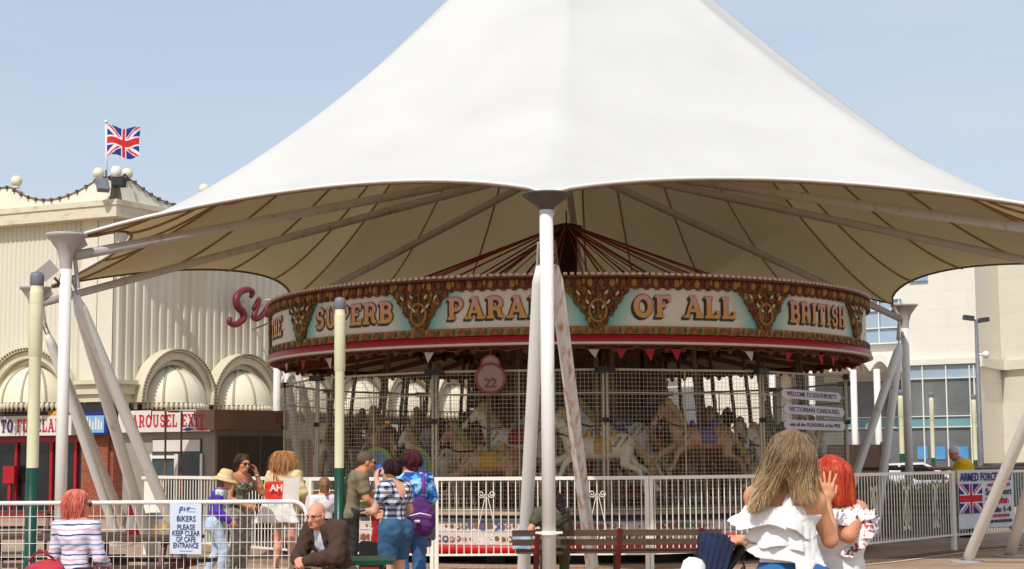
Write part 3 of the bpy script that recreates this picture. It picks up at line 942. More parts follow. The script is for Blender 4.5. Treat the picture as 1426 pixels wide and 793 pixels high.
for x in (1102, 1156, 1213, 1245):
    a = hit(x, 520, rA, oN) + oN * 1.5; mb.tube([Vector((a.x, a.y, 0)), Vector((a.x, a.y, zc0 - .15))], .1, 10)
pieces("canopy_post", mb, m_white, ca, True)
mb = MB()
for x0, x1 in ((1279, 1293), (1304, 1318), (1336, 1350)): orect(mb, x0, 622, x1, 640, .06, .07)
pieces("window_poster", mb, M("blue_poster", C(84, 146, 196), .5, .15, 3), office)

# distant white terrace glimpsed through the carousel
t = thing("terrace_row", (-2, 76, 0), "long pale terrace far behind the carousel, glimpsed below its rounding boards", "building")
mb = MB(); mb.box((0, 80, 2.1), (17, 7, 4.2)); obj("wall", mb, m_off, t)
mb = MB()
for i in range(9): mb.box((-7.2 + i * 1.8, 76.45, 1.9), (1.1, .06, 1.5))
pieces("window", mb, m_gl, t)
mb = MB(); mb.prism([(-9, 4.203), (9, 4.203), (8, 5.6), (-8, 5.6)], lambda u, v, w_: Vector((u, 80 + w_, v)), -3.6, 3.6); obj("roof", mb, m_fl, t)

# added dark board screen, keeps the bright background out of the carousel's lower gaps
t = thing("backing_screen", (3.5, 39.6, 0), "low dark brown timber windbreak behind the carousel, glimpsed between the horses' legs", "backing screen")
mb = MB(); mb.box((3.2, 39.6, .95), (11.5, .06, 1.9)); obj("boards", mb, M("dark_backing_boards", C(74, 56, 46), .8, .25, 3, stretch=(4, 1, .3)), t)
for i in range(8):
    mb = MB(); mb.box((-2.4 + 1.6 * i, 39.5, .98), (.1, .1, 1.96)); obj("post", mb, m_wood, t)

# street lamp with two heads
b = gpt(1369, 44); tp = pt(1363, 447, 44)
t = thing("street_lamp", b, "tall thin grey street lamp with two box heads in front of the pale office", "street lamp")
mb = MB(); mb.tube([b, Vector((b.x, b.y, 1.2)), Vector((b.x, b.y, tp.z))], [.075, .075, .045], 10); obj("post", mb, m_grey, t, True)
for s_ in (-1, 1):
    mb = MB(); c = Vector((b.x + s_ * .2, b.y, tp.z - .06 * (s_ > 0) + .08)); mb.box(c, (.27, .2, .12), mat=Matrix.Rotation(R(-8 * s_), 3, 'Y')); h = obj("lamp_head", mb, m_dgrey, t)
    mb = MB(); mb.tube([Vector((b.x, b.y, tp.z)), c], .03, 6); obj("arm", mb, m_grey, h)
p = pt(1373, 494, 44); mb = MB(); mb.ell(p, (.1, .1, .1), 10, 7); mb.tube([Vector((b.x, b.y, p.z)), p], .03, 6); obj("camera_dome", mb, m_white, t, True)

# lamp columns: cream above, dark green below
def lamp_column(px, ptop, pgreen, Y, wpx, label):
    b = gpt(px, Y)
    z1 = pt(px, ptop, Y).z; zg = pt(px, pgreen, Y).z; r = wpx / 2 / FPX * Y
    b = Vector((pt(px, (ptop + pgreen) / 2, Y).x, Y, 0))
    t = thing("lamp_column", b, label, "lamp column", "cream and green lamp columns")
    zm = z1 - (z1 - zg) * .43
    mb = MB(); mb.lathe([(r * .86, zg), (r * .86, zm), (r * .9, zm + .01), (r, zm + .02), (r, z1 - .2), (r * .98, z1 - .18), (r * .9, z1 - .17), (r * .9, z1 - .12)], b, 20); mb.lathe([(r * 1.02, z1 - .31), (r * 1.02, z1 - .3)], b, 20)
    obj("upper_post", mb, m_creamp, t, True)
    mb = MB(); mb.lathe([(r * .9, 0), (r * .9, zg), (0, zg)], b, 20); obj("lower_post", mb, m_green, t, True)
    mb = MB(); mb.lathe([(r * .92, z1 - .12), (r * 1.02, z1 - .11), (r * 1.02, z1 - .02), (r * .9, z1 + .02), (0, z1 + .04)], b, 20); obj("cap", mb, m_grey, t, True)
lamp_column(48.5, 383, 652, 17.6, 19, "cream and dark green lamp column in front of the arcade, at the far left")
lamp_column(473, 418, 652, 20.6, 15.5, "cream and dark green lamp column beside the man in the olive T-shirt")
lamp_column(1255, 545, 632, 46, 8, "small distant cream lamp column nearest the carousel on the right")
lamp_column(1298, 548, 638, 48, 6.5, "small distant cream lamp column in front of the office glazing, with a blue poster beside it")
lamp_column(1357, 551, 641, 50 - 1.0, 6.5, "small distant cream lamp column close to the two-headed street lamp")
# ---------------------------------------------------------------- tensile canopy
CC = Vector((1.03, 30.8, 0))
canopy = thing("tensile_canopy", CC, "huge white tensile fabric canopy on tubular steel masts over the carousel", "canopy")
HC = 4.8
masts = dict(F=(.42, 19.8), L=(-6.28, 23.1), LF=(-8.75, 30.15), RL=(-4.97, 34.9), R=(1.9, 40.6), RF=(8.22, 34.5), RT=(11.7, 29.0), RN=(7.75, 21.7))
order = ['F', 'RN', 'RT', 'RF', 'R', 'RL', 'LF', 'L']
zc = {k: HC for k in order}; zc['RL'] = 5.0; zc['RF'] = 4.78
corn = {}
for k in order:
    p = Vector((masts[k][0], masts[k][1], 0)); d = (CC - p); d.z = 0; d.normalize()
    q = p + d * (.2 if k == 'F' else .3); q.z = zc[k] + .02
    corn[k] = q
pull = {('F', 'RN'): (1.0, .48), ('L', 'F'): (1.05, .56)}
m_fab = bpy.data.materials.new("canopy_fabric"); m_fab.use_nodes = True
n = m_fab.node_tree.nodes; l = m_fab.node_tree.links
n.remove(n["Principled BSDF"]); out = n["Material Output"]
geo = n.new("ShaderNodeNewGeometry"); dA = n.new("ShaderNodeBsdfDiffuse"); tr = n.new("ShaderNodeBsdfTranslucent"); mxs = n.new("ShaderNodeMixShader")
tco = n.new("ShaderNodeTexCoord"); nzf = n.new("ShaderNodeTexNoise"); nzf.inputs['Scale'].default_value = .55; nzf.inputs['Detail'].default_value = 7
l.new(tco.outputs['Object'], nzf.inputs['Vector'])
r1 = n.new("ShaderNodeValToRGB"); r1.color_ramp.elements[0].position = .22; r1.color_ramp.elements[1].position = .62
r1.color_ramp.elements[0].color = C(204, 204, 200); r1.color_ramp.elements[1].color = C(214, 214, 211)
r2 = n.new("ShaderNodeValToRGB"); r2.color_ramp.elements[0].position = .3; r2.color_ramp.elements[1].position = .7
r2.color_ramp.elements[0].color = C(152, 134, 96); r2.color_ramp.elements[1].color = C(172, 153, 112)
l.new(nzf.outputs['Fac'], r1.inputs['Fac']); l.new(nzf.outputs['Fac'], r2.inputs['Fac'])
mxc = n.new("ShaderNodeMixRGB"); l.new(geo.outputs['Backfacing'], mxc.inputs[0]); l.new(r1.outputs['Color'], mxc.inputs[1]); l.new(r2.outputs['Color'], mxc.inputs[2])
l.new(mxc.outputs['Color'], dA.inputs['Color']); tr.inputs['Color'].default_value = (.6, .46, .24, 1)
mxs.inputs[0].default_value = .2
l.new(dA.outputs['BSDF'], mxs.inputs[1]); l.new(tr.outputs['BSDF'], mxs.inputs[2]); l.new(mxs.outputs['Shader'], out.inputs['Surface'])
m_seam = M("brown_seam", C(150, 116, 74), .8, .2, 6)
Z0, R0, PW = 12.2, .6, 1.35
TC = Vector((1.2, CC.y, 0))
def edge_pt(a, b, t):
    A_, B_ = corn[a], corn[b]
    pl, rs = pull.get((a, b), (1.0, .42))
    p = A_.lerp(B_, t); mid = A_.lerp(B_, .5); d = (CC - mid); d.z = 0; d.normalize()
    s = 4 * t * (1 - t)
    s = s ** .85
    return p + d * (pl * s) + Vector((0, 0, rs * s))
def prof(E, t):
    e = Vector((E.x - TC.x, E.y - TC.y, 0)); r = e.length; e.normalize()
    rr = r + (R0 - r) * t
    z = E.z + (Z0 - E.z) * t ** PW
    return TC + e * rr + Vector((0, 0, z))
mb = MB(); rows = []; edges = []
NS = 20; NT = 30
for i, k in enumerate(order):
    k2 = order[(i + 1) % 8]
    for j in range(NS):
        E = edge_pt(k, k2, j / NS); edges.append(E)
        rows.append([prof(E, (q / NT) ** 1.15) for q in range(NT + 1)])
mb.sheet(rows, close=True)
# order faces so that the upper side is the front side
mb.f = [tuple(reversed(f)) for f in mb.f] if True else mb.f
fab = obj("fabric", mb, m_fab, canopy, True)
v0 = fab.data.polygons[5].normal
if v0.z < 0: fab.data.flip_normals()
mb = MB(); mb.tube([e + Vector((0, 0, -.01)) for e in edges], .022, 6, closed=True); obj("edge_cable", mb, m_brown, canopy, True)
mb = MB(); mb.tube([e + Vector((0, 0, .02)) for e in edges], .024, 6, closed=True); obj("edge_hem", mb, m_white, canopy, True)
mb = MB()
for i, k in enumerate(order):
    k2 = order[(i + 1) % 8]
    for j in (0, 5, 10, 15):
        E = edge_pt(k, k2, j / NS)
        mb.tube([prof(E, (q / NT) ** 1.15) - Vector((0, 0, .032)) for q in range(NT + 1)], .02, 4)
obj("seam", mb, m_seam, canopy)
# flying mast and cap
RING = CC + Vector((0, 0, 7.15))
m_steel = M("grey_white_steel", C(176, 170, 166), .5, .1, 5, col2=C(150, 140, 130), thr=(.3, .45), stretch=(1, 1, .4))
mb = MB(); mb.tube([RING - Vector((0, 0, .3)), CC + Vector((0, 0, Z0 + .1))], .14, 12); obj("flying_mast", mb, m_steel, canopy, True)
mb = MB(); mb.lathe([(.0, Z0 + .35), (.6, Z0 + .2), (.9, Z0 - .05), (.9, Z0 - .12)], CC, 24); obj("peak_cap", mb, m_white, canopy, True)
# masts, dishes, rafters and splayed struts
feet = {
    'F': [(.12, 22.0), (1.05, 21.9)],
    'L': [(-5.72, 26.6), (-5.0, 25.75)],
    'LF': [(-7.57, 32.1), (-7.9, 34.4)],
    'RL': [(-4.1, 33.4), (-3.6, 34.9)],
    'R': [(1.2, 38.8), (2.4, 38.7)],
    'RF': [(6.1, 31.9), (7.05, 32.6)],
    'RT': [(9.0, 29.4), (9.2, 28.2)],
    'RN': [(6.92, 25.55), (7.98, 26.9)],
}
for k in order:
    x, y = masts[k]; b = Vector((x, y, 0)); h = zc[k]
    tocen = (CC - b); tocen.z = 0; tocen.normalize()
    mb = MB(); mb.tube([b, b + Vector((0, 0, h - .2))], .083, 18); mb.lathe([(.2, 0), (.2, .02), (.083, .03)], b, 18)
    ma = obj("mast", mb, m_whited, canopy, True)
    mb = MB()
    if k == 'F': mb.lathe([(.083, h - .2), (.12, h - .15), (.22, h - .08), (.29, h - .02), (.3, h), (0, h + .005)], b, 26)
    else: mb.lathe([(.083, h - .5), (.09, h - .38), (.135, h - .22), (.24, h - .07), (.285, h - .03), (.285, h), (0, h + .005)], b, 26)
    obj("mast_head", mb, M("shaded_steel_dish", C(78, 76, 74), .5, .15, 5) if k == 'F' else m_steel, ma, True)  # front head's shade under the canopy edge painted in as darker steel
    mb = MB(); a_ = b + tocen * .12 + Vector((0, 0, h - .5)); c_ = corn[k]
    mb.beam(b + tocen * .1 + Vector((0, 0, h - .2)), c_ - Vector((0, 0, .1)), .05, .12); mb.tube([b + tocen * .13 + Vector((0, 0, h - .25)), b + tocen * .2 + Vector((0, 0, h - .75))], .03, 6)
    obj("bracket", mb, m_steel, ma)
    mb = MB(); s0 = b + tocen * .12 + Vector((0, 0, h - .3)); mb.tube([s0, RING], .072, 12); obj("rafter", mb, m_steel, canopy, True)
    for i, f in enumerate(feet[k]):
        ft = Vector((f[0], f[1], 0)); tp = b + tocen * .22 + Vector((0, 0, h - .85))
        lat = (ft - b); lat -= tocen * lat.dot(tocen); lat.z = 0
        tp += lat.normalized() * .09
        mb = MB(); rr = .085
        mb.tube([ft, ft.lerp(tp, .04), ft.lerp(tp, .95), tp], [rr * .95, rr, rr, rr * .55], 16)
        rusty = (k == 'F' and i == 1)
        mm = m_rust if rusty else m_whited
        st = obj("strut", mb, mm, canopy, True, label="splayed strut with orange rust streaks" if rusty else None)
        mb = MB(); d = (tp - ft).normalized()
        for s_ in (-1, 1):
            off = Vector((s_ * .035, 0, 0)); mb.tube([tp + off - d * .05, tp + off + d * .3], .014, 6)
        mb.lathe([(.26, .0), (.26, .02), (.12, .03)], ft, 16)
        obj("tie_rod", mb, m_rusty if rusty else m_steel, st)
mb = MB(); mb.lathe([(.3, -.16), (.36, -.1), (.36, .1), (.3, .16)], RING, 24); obj("hub_ring", mb, m_steel, canopy, True)
b = Vector((masts['F'][0], masts['F'][1], 0))
mb = MB(); mb.lathe([(.084, .7), (.115, .71), (.115, .74), (.084, .75)], b, 16); mb.beam(b + Vector((-.16, -.06, .735)), b + Vector((.16, -.06, .735)), .03, .025)
obj("clamp_band", mb, m_rail, canopy)
# floodlight on the left mast
p = pt(66, 377, 23.0)
t = thing("mast_floodlight", p, "small floodlight clamped to the leftmost near mast of the white canopy", "floodlight")
mb = MB(); mb.box(p, (.24, .1, .2), mat=Matrix.Rotation(R(-40), 3, 'Y') @ Matrix.Rotation(R(20), 3, 'X')); obj("lamp_housing", mb, m_steel, t)
mb = MB(); mb.tube([p + Vector((.1, 0, -.1)), p + Vector((.16, .05, -.18)), Vector((-6.36, 23.1, p.z - .1))], .02, 6); obj("bracket", mb, m_dgrey, t, True)
# ---------------------------------------------------------------- the carousel
m_pink = M("pinkish_white_boards", C(206, 190, 182), .55, .08, 3)
m_wb = M("cream_white_panel", C(208, 202, 190), .5, .05, 2)
m_gold = M("old_gold_paint", C(150, 116, 52), .5, .3, 14)
m_goldd = M("dark_gold_carving", C(112, 78, 40), .6, .35, 16)
m_cbrown = M("brown_red_carving", C(104, 50, 34), .6, .3, 14)
m_cgreen = M("green_carving", C(74, 92, 50), .6, .3, 14)
m_cred = M("carousel_red", C(158, 22, 34), .4, .1, 4)
m_tan = M("tan_ceiling_canvas", C(196, 172, 138), .8, .12, 2)
m_dbr = M("dark_brown_wood", C(96, 68, 54), .6, .3, 6)
m_spoke = M("maroon_rods", C(128, 34, 38), .5, .15, 5)
m_brass = M("twisted_bronze_rod", C(104, 82, 60), .5, .3, 20, metal=.1)
m_teal2 = M("turquoise", C(70, 176, 176), .5, .1, 3)
m_mirror = M("bevelled_mirror", C(120, 128, 132), .12, .5, 9, metal=.7)
carousel = thing("carousel", CC, "Victorian gallopers carousel with painted rounding boards, gold lettering and carved horses", "carousel")
def ring(prof, n=144, mat=None, name="ring", parent=carousel, **k):
    mb = MB(); mb.lathe(prof, CC, n); return obj(name, mb, mat, parent, True, **k)
def cyl(r):            # frame on a cylinder: u along the arc, v = height, w = outward
    def mk(a0, z0):
        def fr(u, v, w_):
            a = a0 + u / r
            return CC + Vector(((r + w_) * math.sin(a), -(r + w_) * math.cos(a), z0 + v))
        return fr
    return mk
RB = 5.46
Zt, Zp1, Zp0, Zr1, Zr0 = 4.40, 4.235, 3.63, 3.50, 3.39
# gradient letters: pink above, yellow below (paint)
m_let = bpy.data.materials.new("pink_to_gold_letter_paint"); m_let.use_nodes = True
n = m_let.node_tree.nodes; l = m_let.node_tree.links
t_ = n.new("ShaderNodeTexCoord"); sx = n.new("ShaderNodeSeparateXYZ"); rp = n.new("ShaderNodeValToRGB"); mr = n.new("ShaderNodeMapRange")
mr.inputs[1].default_value = 3.76; mr.inputs[2].default_value = 4.13
rp.color_ramp.elements[0].position = .35; rp.color_ramp.elements[0].color = C(200, 148, 70)
rp.color_ramp.elements[1].position = .72; rp.color_ramp.elements[1].color = C(204, 150, 136)
l.new(t_.outputs['Object'], sx.inputs[0]); l.new(sx.outputs['Z'], mr.inputs[0]); l.new(mr.outputs[0], rp.inputs['Fac']); l.new(rp.outputs['Color'], n["Principled BSDF"].inputs['Base Color'])
m_lsh = M("dark_green_letter_shade", C(44, 62, 52), .5, .15, 6)
m_lout = M("dark_outline", C(70, 44, 34), .5, .15, 6)
# panel: cream with turquoise blushing from the carved brackets, as a painted colour attribute
m_pan = bpy.data.materials.new("painted_panel"); m_pan.use_nodes = True
n = m_pan.node_tree.nodes; l = m_pan.node_tree.links
at = n.new("ShaderNodeVertexColor"); at.layer_name = "paint"; l.new(at.outputs['Color'], n["Principled BSDF"].inputs['Base Color']); n["Principled BSDF"].inputs['Roughness'].default_value = .45
def hw(v):             # half width of the carved bracket at height fraction v (0 bottom .. 1 top)
    return .10 + .42 * v ** 1.15
WORDS = {-3: "THE", -2: "SUPERB", -1: "PARADE", 0: "OF ALL", 1: "BRITISH"}
ARC = R(30) * RB
rs = random.Random(3)
for bi in range(12):
    bk = bi if bi < 6 else bi - 12
    a0 = R(3 + 30 * bk)
    fr = cyl(RB)(a0, Zp0)
    H = Zp1 - Zp0
    mb = MB(); rows = []; cols = []
    NU, NV = 44, 12
    for i in range(NU + 1):
        u = ARC * i / NU; row = []
        for j in range(NV + 1):
            v = j / NV
            row.append(fr(u, v * H, 0))
            d = min(u, ARC - u) - hw(v)
            edge = max(0, 1 - max(0, d) / (.46 - .16 * v))
            k = edge ** .9 * (.95 - .35 * v)
            c0 = (lin(212), lin(206), lin(194)); c1 = (lin(64), lin(172), lin(174))
            cols.append([c0[q] * (1 - k) + c1[q] * k for q in range(3)] + [1])
        rows.append(row)
    mb.sheet(rows)
    bd = obj("rounding_board", mb, m_pan, carousel, True, label=("rounding board lettered " + WORDS[bk]) if bk in WORDS and bk > -3 else None)
    ca = bd.data.color_attributes.new("paint", 'FLOAT_COLOR', 'POINT')
    ca.data.foreach_set('color', np.array(cols, np.float32).ravel())
    if bk in WORDS:
        wd = WORDS[bk]; hgt = .335
        frt = cyl(RB)(a0 + R(15), Zp0 + .145)
        wid = {"THE": 1.0, "SUPERB": 1.86, "PARADE": 1.88, "OF ALL": 1.75, "BRITISH": 1.72}[wd]
        mb = MB()
        lettering(mb, wd, frt, hgt, width=wid, depth=.006, lift=.004, fat=1.25, off=(-.035, -.035), m=1)
        lettering(mb, wd, frt, hgt, width=wid, depth=.006, lift=.008, fat=1.25, off=(-.018, -.018), m=1)
        lettering(mb, wd, frt, hgt, width=wid, depth=.006, lift=.013, fat=1.42, off=(0, 0), m=2)
        lettering(mb, wd, frt, hgt, width=wid, depth=.006, lift=.021, fat=1.1, off=(0, 0), m=0)
        obj("lettering", mb, [m_let, m_lsh, m_lout], bd)
    # carved V-shaped bracket on the joint between two boards
    if True:
        mb = MB()
        mb.prism([(-hw(0), -.02), (hw(0), -.02)] + [(hw(q / 8) + (.03 if q % 2 else -.015), H * q / 8) for q in range(1, 9)] + [(-hw(q / 8) - (.03 if q % 2 else -.015), H * q / 8) for q in range(8, 0, -1)], fr, .004, .03, 1)
        for q in range(170):
            v = rs.random(); s_ = 1 if q % 2 else -1
            u = s_ * hw(v) * rs.random() ** .8
            sz = rs.uniform(.018, .048)
            mb.ell(fr(u, v * H, .035), (sz, sz, sz * rs.uniform(.7, 1.6)), 6, 4, m=rs.choice([0, 1, 1, 1, 1, 2, 2, 3]))
        for s_ in (-1, 1):
            for v, u in ((.86, .13), (.62, .16), (.84, .30), (.5, .08)):
                mb.ell(fr(s_ * u, v * H, .06), (.02, .025, .045), 7, 5, m=4, rot=Matrix.Rotation(s_ * .6, 3, 'Y'))
        # central oval
        mb.tube([fr(.13 * math.cos(x), H * .4 + .17 * math.sin(x), .06) for x in [2 * PI * q / 18 for q in range(18)]], .022, 5, closed=True, m=0)
        mb.tube([fr(0, -.05, .05), fr(0, H, .05)], .02, 5, m=1)
        obj("carved_bracket", mb, [m_gold, m_goldd, m_cbrown, m_cgreen, m_wb, m_cred], bd)
# carved bands
def band(name, z0, z1, r, base, step, fn, mats):
    mb = MB(); mb.lathe([(r, z0), (r + .03, z0 + .01), (r + .03, z1 - .01), (r, z1)], CC, 144, m=0)
    N = int(2 * PI * r / step)
    mk = cyl(r + .03)
    for i in range(N): fn(mb, mk(2 * PI * i / N, z0), z1 - z0, i)
    return obj(name, mb, mats, carousel)
def acanthus(mb, fr, h, i):
    mb.ell(fr(0, h * .5, .01), (.05, .04, h * .45), 7, 5, m=1 + i % 2)
    mb.ell(fr(.07, h * .65, .012), (.03, .03, .05), 6, 4, m=3 if i % 3 else 2)
    mb.ell(fr(.03, -.005, .012), (.05, .03, .028), 6, 4, m=1 + (i % 3 == 0) * 2)
def shell(mb, fr, h, i):
    mb.prism([(.085 * math.cos(x), .012 + h * .78 * math.sin(x)) for x in [PI * q / 10 for q in range(11)]], fr, .002, .014, 2 if i % 2 else 1)
    mb.prism([(.045 * math.cos(x), .012 + h * .45 * math.sin(x)) for x in [PI * q / 8 for q in range(9)]], fr, .014, .022, 1 if i % 2 else 3)
    mb.ell(fr(.11, h * .5, .01), (.02, .02, .05), 6, 4, m=3)
band("upper_carved_band", Zp1 - .01, Zt - .02, RB, m_goldd, .17, acanthus, [m_cbrown, m_goldd, m_gold, m_cbrown])
band("lower_gold_band", Zr1, Zp0 + .005, RB + .01, m_gold, .26, shell, [m_gold, M("orange_red_shell", C(160, 70, 42), .5, .2, 8), m_goldd, m_cgreen])
# crest of bulbs
mb = MB(); mb.lathe([(RB + .02, Zt - .03), (RB + .09, Zt - .015), (RB + .09, Zt + .012), (RB - .05, Zt + .02)], CC, 144, m=1)
N = 330
for i in range(N):
    a = 2 * PI * i / N; p = CC + Vector(((RB + .06) * math.sin(a), -(RB + .06) * math.cos(a), Zt + .04))
    mb.box(p, (.062, .06, .04), rz=a, m=0)
obj("cresting", mb, [m_pink, m_cbrown], carousel)
ring([(RB + .02, Zr1), (RB + .075, Zr1 - .01), (RB + .1, Zr0 + .02), (RB + .1, Zr0)], mat=m_cred, name="red_band")
ring([(RB + .1, Zr0), (RB + .115, Zr0 - .005), (RB + .115, Zr0 - .035), (RB + .04, Zr0 - .04)], mat=m_wb, name="white_bead")
ring([(RB + .05, Zr0 - .035), (RB + .03, Zr0 - .06), (RB - .03, Zr0 - .06), (RB - .12, Zr0 - .02), (RB - .12, Zt - .1), (RB - .01, Zt - .02)], mat=m_cbrown, name="inner_rim")
# ceiling under the boards, with frame arms
ring([(RB - .13, Zr0 + .02), (4.4, 3.5), (3.0, 3.72), (1.2, 4.0)], mat=m_tan, name="ceiling")
mb = MB()
for i in range(24):
    a = 2 * PI * (i + .3) / 24; s_, c_ = math.sin(a), -math.cos(a)
    mb.beam(CC + Vector((s_ * 5.3, c_ * 5.3, 3.34)), CC + Vector((s_ * 1.3, c_ * 1.3, 3.9)), .07, .1)
obj("ceiling_arm", mb, m_cbrown, carousel)
mb = MB(); rs = random.Random(5)
for r_, n_, z_ in ((5.3, 120, 3.345), (3.1, 50, 3.62)):
    mb.lathe([(r_, z_ + .08), (r_ - .02, z_ + .08), (r_ - .02, z_ - .01), (r_, z_ - .01), (r_, z_ + .08)], CC, 96, m=0)
    for i in range(n_):
        a = 2 * PI * i / n_
        fr = cyl(r_)(a, z_)
        hgt = .05 + .07 * abs(math.sin(i * .9))
        mb.ell(fr(0, -hgt * .4, 0), (.05, .03, hgt * .6), 6, 4, m=i % 3)
        mb.ell(fr(.06, .0, .02), (.05, .03, .05), 6, 4, m=(i + 1) % 3)
obj("carved_valance", mb, [m_cbrown, m_goldd, M("deep_red_carving", C(110, 26, 28), .5, .2, 9), m_wb], carousel)
# centre pole and rods
zp = pt(790, 312, 30.8).z
mb = MB(); mb.lathe([(.2, 3.9), (.2, zp - .25), (.3, zp - .2), (.3, zp - .05), (.12, zp), (0, zp + .02)], CC, 20); mb.tube([CC + Vector((0, 0, zp)), CC + Vector((0, 0, zp + .25))], .015, 6)
obj("centre_pole", mb, M("near_black_pole", C(44, 24, 24), .6, .2, 4), carousel, True)
mb = MB()
for i in range(24):
    a = 2 * PI * (i + .5) / 24; s_, c_ = math.sin(a), -math.cos(a)
    mb = MB(); mb.tube([CC + Vector((s_ * .27, c_ * .27, zp - .1)), CC + Vector((s_ * 4.7, c_ * 4.7, Zt - .25))], .015, 6)
    mb.tube([CC + Vector((s_ * .25, c_ * .25, zp - .2)), CC + Vector((s_ * 2.9, c_ * 2.9, Zt - .25))], .010, 5)
    obj("spoke", mb, m_spoke, carousel)
# centre: engine surround with mirrors, organ, upper shutters
mb = MB(); mb.lathe([(1.75, .8), (1.75, 3.75)], CC, 24); mb.lathe([(1.95, 2.28), (2.02, 2.3), (2.02, 2.42), (1.9, 2.5)], CC, 48); obj("centre_drum", mb, m_dbr, carousel)
for i in range(12):
    a = 2 * PI * i / 12; fr = cyl(1.78)(a, .8)
    mb = MB()
    mb.prism([(-.42, .12), (.42, .12), (.42, 1.18), (.3, 1.38), (0, 1.5), (-.3, 1.38), (-.42, 1.18)], fr, .01, .05, 0)
    mb.prism([(.33 * math.cos(x), .75 + .3 * math.sin(x)) for x in [2 * PI * q / 20 for q in range(20)]], fr, .05, .056, 2)
    mb.tube([fr(.35 * math.cos(x), .75 + .33 * math.sin(x), .07) for x in [2 * PI * q / 20 for q in range(20)]], .04, 6, closed=True, m=1)
    mb.prism([(-.12, 1.16), (.12, 1.16), (0, 1.42)], fr, .05, .07, 1)
    for s_ in (-1, 1): mb.prism([(s_ * .4, 1.1), (s_ * .25, 1.1), (s_ * .3, 1.36)], fr, .05, .07, 1)
    mb.prism([(-.4, .16), (.4, .16), (.4, .34), (-.4, .34)], fr, .05, .07, 1)
    obj("mirror_panel", mb, [m_wb, m_cred, m_mirror], carousel)
    mb = MB(); mb.prism([(-.4, 1.75), (.4, 1.75), (.4, 2.7), (-.4, 2.7)], fr, .01, .04, 0)
    for q in range(26): mb.ell(fr(rs.uniform(-.36, .36), rs.uniform(1.78, 2.66), .05), (.035, .035, .05), 6, 4, m=rs.choice([0, 1, 1, 2]))
    obj("upper_panel", mb, [m_dbr, m_goldd, m_cbrown], carousel)
# platform with two rows of painted fascia
m_plank = M("platform_planks", C(158, 136, 116), .7, .2, 4)
ring([(0, .8), (5.32, .8), (5.34, .78), (5.34, .745)], mat=m_plank, name="platform", n=96)
ring([(5.30, .745), (5.30, .70), (5.36, .69), (5.36, .655)], mat=m_dgrey, name="platform_trim", n=96)
mb = MB(); mb.lathe([(5.3, .66), (5.32, .655), (5.33, .50), (5.3, .495)], CC, 96, m=0); mb.lathe([(5.42, .49), (5.44, .485), (5.45, .30), (5.3, .295)], CC, 96, m=0); mb.lathe([(5.3, .495), (5.44, .487)], CC, 96, m=0)
fas = obj("platform_fascia", mb, m_pink, carousel)
mb = MB(); rs = random.Random(11)
for row, (r_, z_, n_) in enumerate(((5.335, .578, 22), (5.455, .392, 22))):
    for i in range(n_):
        fr = cyl(r_)(2 * PI * (i + .5 * row) / n_, z_); half = PI * r_ / n_ * .8
        K_ = 13
        for q in range(K_):
            x = -half + 2 * half * q / (K_ - 1); e = 1 - abs(2 * q / (K_ - 1) - 1)
            rad = .022 + .04 * e ** .6 * rs.uniform(.7, 1.15)
            cx, cy = x, rs.uniform(-.012, .012)
            mb.prism([(cx + rad * 1.05 * math.cos(t), cy + rad * math.sin(t)) for t in [2 * PI * k / 10 for k in range(10)]], fr, .001, .004 + q * .0003, rs.choice([0, 0, 1, 1, 2, 3, 4]) if e > .35 else rs.choice([0, 1]))
            mb.prism([(cx + rad * .45 * math.cos(t), cy + rad * .45 * math.sin(t)) for t in [2 * PI * k / 8 for k in range(8)]], fr, .0085, .0095, rs.choice([0, 5, 1]))
obj("painted_scrolls", mb, [M("scroll_rust", C(146, 84, 66), .6, .1, 9), M("scroll_brown", C(120, 92, 70), .6, .1, 9), M("scroll_blue", C(70, 84, 130), .6, .1, 9), M("scroll_green", C(70, 110, 84), .6, .1, 9), M("scroll_rose", C(176, 96, 96), .6, .1, 9), m_pink], fas)
ring([(5.46, .295), (5.47, .29), (5.47, .17), (5.3, .165)], mat=M("bright_red_kickboard", C(196, 24, 28), .4, .08, 4), name="kickboard", n=96)
mb = MB()
for i in range(24):
    a = 2 * PI * i / 24; p = CC + Vector((4.9 * math.sin(a), -4.9 * math.cos(a), .08)); mb.box(p, (.3, .3, .17), rz=a)
mb.lathe([(4.5, .0), (4.5, .75)], CC, 48)
obj("undercarriage", mb, m_black, carousel)

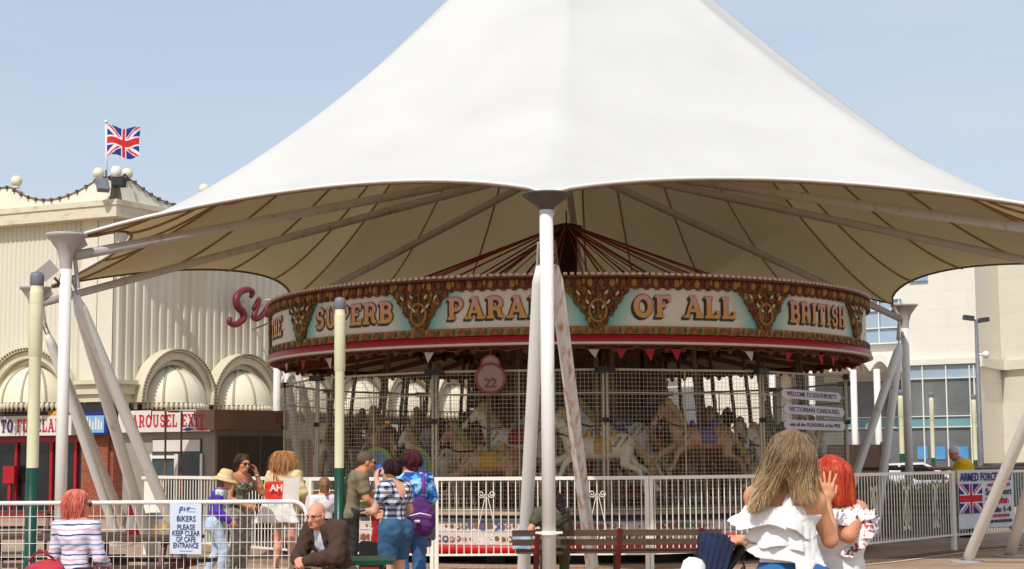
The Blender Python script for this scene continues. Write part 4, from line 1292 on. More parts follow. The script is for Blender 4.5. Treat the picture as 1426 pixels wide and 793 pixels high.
# ---- horses
def coat(name, c1, c2, sc, th):
    return M(name, c1, .35, .1, sc, col2=c2, thr=th, spec=.5)
coats = [coat("dapple_cream_coat", C(204, 194, 172), C(148, 156, 108), 4.5, (.34, .42)), coat("tan_coat", C(166, 128, 94), C(128, 84, 54), 4, (.38, .5)), coat("grey_cream_coat", C(196, 190, 180), C(126, 114, 138), 4.2, (.33, .4)), coat("chestnut_coat", C(130, 78, 52), C(92, 52, 38), 4, (.4, .5)), coat("ivory_coat", C(206, 194, 172), C(160, 136, 102), 5, (.34, .44))]
def horse_field():
    f = Field((-.3, -1.0, -.2), (.3, 1.05, 1.35), .016)
    f.ell((0, -.05, .5), (.165, .46, .19), k=.05); f.ell((0, .3, .52), (.16, .22, .22), k=.06); f.ell((0, -.38, .54), (.17, .22, .21), k=.06)
    f.cone((0, .38, .56), (0, .60, .92), .15, .085, k=.06, fl=((1, 0, 0), .75)); 
    f.ell((0, .64, .97), (.065, .12, .1), k=.05)
    f.cone((0, .66, .95), (0, .86, .76), .075, .05, k=.04, fl=((1, 0, 0), .8)); f.ell((0, .87, .745), (.045, .055, .045), k=.03)
    for s in (-1, 1):
        f.cone((s * .045, .6, 1.04), (s * .05, .585, 1.14), .024, .008, k=.02)
        f.ell((s * .05, .72, .93), (.02, .03, .02), k=.02)
        up_ = .1 * s
        f.cone((s * .09, .36, .42), (s * .1, .62 + up_, .27), .08, .052, k=.04); f.cone((s * .1, .62 + up_, .27), (s * .1, .72 + up_, .06 + .1 * (s > 0)), .048, .034, k=.02); f.cone((s * .1, .72 + up_, .06 + .1 * (s > 0)), (s * .1, .80 + up_, .0 + .1 * (s > 0)), .038, .046, k=.02)
        f.cone((s * .09, -.44, .46), (s * .1, -.5 - up_, .24), .11, .07, k=.05); f.cone((s * .1, -.5 - up_, .24), (s * .1, -.74 - up_, .13), .06, .04, k=.02); f.cone((s * .1, -.74 - up_, .13), (s * .1, -.82 - up_, -.09), .038, .034, k=.02); f.cone((s * .1, -.82 - up_, -.09), (s * .1, -.86 - up_, -.16), .036, .046, k=.02)
    return f
m_mane = M("green_gold_mane", C(120, 122, 62), .5, .35, 12)
m_mane2 = M("ochre_mane", C(156, 130, 84), .5, .3, 12)
m_sadA = M("yellow_saddle", C(178, 132, 52), .45, .12, 6); m_sadB = M("violet_saddle", C(92, 80, 120), .45, .15, 8); m_sadC = M("red_saddle", C(150, 34, 36), .45, .12, 6)
hroot = horse_field().build("horse", coats[0], None)
f = Field((-.25, -1.15, -.1), (.25, 1.0, 1.3), .016)
for q in range(8):
    t = q / 7; f.ell((.02 * (-1) ** q, .30 + .27 * t, .74 + .34 * t), (.085 - .02 * t, .07, .075), k=.02)
f.wob(.008, 60)
hm = f.build("mane", m_mane, hroot)
f = Field((-.15, -1.15, -.1), (.15, -.35, .75), .016)
for q in range(6): f.ell((0, -.58 - .07 * q, .56 - .06 * q - .02 * q * q * .5), (.05, .06, .075), k=.03)
f.wob(.008, 60)
ht = f.build("tail", m_mane2, hroot)
f = Field((-.3, -.5, .2), (.3, .4, .95), .014)
f.ell((0, -.06, .5), (.19, .27, .195), k=.0); f.plane((0, 0, .4), (0, 0, -1)); f.ell((0, -.26, .72), (.11, .06, .09), k=.05); f.ell((0, .14, .72), (.06, .05, .08), k=.04)
hs = f.build("saddle", m_sadA, hroot)
mb = MB()
for s in (-1, 1): mb.tube([(s * .05, .82, .78), (s * .11, .66, .74), (s * .16, .45, .66), (s * .15, .2, .68)], .013, 5)
mb.tube([(.075 * math.cos(t), .42 + .02 * math.sin(t) + .0, .56 + .19 * math.sin(t)) for t in [2 * PI * k / 16 for k in range(16)]], .012, 5, closed=True)
mb.tube([(.062 * math.cos(t), .80, .80 + .07 * math.sin(t)) for t in [2 * PI * k / 12 for k in range(12)]], .012, 5, closed=True)
hb = obj("bridle", mb, m_black, hroot, world=False)
mb = MB(); rs = random.Random(2)
for s in (-1, 1):
    for q in range(8):
        mb.ell((s * (.155 + .006 * (q % 2)), .24 + .03 * q, .46 + .045 * ((q * 7) % 4)), (.014, .03, .02), 7, 5, m=(0, 0, 1, 0, 3, 0, 2, 3)[q], rot=Matrix.Rotation(q * .8, 3, 'X'))
        mb.ell((s * .168, -.24 - .03 * q, .52 + .04 * ((q * 5) % 4)), (.012, .034, .018), 7, 5, m=(0, 3, 0, 1, 0, 3, 0, 2)[q], rot=Matrix.Rotation(q * .7, 3, 'X'))
hc = obj("carved_pattern", mb, [m_mane, M("dull_violet_carving", C(112, 100, 136), .5, .2, 9), M("dull_red_carving", C(128, 64, 56), .5, .2, 9), m_gold], hroot, world=False)
mb = MB(); mb.tube([(0, 0, -.55), (0, 0, 2.2)], .036, 8); 
for q in range(60): mb.ell((.018 * math.cos(q * .9), .018 * math.sin(q * .9), -.5 + q * .045), (.03, .03, .034), 6, 4)
hp = obj("pole", mb, m_brass, hroot, world=False)
hkids = [hm, hs, hb, hc, hp, ht]
def set_mat(o, m):
    o.material_slots[0].link = 'OBJECT'; o.material_slots[0].material = m
rs = random.Random(21)
first = True
for ringi, (r_, n_, off) in enumerate(((4.55, 16, 4.0), (3.7, 14, 10), (2.85, 10, 0))):
    for i in range(n_):
        a = 2 * PI * i / n_ + R(off)
        if ringi == 0 and i in (13, 14): continue
        if first: h = hroot; kids = hkids; first = False
        else:
            h = hroot.copy(); COL.objects.link(h); kids = []
            for k in hkids:
                c = k.copy(); COL.objects.link(c); c.parent = h; kids.append(c)
        h.parent = carousel
        z = 1.27 + .22 * math.sin(i * 2.4 + ringi)
        h.location = Vector((r_ * math.sin(a), -r_ * math.cos(a), z))
        # facing clockwise seen from above (to the left at the front), leaning outwards a little
        h.rotation_euler = (0, R(rs.uniform(4.5, 8)), a + PI / 2)
        set_mat(h, coats[(i + ringi * 2) % 5] if ringi else [coats[0], coats[1], coats[2], coats[0], coats[4], coats[2], coats[3]][i % 7])
        set_mat(kids[0], rs.choice([m_mane, m_mane2])); set_mat(kids[1], [m_sadA, m_sadB, m_sadC][(i + ringi) % 3])
# two padded chariot seats with rounded blue backs
m_pad = M("blue_padding", C(92, 148, 190), .55, .15, 5, bump=.2)
m_ygr = M("yellow_green_rim", C(150, 168, 70), .5, .15, 6)
for px in (525, 578):
    p = pt(px, 655, 27.2); a = math.atan2(p.x - CC.x, -(p.y - CC.y))
    o = Vector((p.x, p.y, .8)); fr = flatframe(o, (1, .12, 0))
    mb = MB(); mb.prism([(-.26, .0), (.26, .0), (.26, .72)] + [(.26 * math.cos(t), .72 + .3 * math.sin(t)) for t in [PI * k / 12 for k in range(1, 12)]] + [(-.26, .72)], fr, -.1, .0, 0)
    ch = obj("chariot_seat", mb, m_ygr, carousel)
    mb = MB(); mb.prism([(-.19, .1), (.19, .1), (.19, .72)] + [(.19 * math.cos(t), .72 + .22 * math.sin(t)) for t in [PI * k / 12 for k in range(1, 12)]] + [(-.19, .72)], fr, .002, .035, 0)
    for k in (-.1, 0, .1): mb.tube([fr(k, .12, .04), fr(k, .9, .04)], .02, 6)
    obj("padding", mb, m_pad, ch)
    mb = MB(); mb.box(fr(0, .3, -.3), (.55, .5, .12)); mb.box(fr(0, .14, -.3), (.5, .45, .28)); obj("seat", mb, m_ygr, ch)
# round hanging sign
p = pt(683, 527, 25.75)
t = thing("hanging_sign", p, "round pale sign with a red rim hanging under the carousel rounding boards", "sign")
fr = flatframe(p, (1, -.08, 0)); rr = .225
mb = MB(); mb.prism([(rr * math.cos(x), rr * math.sin(x)) for x in [2 * PI * k / 28 for k in range(28)]], fr, -.015, 0, 0); mb.prism([(rr * .62 * math.cos(x), .22 + rr * .62 * math.sin(x)) for x in [2 * PI * k / 24 for k in range(24)]], fr, -.022, -.006, 0)
obj("disc", mb, M("dull_pink_disc", C(150, 128, 118), .6, .08, 4), t)
mb = MB(); mb.tube([fr(rr * math.cos(x), rr * math.sin(x), 0) for x in [2 * PI * k / 28 for k in range(28)]], .022, 6, closed=True); mb.tube([fr(rr * .62 * math.cos(x), .22 + rr * .62 * math.sin(x), -.012) for x in [PI * (-.15 + 1.3 * k / 24) for k in range(25)]], .016, 6); mb.tube([fr(0, .36, -.01), fr(0, .5, -.01)], .012, 5)
obj("rim", mb, M("dull_red_rim", C(138, 66, 62), .6, .1, 4), t)
plain_text("numerals", "22", M("faded_brown", C(120, 70, 64), .6, .1, 4), fr(0, -.08, 0), (1, -.08, 0), .2, t, bold=.006)

# bunting under the rounding boards
m_bl2 = M("pennant_blue", C(40, 50, 96), .8, .1, 5); m_re2 = M("pennant_red", C(160, 36, 40), .8, .1, 5); m_wh2 = M("pennant_white", C(184, 178, 170), .8, .05, 5)
bun = thing("bunting", CC - Vector((0, 5.3, -3.2)), "string of red, white and blue pennants hanging under the carousel rim", "bunting")
mb = MB(); fl = MB(); rs = random.Random(9); N = 34; pts = []
for i in range(N + 1):
    a = R(-80) + R(160) * i / N
    for q in range(3):
        aa = a + R(160) / N * q / 3; pts.append(CC + Vector((5.36 * math.sin(aa), -5.36 * math.cos(aa), 3.33 - .05 * math.sin(PI * q / 3))))
    if i < N and rs.random() < .3:
        fr = cyl(5.36)(a + R(160) / N / 2, 3.29); tw = rs.uniform(-.06, .06)
        fl.prism([(-.09, 0), (.09, 0), (tw, -.14 - .05 * rs.random())], fr, -.003, .003, rs.choice([0, 0, 1, 2]))
obj("cord", (mb.tube(pts, .008, 4), mb)[1], m_brown, bun); pieces("pennant", fl, [m_re2, m_bl2, m_wh2], bun)

# ---------------------------------------------------------------- wire mesh screens round the carousel
RM = 5.24
zt_, zb_ = 2.98, .80
desc = {-3: "at the far left end", -2: "behind the lamp column and the olive T-shirt man", -1: "behind the canopy's middle mast", 0: "right of the canopy's middle mast", 1: "carrying the three welcome boards", 2: "at the far right end"}
for bi in range(12):
    bk = bi if bi < 6 else bi - 12
    a = R(4.4 + 30 * bk); b = R(4.4 + 30 * (bk + 1))
    A0 = CC + Vector((RM * math.sin(a), -RM * math.cos(a), 0)); B0 = CC + Vector((RM * math.sin(b), -RM * math.cos(b), 0))
    lab = "wire mesh screen round the carousel, " + desc[bk] if bk in desc else "wire mesh screen panel on the far side of the carousel"
    t = thing("mesh_screen", A0.lerp(B0, .5) + Vector((0, 0, zb_)), lab, "mesh screen", "wire mesh screens round the carousel")
    d = (B0 - A0).normalized(); L = (B0 - A0).length; nrm = Vector((d.y, -d.x, 0))
    for e in (.03, L - .03):
        mb = MB(); mb.tube([A0 + d * e + Vector((0, 0, zb_)), A0 + d * e + Vector((0, 0, zt_))], .02, 8); obj("post", mb, m_galv, t, True)
    mb = MB(); mb.tube([A0 + Vector((0, 0, zt_)), B0 + Vector((0, 0, zt_))], .02, 8); obj("top_rail", mb, m_rail if False else m_galv, t, True)
    mb = MB(); mb.tube([A0 + Vector((0, 0, zb_ + .02)), B0 + Vector((0, 0, zb_ + .02))], .018, 8); obj("bottom_rail", mb, m_galv, t, True)
    mb = MB(); mb.tube([A0.lerp(B0, .5) + Vector((0, 0, zb_)), A0.lerp(B0, .5) + Vector((0, 0, zt_))], .012, 6); mb.tube([A0 + Vector((0, 0, 2.62)), B0 + Vector((0, 0, 2.62))], .012, 6); obj("stiffener", mb, m_galv, t)
    mb = MB(); st = .064
    k = int(L / st)
    for i in range(1, k):
        p = A0 + d * (L * i / k); mb.beam(p + Vector((0, 0, zb_)), p + Vector((0, 0, zt_)), .0045, .0045)
    k = int((zt_ - zb_) / st)
    for i in range(1, k):
        z = zb_ + (zt_ - zb_) * i / k; mb.beam(A0 + nrm * .0046 + Vector((0, 0, z)), B0 + nrm * .0046 + Vector((0, 0, z)), .0045, .0045)
    obj("wire_mesh", mb, m_galv, t)
    mb = MB(); mb.box(A0 + Vector((0, 0, zt_ + .0)), (.3, .1, .09), rz=math.atan2(d.y, d.x)); mb.box(A0 + Vector((0, 0, 2.2)), (.09, .09, .07)); pieces("clamp", mb, m_black, t)
# welcome boards fixed on the mesh
a = R(4.4 + 30); b = R(4.4 + 60)
A0 = CC + Vector((RM * math.sin(a), -RM * math.cos(a), 0)); B0 = CC + Vector((RM * math.sin(b), -RM * math.cos(b), 0))
d = (B0 - A0).normalized(); nrm = Vector((d.y, -d.x, 0)); p0 = A0 + nrm * .05
m_board = M("pale_lilac_board", C(206, 200, 206), .5, .05, 4); m_btx = M("dark_violet_lettering", C(70, 58, 92), .5, .1, 5)
for txt, (x0, y0), (x1, y1), h_, lab in (("WELCOME TO SOUTHPORT'S", (1088, 548), (1170, 554), 13, "topmost white board on the mesh screen, lettered WELCOME TO SOUTHPORT'S"),
        ("VICTORIAN CAROUSEL", (1091, 569.5), (1175, 575), 13, "middle white board on the mesh screen, lettered VICTORIAN CAROUSEL"),
        ("visit all the PLEASURES of the PIER", (1092, 591), (1176, 594), 13, "lowest white board on the mesh screen, lettered visit all the PLEASURES of the PIER")):
    pa = hit(x0, y0, p0, nrm); pb = hit(x1, y1, p0, nrm)
    c = (pa + pb) / 2; xd = (pb - pa).normalized(); L = (pb - pa).length; hh = h_ / 2 / FPX * c.y
    t = thing("welcome_board", c, lab, "sign", "welcome boards on the mesh screen")
    fr = flatframe(c, xd, Vector((0, 0, 1)) - xd * xd.z)
    poly = [(L / 2 - .06, -hh), (L / 2, -hh + .05), (L / 2, hh - .05), (L / 2 - .06, hh), (-L / 2 + .06, hh), (-L / 2, hh - .05), (-L / 2, -hh + .05), (-L / 2 + .06, -hh)]
    mb = MB(); mb.prism(poly, fr, -.01, .01); obj("board", mb, m_board, t)
    plain_text("lettering", txt, m_btx, fr(0, 0, .01), xd, .105 if 'visit' not in txt else .085, t, bold=.001, width=L * .84)

# ---------------------------------------------------------------- cream railings in front of the carousel
HR, HB = 1.31, .26
stations = [(208, 29.2), (430, 24.75), (605, 23.65), (905, 23.65), (1190, 25.7), (1329, 28.7), (1470, 31.6)]
SP = [gpt(x, y) for x, y in stations]
def scroll(mb, o, d, top, bot):
    up_ = Vector((0, 0, 1))
    for zc_, s2 in ((top, -1), (bot, 1)):
        for s in (-1, 1):
            mb.tube([o + d * (s * (.075 + (.055 - .045 * q / 16) * math.cos(q * .62 + PI)) ) + up_ * (zc_ + s2 * -1 * (.055 - .045 * q / 16) * math.sin(q * .62 + PI)) for q in range(17)], .007, 5)
    for s in (-1, 1):
        mb.tube([o + d * (s * .02) + up_ * (top - .04), o + d * (s * .12) + up_ * ((top + bot) / 2 - .15), o + d * (s * .04) + up_ * (bot + .04)], .006, 5)
    mb.tube([o + up_ * (top - .05), o + up_ * (bot + .05)], .006, 5)
labs = ["cream bar railing behind the straw-hatted woman and the blonde shopper", "cream grid railing behind the man in the olive T-shirt", "cream bar railing with two scroll ornaments, behind the middle mast", "cream bar railing behind the long bench and the long-haired blonde woman", "cream bar railing with three scroll ornaments, receding at right behind the red-haired woman", "cream bar railing at the far right, carrying the Armed Forces banner"]
for i in range(len(SP) - 1):
    A0, B0 = SP[i], SP[i + 1]; d = (B0 - A0); L = d.length; d.normalize()
    t = thing("railing", A0.lerp(B0, .5), labs[i], "railing", "cream railings round the carousel")
    U = lambda z: Vector((0, 0, z))
    ps = [0.03, L - .03] 
    for e in ps:
        mb = MB(); mb.box(A0 + d * e + U(HR / 2), (.055, .055, HR), rz=math.atan2(d.y, d.x)); obj("post", mb, m_rail, t)
    mb = MB(); mb.beam(A0 + U(HR + .02), B0 + U(HR + .02), .05, .05); obj("top_rail", mb, m_rail, t)
    mb = MB(); mb.beam(A0 + U(HB), B0 + U(HB), .03, .03); obj("bottom_rail", mb, m_rail, t)
    mb = MB()
    if i == 1:
        k = int(L / .17)
        for q in range(1, k): mb.tube([A0 + d * (L * q / k) + U(HB), A0 + d * (L * q / k) + U(HR)], .006, 5)
        for q in range(1, 7): mb.tube([A0 + U(HB + (HR - HB) * q / 7) + d * .05, B0 + U(HB + (HR - HB) * q / 7) - d * .05], .006, 5)
        mb.tube([B0 - d * .32 + U(HR - .03), B0 - d * .16 + U(HR - .05), B0 - d * .1 + U(HR - .16), B0 - d * .1 + U(HB)], .02, 6)
    else:
        k = int(L / .104)
        for q in range(1, k):
            mb.tube([A0 + d * (L * q / k) + U(HB), A0 + d * (L * q / k) + U(HR)], .0085, 5)
    obj("bars", mb, m_rail, t)
    sc = {2: (.243, .76), 4: (.18, .5, .8), 3: ()}.get(i, ())
    for e in sc:
        nn = Vector((d.y, -d.x, 0))
        mb = MB(); scroll(mb, A0 + d * (L * e) + nn * .02, d, HR - .2, HB + .18); obj("scroll_ornament", mb, m_rail, t)
gp_ = gpt(214, 29.0)
t = thing("gate_post", gp_, "broad cream gate pier at the end of the railing beside the grey litter bin", "gate pier")
mb = MB(); mb.box(gp_ + Vector((0, 0, .65)), (.34, .16, 1.3)); obj("pier", mb, m_rail, t)
mb = MB(); mb.box(gp_ + Vector((0, 0, 1.32)), (.42, .22, .05)); obj("pier_cap", mb, m_rail, t)

# Armed Forces banner tied on the right-hand railing
A0, B0 = SP[5], SP[6]; d = (B0 - A0).normalized(); nrm = Vector((d.y, -d.x, 0)); p0 = A0 + nrm * .05
def bh(x, y): return hit(x, y, p0, nrm)
p_tl = bh(1332, 655); p_br = bh(1412, 732); zt_b, zb_b = p_tl.z, p_br.z
W_ = (Vector((p_br.x, p_br.y, 0)) - Vector((p_tl.x, p_tl.y, 0))).length; H_ = zt_b - zb_b
ban = thing("banner", Vector((p_tl.x, p_tl.y, zb_b)), "white Armed Forces Day banner with a union flag, tied to the right railing", "banner")
fr = flatframe(Vector((p_tl.x, p_tl.y, zb_b)), d)
mb = MB(); rows = []
for i in range(25):
    u = W_ * i / 24
    rows.append([fr(u, H_ * j / 6, .012 * math.sin(i * .9) * math.sin(j * 1.1 + 1) + .012) for j in range(7)])
mb.sheet(rows); mb.sheet([[p - nrm * .006 for p in r_] for r_ in reversed(rows)])
obj("cloth", mb, M("banner_white", C(216, 216, 222), .6, .04, 3), ban, True)
fj = flatframe(fr(.02, H_ * .26, .03), d)
mb = MB(); union_jack(mb, fj, W_ * .4, H_ * .5, .004, nu=40, nv=26, sides=False); obj("flag_print", mb, [m_flagb, m_flagw, m_flagr], ban)
TX = lambda s, u, v, size, m, w_: plain_text("lettering", s, m, fr(W_ * u, H_ * v, .028), d, size, ban, bold=.004, width=W_ * w_)
m_tb = M("banner_blue_print", C(36, 48, 120), .6, .05, 4); m_tr = M("banner_red_print", C(196, 40, 48), .6, .05, 4); m_tk = M("banner_dark_print", C(40, 42, 70), .6, .05, 4)
TX("ARMED FORCES DAY", .5, .87, .2, m_tb, .94); TX("our support", .72, .74, .09, m_tr, .42); TX("Southport", .71, .61, .17, m_tk, .48); TX("28th-30th", .68, .45, .15, m_tr, .42)
TX("Parade 1-4", .68, .3, .14, m_tk, .5)
mb = MB()
for v, c in ((.17, 0), (.075, 1)):
    u = .4
    while u < .9:
        w_ = random.uniform(.03, .07); mb.prism([(W_ * u, H_ * v), (W_ * (u + w_), H_ * v), (W_ * (u + w_), H_ * (v + .05)), (W_ * u, H_ * (v + .05))], fr, .028, .03, c); u += w_ + .015
obj("small_print", mb, [m_tr, m_tk], ban)
# ---------------------------------------------------------------- people
V = Vector
def skin_mat(name, c): 
    m = M(name, c, .52, .09, 9, spec=.35, bump=.06, bscale=70)
    m.node_tree.nodes["Principled BSDF"].inputs['Subsurface Weight'].default_value = .0
    return m
m_skin = skin_mat("fair_skin", C(214, 158, 130)); m_skint = skin_mat("tanned_skin", C(196, 134, 100)); m_skinp = skin_mat("pink_skin", C(214, 146, 122))
m_lens = M("dark_lens", C(26, 18, 20), .15, .2, 5, spec=.6)
m_eye = M("eyes", C(46, 36, 32), .25, .2, 5)
m_lips = M("lips", C(176, 92, 84), .5, .1, 8)

class Human:
    """local frame: x to the person's right, y forward, z up"""
    def __init__(s, J=None, fem=True, H=1.66, hy=0, hp=0, hr=0, build=1.0, bust=True, hands=None):
        k = H / 1.66; s.k = k; s.fem = fem
        sw = .165 if fem else .19; hw_ = .095 if fem else .09
        D = dict(pel=(0, 0, .92), wai=(0, .0, 1.06), che=(0, .0, 1.26), nek=(0, -.01, 1.415), hed=(0, .015, 1.555))
        for n_, sg in (('L', -1), ('R', 1)):
            D.update({'sh' + n_: (sg * sw, -.01, 1.36), 'el' + n_: (sg * (sw + .05), -.03, 1.08), 'wr' + n_: (sg * (sw + .055), .06, .84),
                      'hip' + n_: (sg * hw_, 0, .88), 'kn' + n_: (sg * hw_, .02, .48), 'an' + n_: (sg * hw_, -.03, .085), 'to' + n_: (sg * (hw_ + .02), .13, .03)})
        if J: D.update(J)
        s.J = {a: V(b) * k for a, b in D.items()}
        s.P = []; J = s.J; b = build
        lat = (J['shR'] - J['shL']).normalized(); axis = (J['nek'] - J['wai']).normalized(); nf = lat.cross(axis).normalized() * -1
        if nf.dot(V((0, 1, 0))) < 0: nf = -nf
        s.nf = nf; s.lat = lat; s.axis = axis
        plat = (J['hipR'] - J['hipL']).normalized(); pn = V((0, 0, 1)).cross(plat).normalized(); s.pn = pn
        A = s.add
        fl = (nf, .72)
        w1, w2, w3 = (.125, .10, .13) if fem else (.125, .122, .15)
        A('torso', J['pel'] - V((0, 0, .03)), J['wai'], w1 * b * 1.1, w2 * b, .05, (pn, .8)); A('torso', J['wai'], J['che'], w2 * b, w3 * b, .05, fl)
        A('torso', J['che'], J['che'].lerp(J['nek'], .75), w3 * b * .98, .085 * b, .05, fl)
        for n_, sg in (('L', -1), ('R', 1)):
            A('torso', J['che'].lerp(J['nek'], .72), J['sh' + n_], .07, .058 * (1 if fem else 1.15), .05)
            A('torso', J['che'] + nf * -.01, J['sh' + n_].lerp(J['che'], .35), w3 * .7 * b, .075 * b, .05)
            if fem and bust: A('bust', J['che'] + lat * sg * .07 * k + nf * .075 * k - axis * .01, J['che'] + lat * sg * .075 * k + nf * .09 * k - axis * .015, .068 * b, .06 * b, .035)
            A('hips', J['hip' + n_] - pn * .035 + V((0, 0, .015)), J['hip' + n_] - pn * .05 - V((0, 0, .02)), .105 * b, .1 * b, .04)
            m_ = 1 if fem else 1.14
            A('uarm' + n_, J['sh' + n_], J['el' + n_], .05 * b * m_, .039 * b * m_, .03); A('farm' + n_, J['el' + n_], J['el' + n_].lerp(J['wr' + n_], .35), .039 * b * m_, .041 * b * m_, .02)
            A('farm' + n_, J['el' + n_].lerp(J['wr' + n_], .35), J['wr' + n_], .041 * b * m_, .025 * m_, .02)
            A('leg' + n_, J['hip' + n_], J['kn' + n_], .088 * b, .056 * b, .04); A('shin' + n_, J['kn' + n_], J['kn' + n_].lerp(J['an' + n_], .35) - pn * .012, .054 * b, .055 * b, .02)
            A('shin' + n_, J['kn' + n_].lerp(J['an' + n_], .35) - pn * .012, J['an' + n_], .055 * b, .034, .02)
            A('foot' + n_, J['an' + n_] - V((0, 0, .01)), J['to' + n_], .038, .03, .02); A('foot' + n_, J['an' + n_] - (J['to' + n_] - J['an' + n_]) * .2 - V((0, 0, .04)), J['to' + n_] - V((0, 0, .003)), .032, .027, .02)
        A('neck', J['nek'] - axis * .04, J['hed'] - V((0, 0, .05)) * k, .056 * (1 if fem else 1.15), .05 * (1 if fem else 1.15), .03)
        s.RH = Matrix.Rotation(R(-hy), 3, 'Z') @ Matrix.Rotation(R(hp), 3, 'X') @ Matrix.Rotation(R(hr), 3, 'Y')
        s.hands = hands or {}
    def add(s, *a): s.P.append(a)
    def hp_(s, x, y, z): return s.J['hed'] + s.RH @ (V((x, y, z)) * s.k)
    def bounds(s, pts=None, m=.22):
        q = np.array([list(p[1]) for p in s.P] + [list(p[2]) for p in s.P] + [list(s.J['hed'])])
        return q.min(0) - m, q.max(0) + m
    def body(s, mat, res=.01, ears=True, brow=0):
        lo, hi = s.bounds()
        f = Field(lo, hi, res); k = s.k
        for t, a, b, r1, r2, kk, *fl in s.P: f.cone(a, b, r1 * k, r2 * k, kk * k, fl[0] if fl else None)
        # head
        Rm = np.array(s.RH); E = lambda c, r, kk, **q: f.ell(s.hp_(*c), np.array(r) * k, Rm, kk * k, **q)
        E((0, -.012, .035), (.074, .096, .088), .03); E((0, .03, -.03), (.062, .068, .085), .04); E((0, .062, -.088), (.034, .03, .026), .03)
        E((0, .088, .028), (.05, .018, .016), .025)                                    # brow
        for sg in (-1, 1):
            E((sg * .042, .066, -.022), (.026, .026, .022), .02)                       # cheek
            E((sg * .031, .094, .006), (.017, .013, .011), .008, carve=True) if res < .0085 else None
            if ears: E((sg * .075, -.008, -.008), (.012, .022, .033), .01)
        f.cone(s.hp_(0, .094, .012), s.hp_(0, .116, -.026), .011 * k, .016 * k, .012 * k)
        E((0, .112, -.034), (.019, .014, .011), .01); E((0, .093, -.062), (.026, .012, .008), .01); E((0, .09, -.074), (.022, .012, .008), .008)
        s.hand_prims(f)
        s.o = f.build("person", mat, None)
        return s.o
    def hand_prims(s, f):
        k = s.k
        for n_, sg in (('L', -1), ('R', 1)):
            h = s.hands.get(n_, {})
            w = s.J['wr' + n_]; d = V(h['d']).normalized() if 'd' in h else (w - s.J['el' + n_]).normalized()
            pnorm = V(h['n']) if 'n' in h else V((-sg, .2, 0))
            pnorm = (pnorm - d * pnorm.dot(d)).normalized(); side = d.cross(pnorm) * (1 if h.get('flip') else 1)
            # thumb towards +side * ts
            ts = h.get('ts', 1); curl = h.get('curl', .45); sp = h.get('spread', .0)
            f.cone(w, w + d * .03 * k, .025 * k, .028 * k, .015)
            for q in range(4):
                o = (q - 1.5) * .0195 * k
                f.cone(w + d * .02 * k + side * o * .6, w + d * .082 * k + side * o, .0155 * k, .0125 * k, .012)
            L = (.074, .082, .076, .06)
            for q in range(4):
                o = (1.5 - q) * .0195 * k * ts
                c = w + d * .084 * k + side * o
                a1 = curl * .75; dd = d * math.cos(a1) + pnorm * math.sin(a1) + side * ts * sp * (1.5 - q) * .2; dd.normalize()
                p1 = c + dd * L[q] * .5 * k
                a2 = curl * 1.9; d2 = d * math.cos(a2) + pnorm * math.sin(a2) + side * ts * sp * (1.5 - q) * .25; d2.normalize()
                p2 = p1 + d2 * L[q] * .5 * k
                r_ = h.get('r', .0092) * k
                f.cone(c, p1, r_ * 1.05, r_, .006); f.cone(p1, p2, r_, r_ * .82, .003)
            t0 = w + d * .028 * k + side * ts * .026 * k
            t1 = t0 + (d * .7 + side * ts * .62 + pnorm * .35).normalized() * .042 * k
            t2 = t1 + (d * .85 + side * ts * (.2 - .3 * curl) + pnorm * .5 * curl).normalized() * .034 * k
            f.cone(t0, t1, .0145 * k, .0115 * k, .01); f.cone(t1, t2, .0112 * k, .0092 * k, .004)
    def cloth(s, name, mat, tags, infl=.012, cuts=(), res=.012, wob=.003, fr=38, seed=0, extra=None, carve=None, label=None):
        k = s.k
        pts = []; use = []
        for t, a, b, r1, r2, kk, *fl in s.P:
            if t in tags:
                lim = tags[t] if isinstance(tags, dict) else 1
                if isinstance(lim, tuple): lim, inf2 = lim
                else: inf2 = infl
                use.append((t, a, b, r1, r2, kk, fl[0] if fl else None, lim, inf2))
                pts += [list(a), list(b)]
        q = np.array(pts); lo = q.min(0) - .24; hi = q.max(0) + .24
        f = Field(lo, hi, res)
        # a two-piece limb (forearm, shin) is cut by one limit running over both pieces
        seen = {}
        for t, a, b, r1, r2, kk, fl, lim, inf2 in use:
            i = seen.get(t, 0); seen[t] = i + 1
            if t[:4] in ('farm', 'shin'):
                cut = .35
                l_ = min(1, lim / cut) if i == 0 else (lim - cut) / (1 - cut)
                if l_ <= 0: continue
                if l_ < 1: b = V(a).lerp(V(b), l_); r2 = r1 + (r2 - r1) * l_
            elif lim < 1: b = V(a).lerp(V(b), lim); r2 = r1 + (r2 - r1) * lim
            f.cone(a, b, (r1 + inf2) * k, (r2 + inf2) * k, kk * k, fl)
        if extra: extra(f)
        if wob: f.wob(wob, fr, seed)
        for p, n_ in cuts: f.plane(V(p) * k, n_)
        if carve: carve(f)
        o = f.build(name, mat, s.o)
        if label: o['label'] = label
        return o
    def hair(s, mat, name="hair", vol=.016, back=.0, face=True, extra=None, wob=.004, fr=70, res=.008, low=-.03, seed=0):
        c = s.J['hed']; f = Field(np.array(c) - .3, np.array(c) + .25, res); Rm = np.array(s.RH); k = s.k
        f.ell(s.hp_(0, -.018, .04), np.array((.078 + vol, .1 + vol, .09 + vol)) * k, Rm, 0)
        if back: f.ell(s.hp_(0, -.045, -.04), np.array((.07 + vol * .6, .06 + vol, .08 + back)) * k, Rm, .03)
        if extra: extra(f)
        f.wob(wob, fr, seed)
        if face:
            f.ell(s.hp_(0, .10, -.02), np.array((.068, .085, .095)) * k, Rm, 0, carve=True)
            if not back: f.plane(s.hp_(0, 0, low), s.RH @ V((0, .55, -1)))
        return f.build(name, mat, s.o)
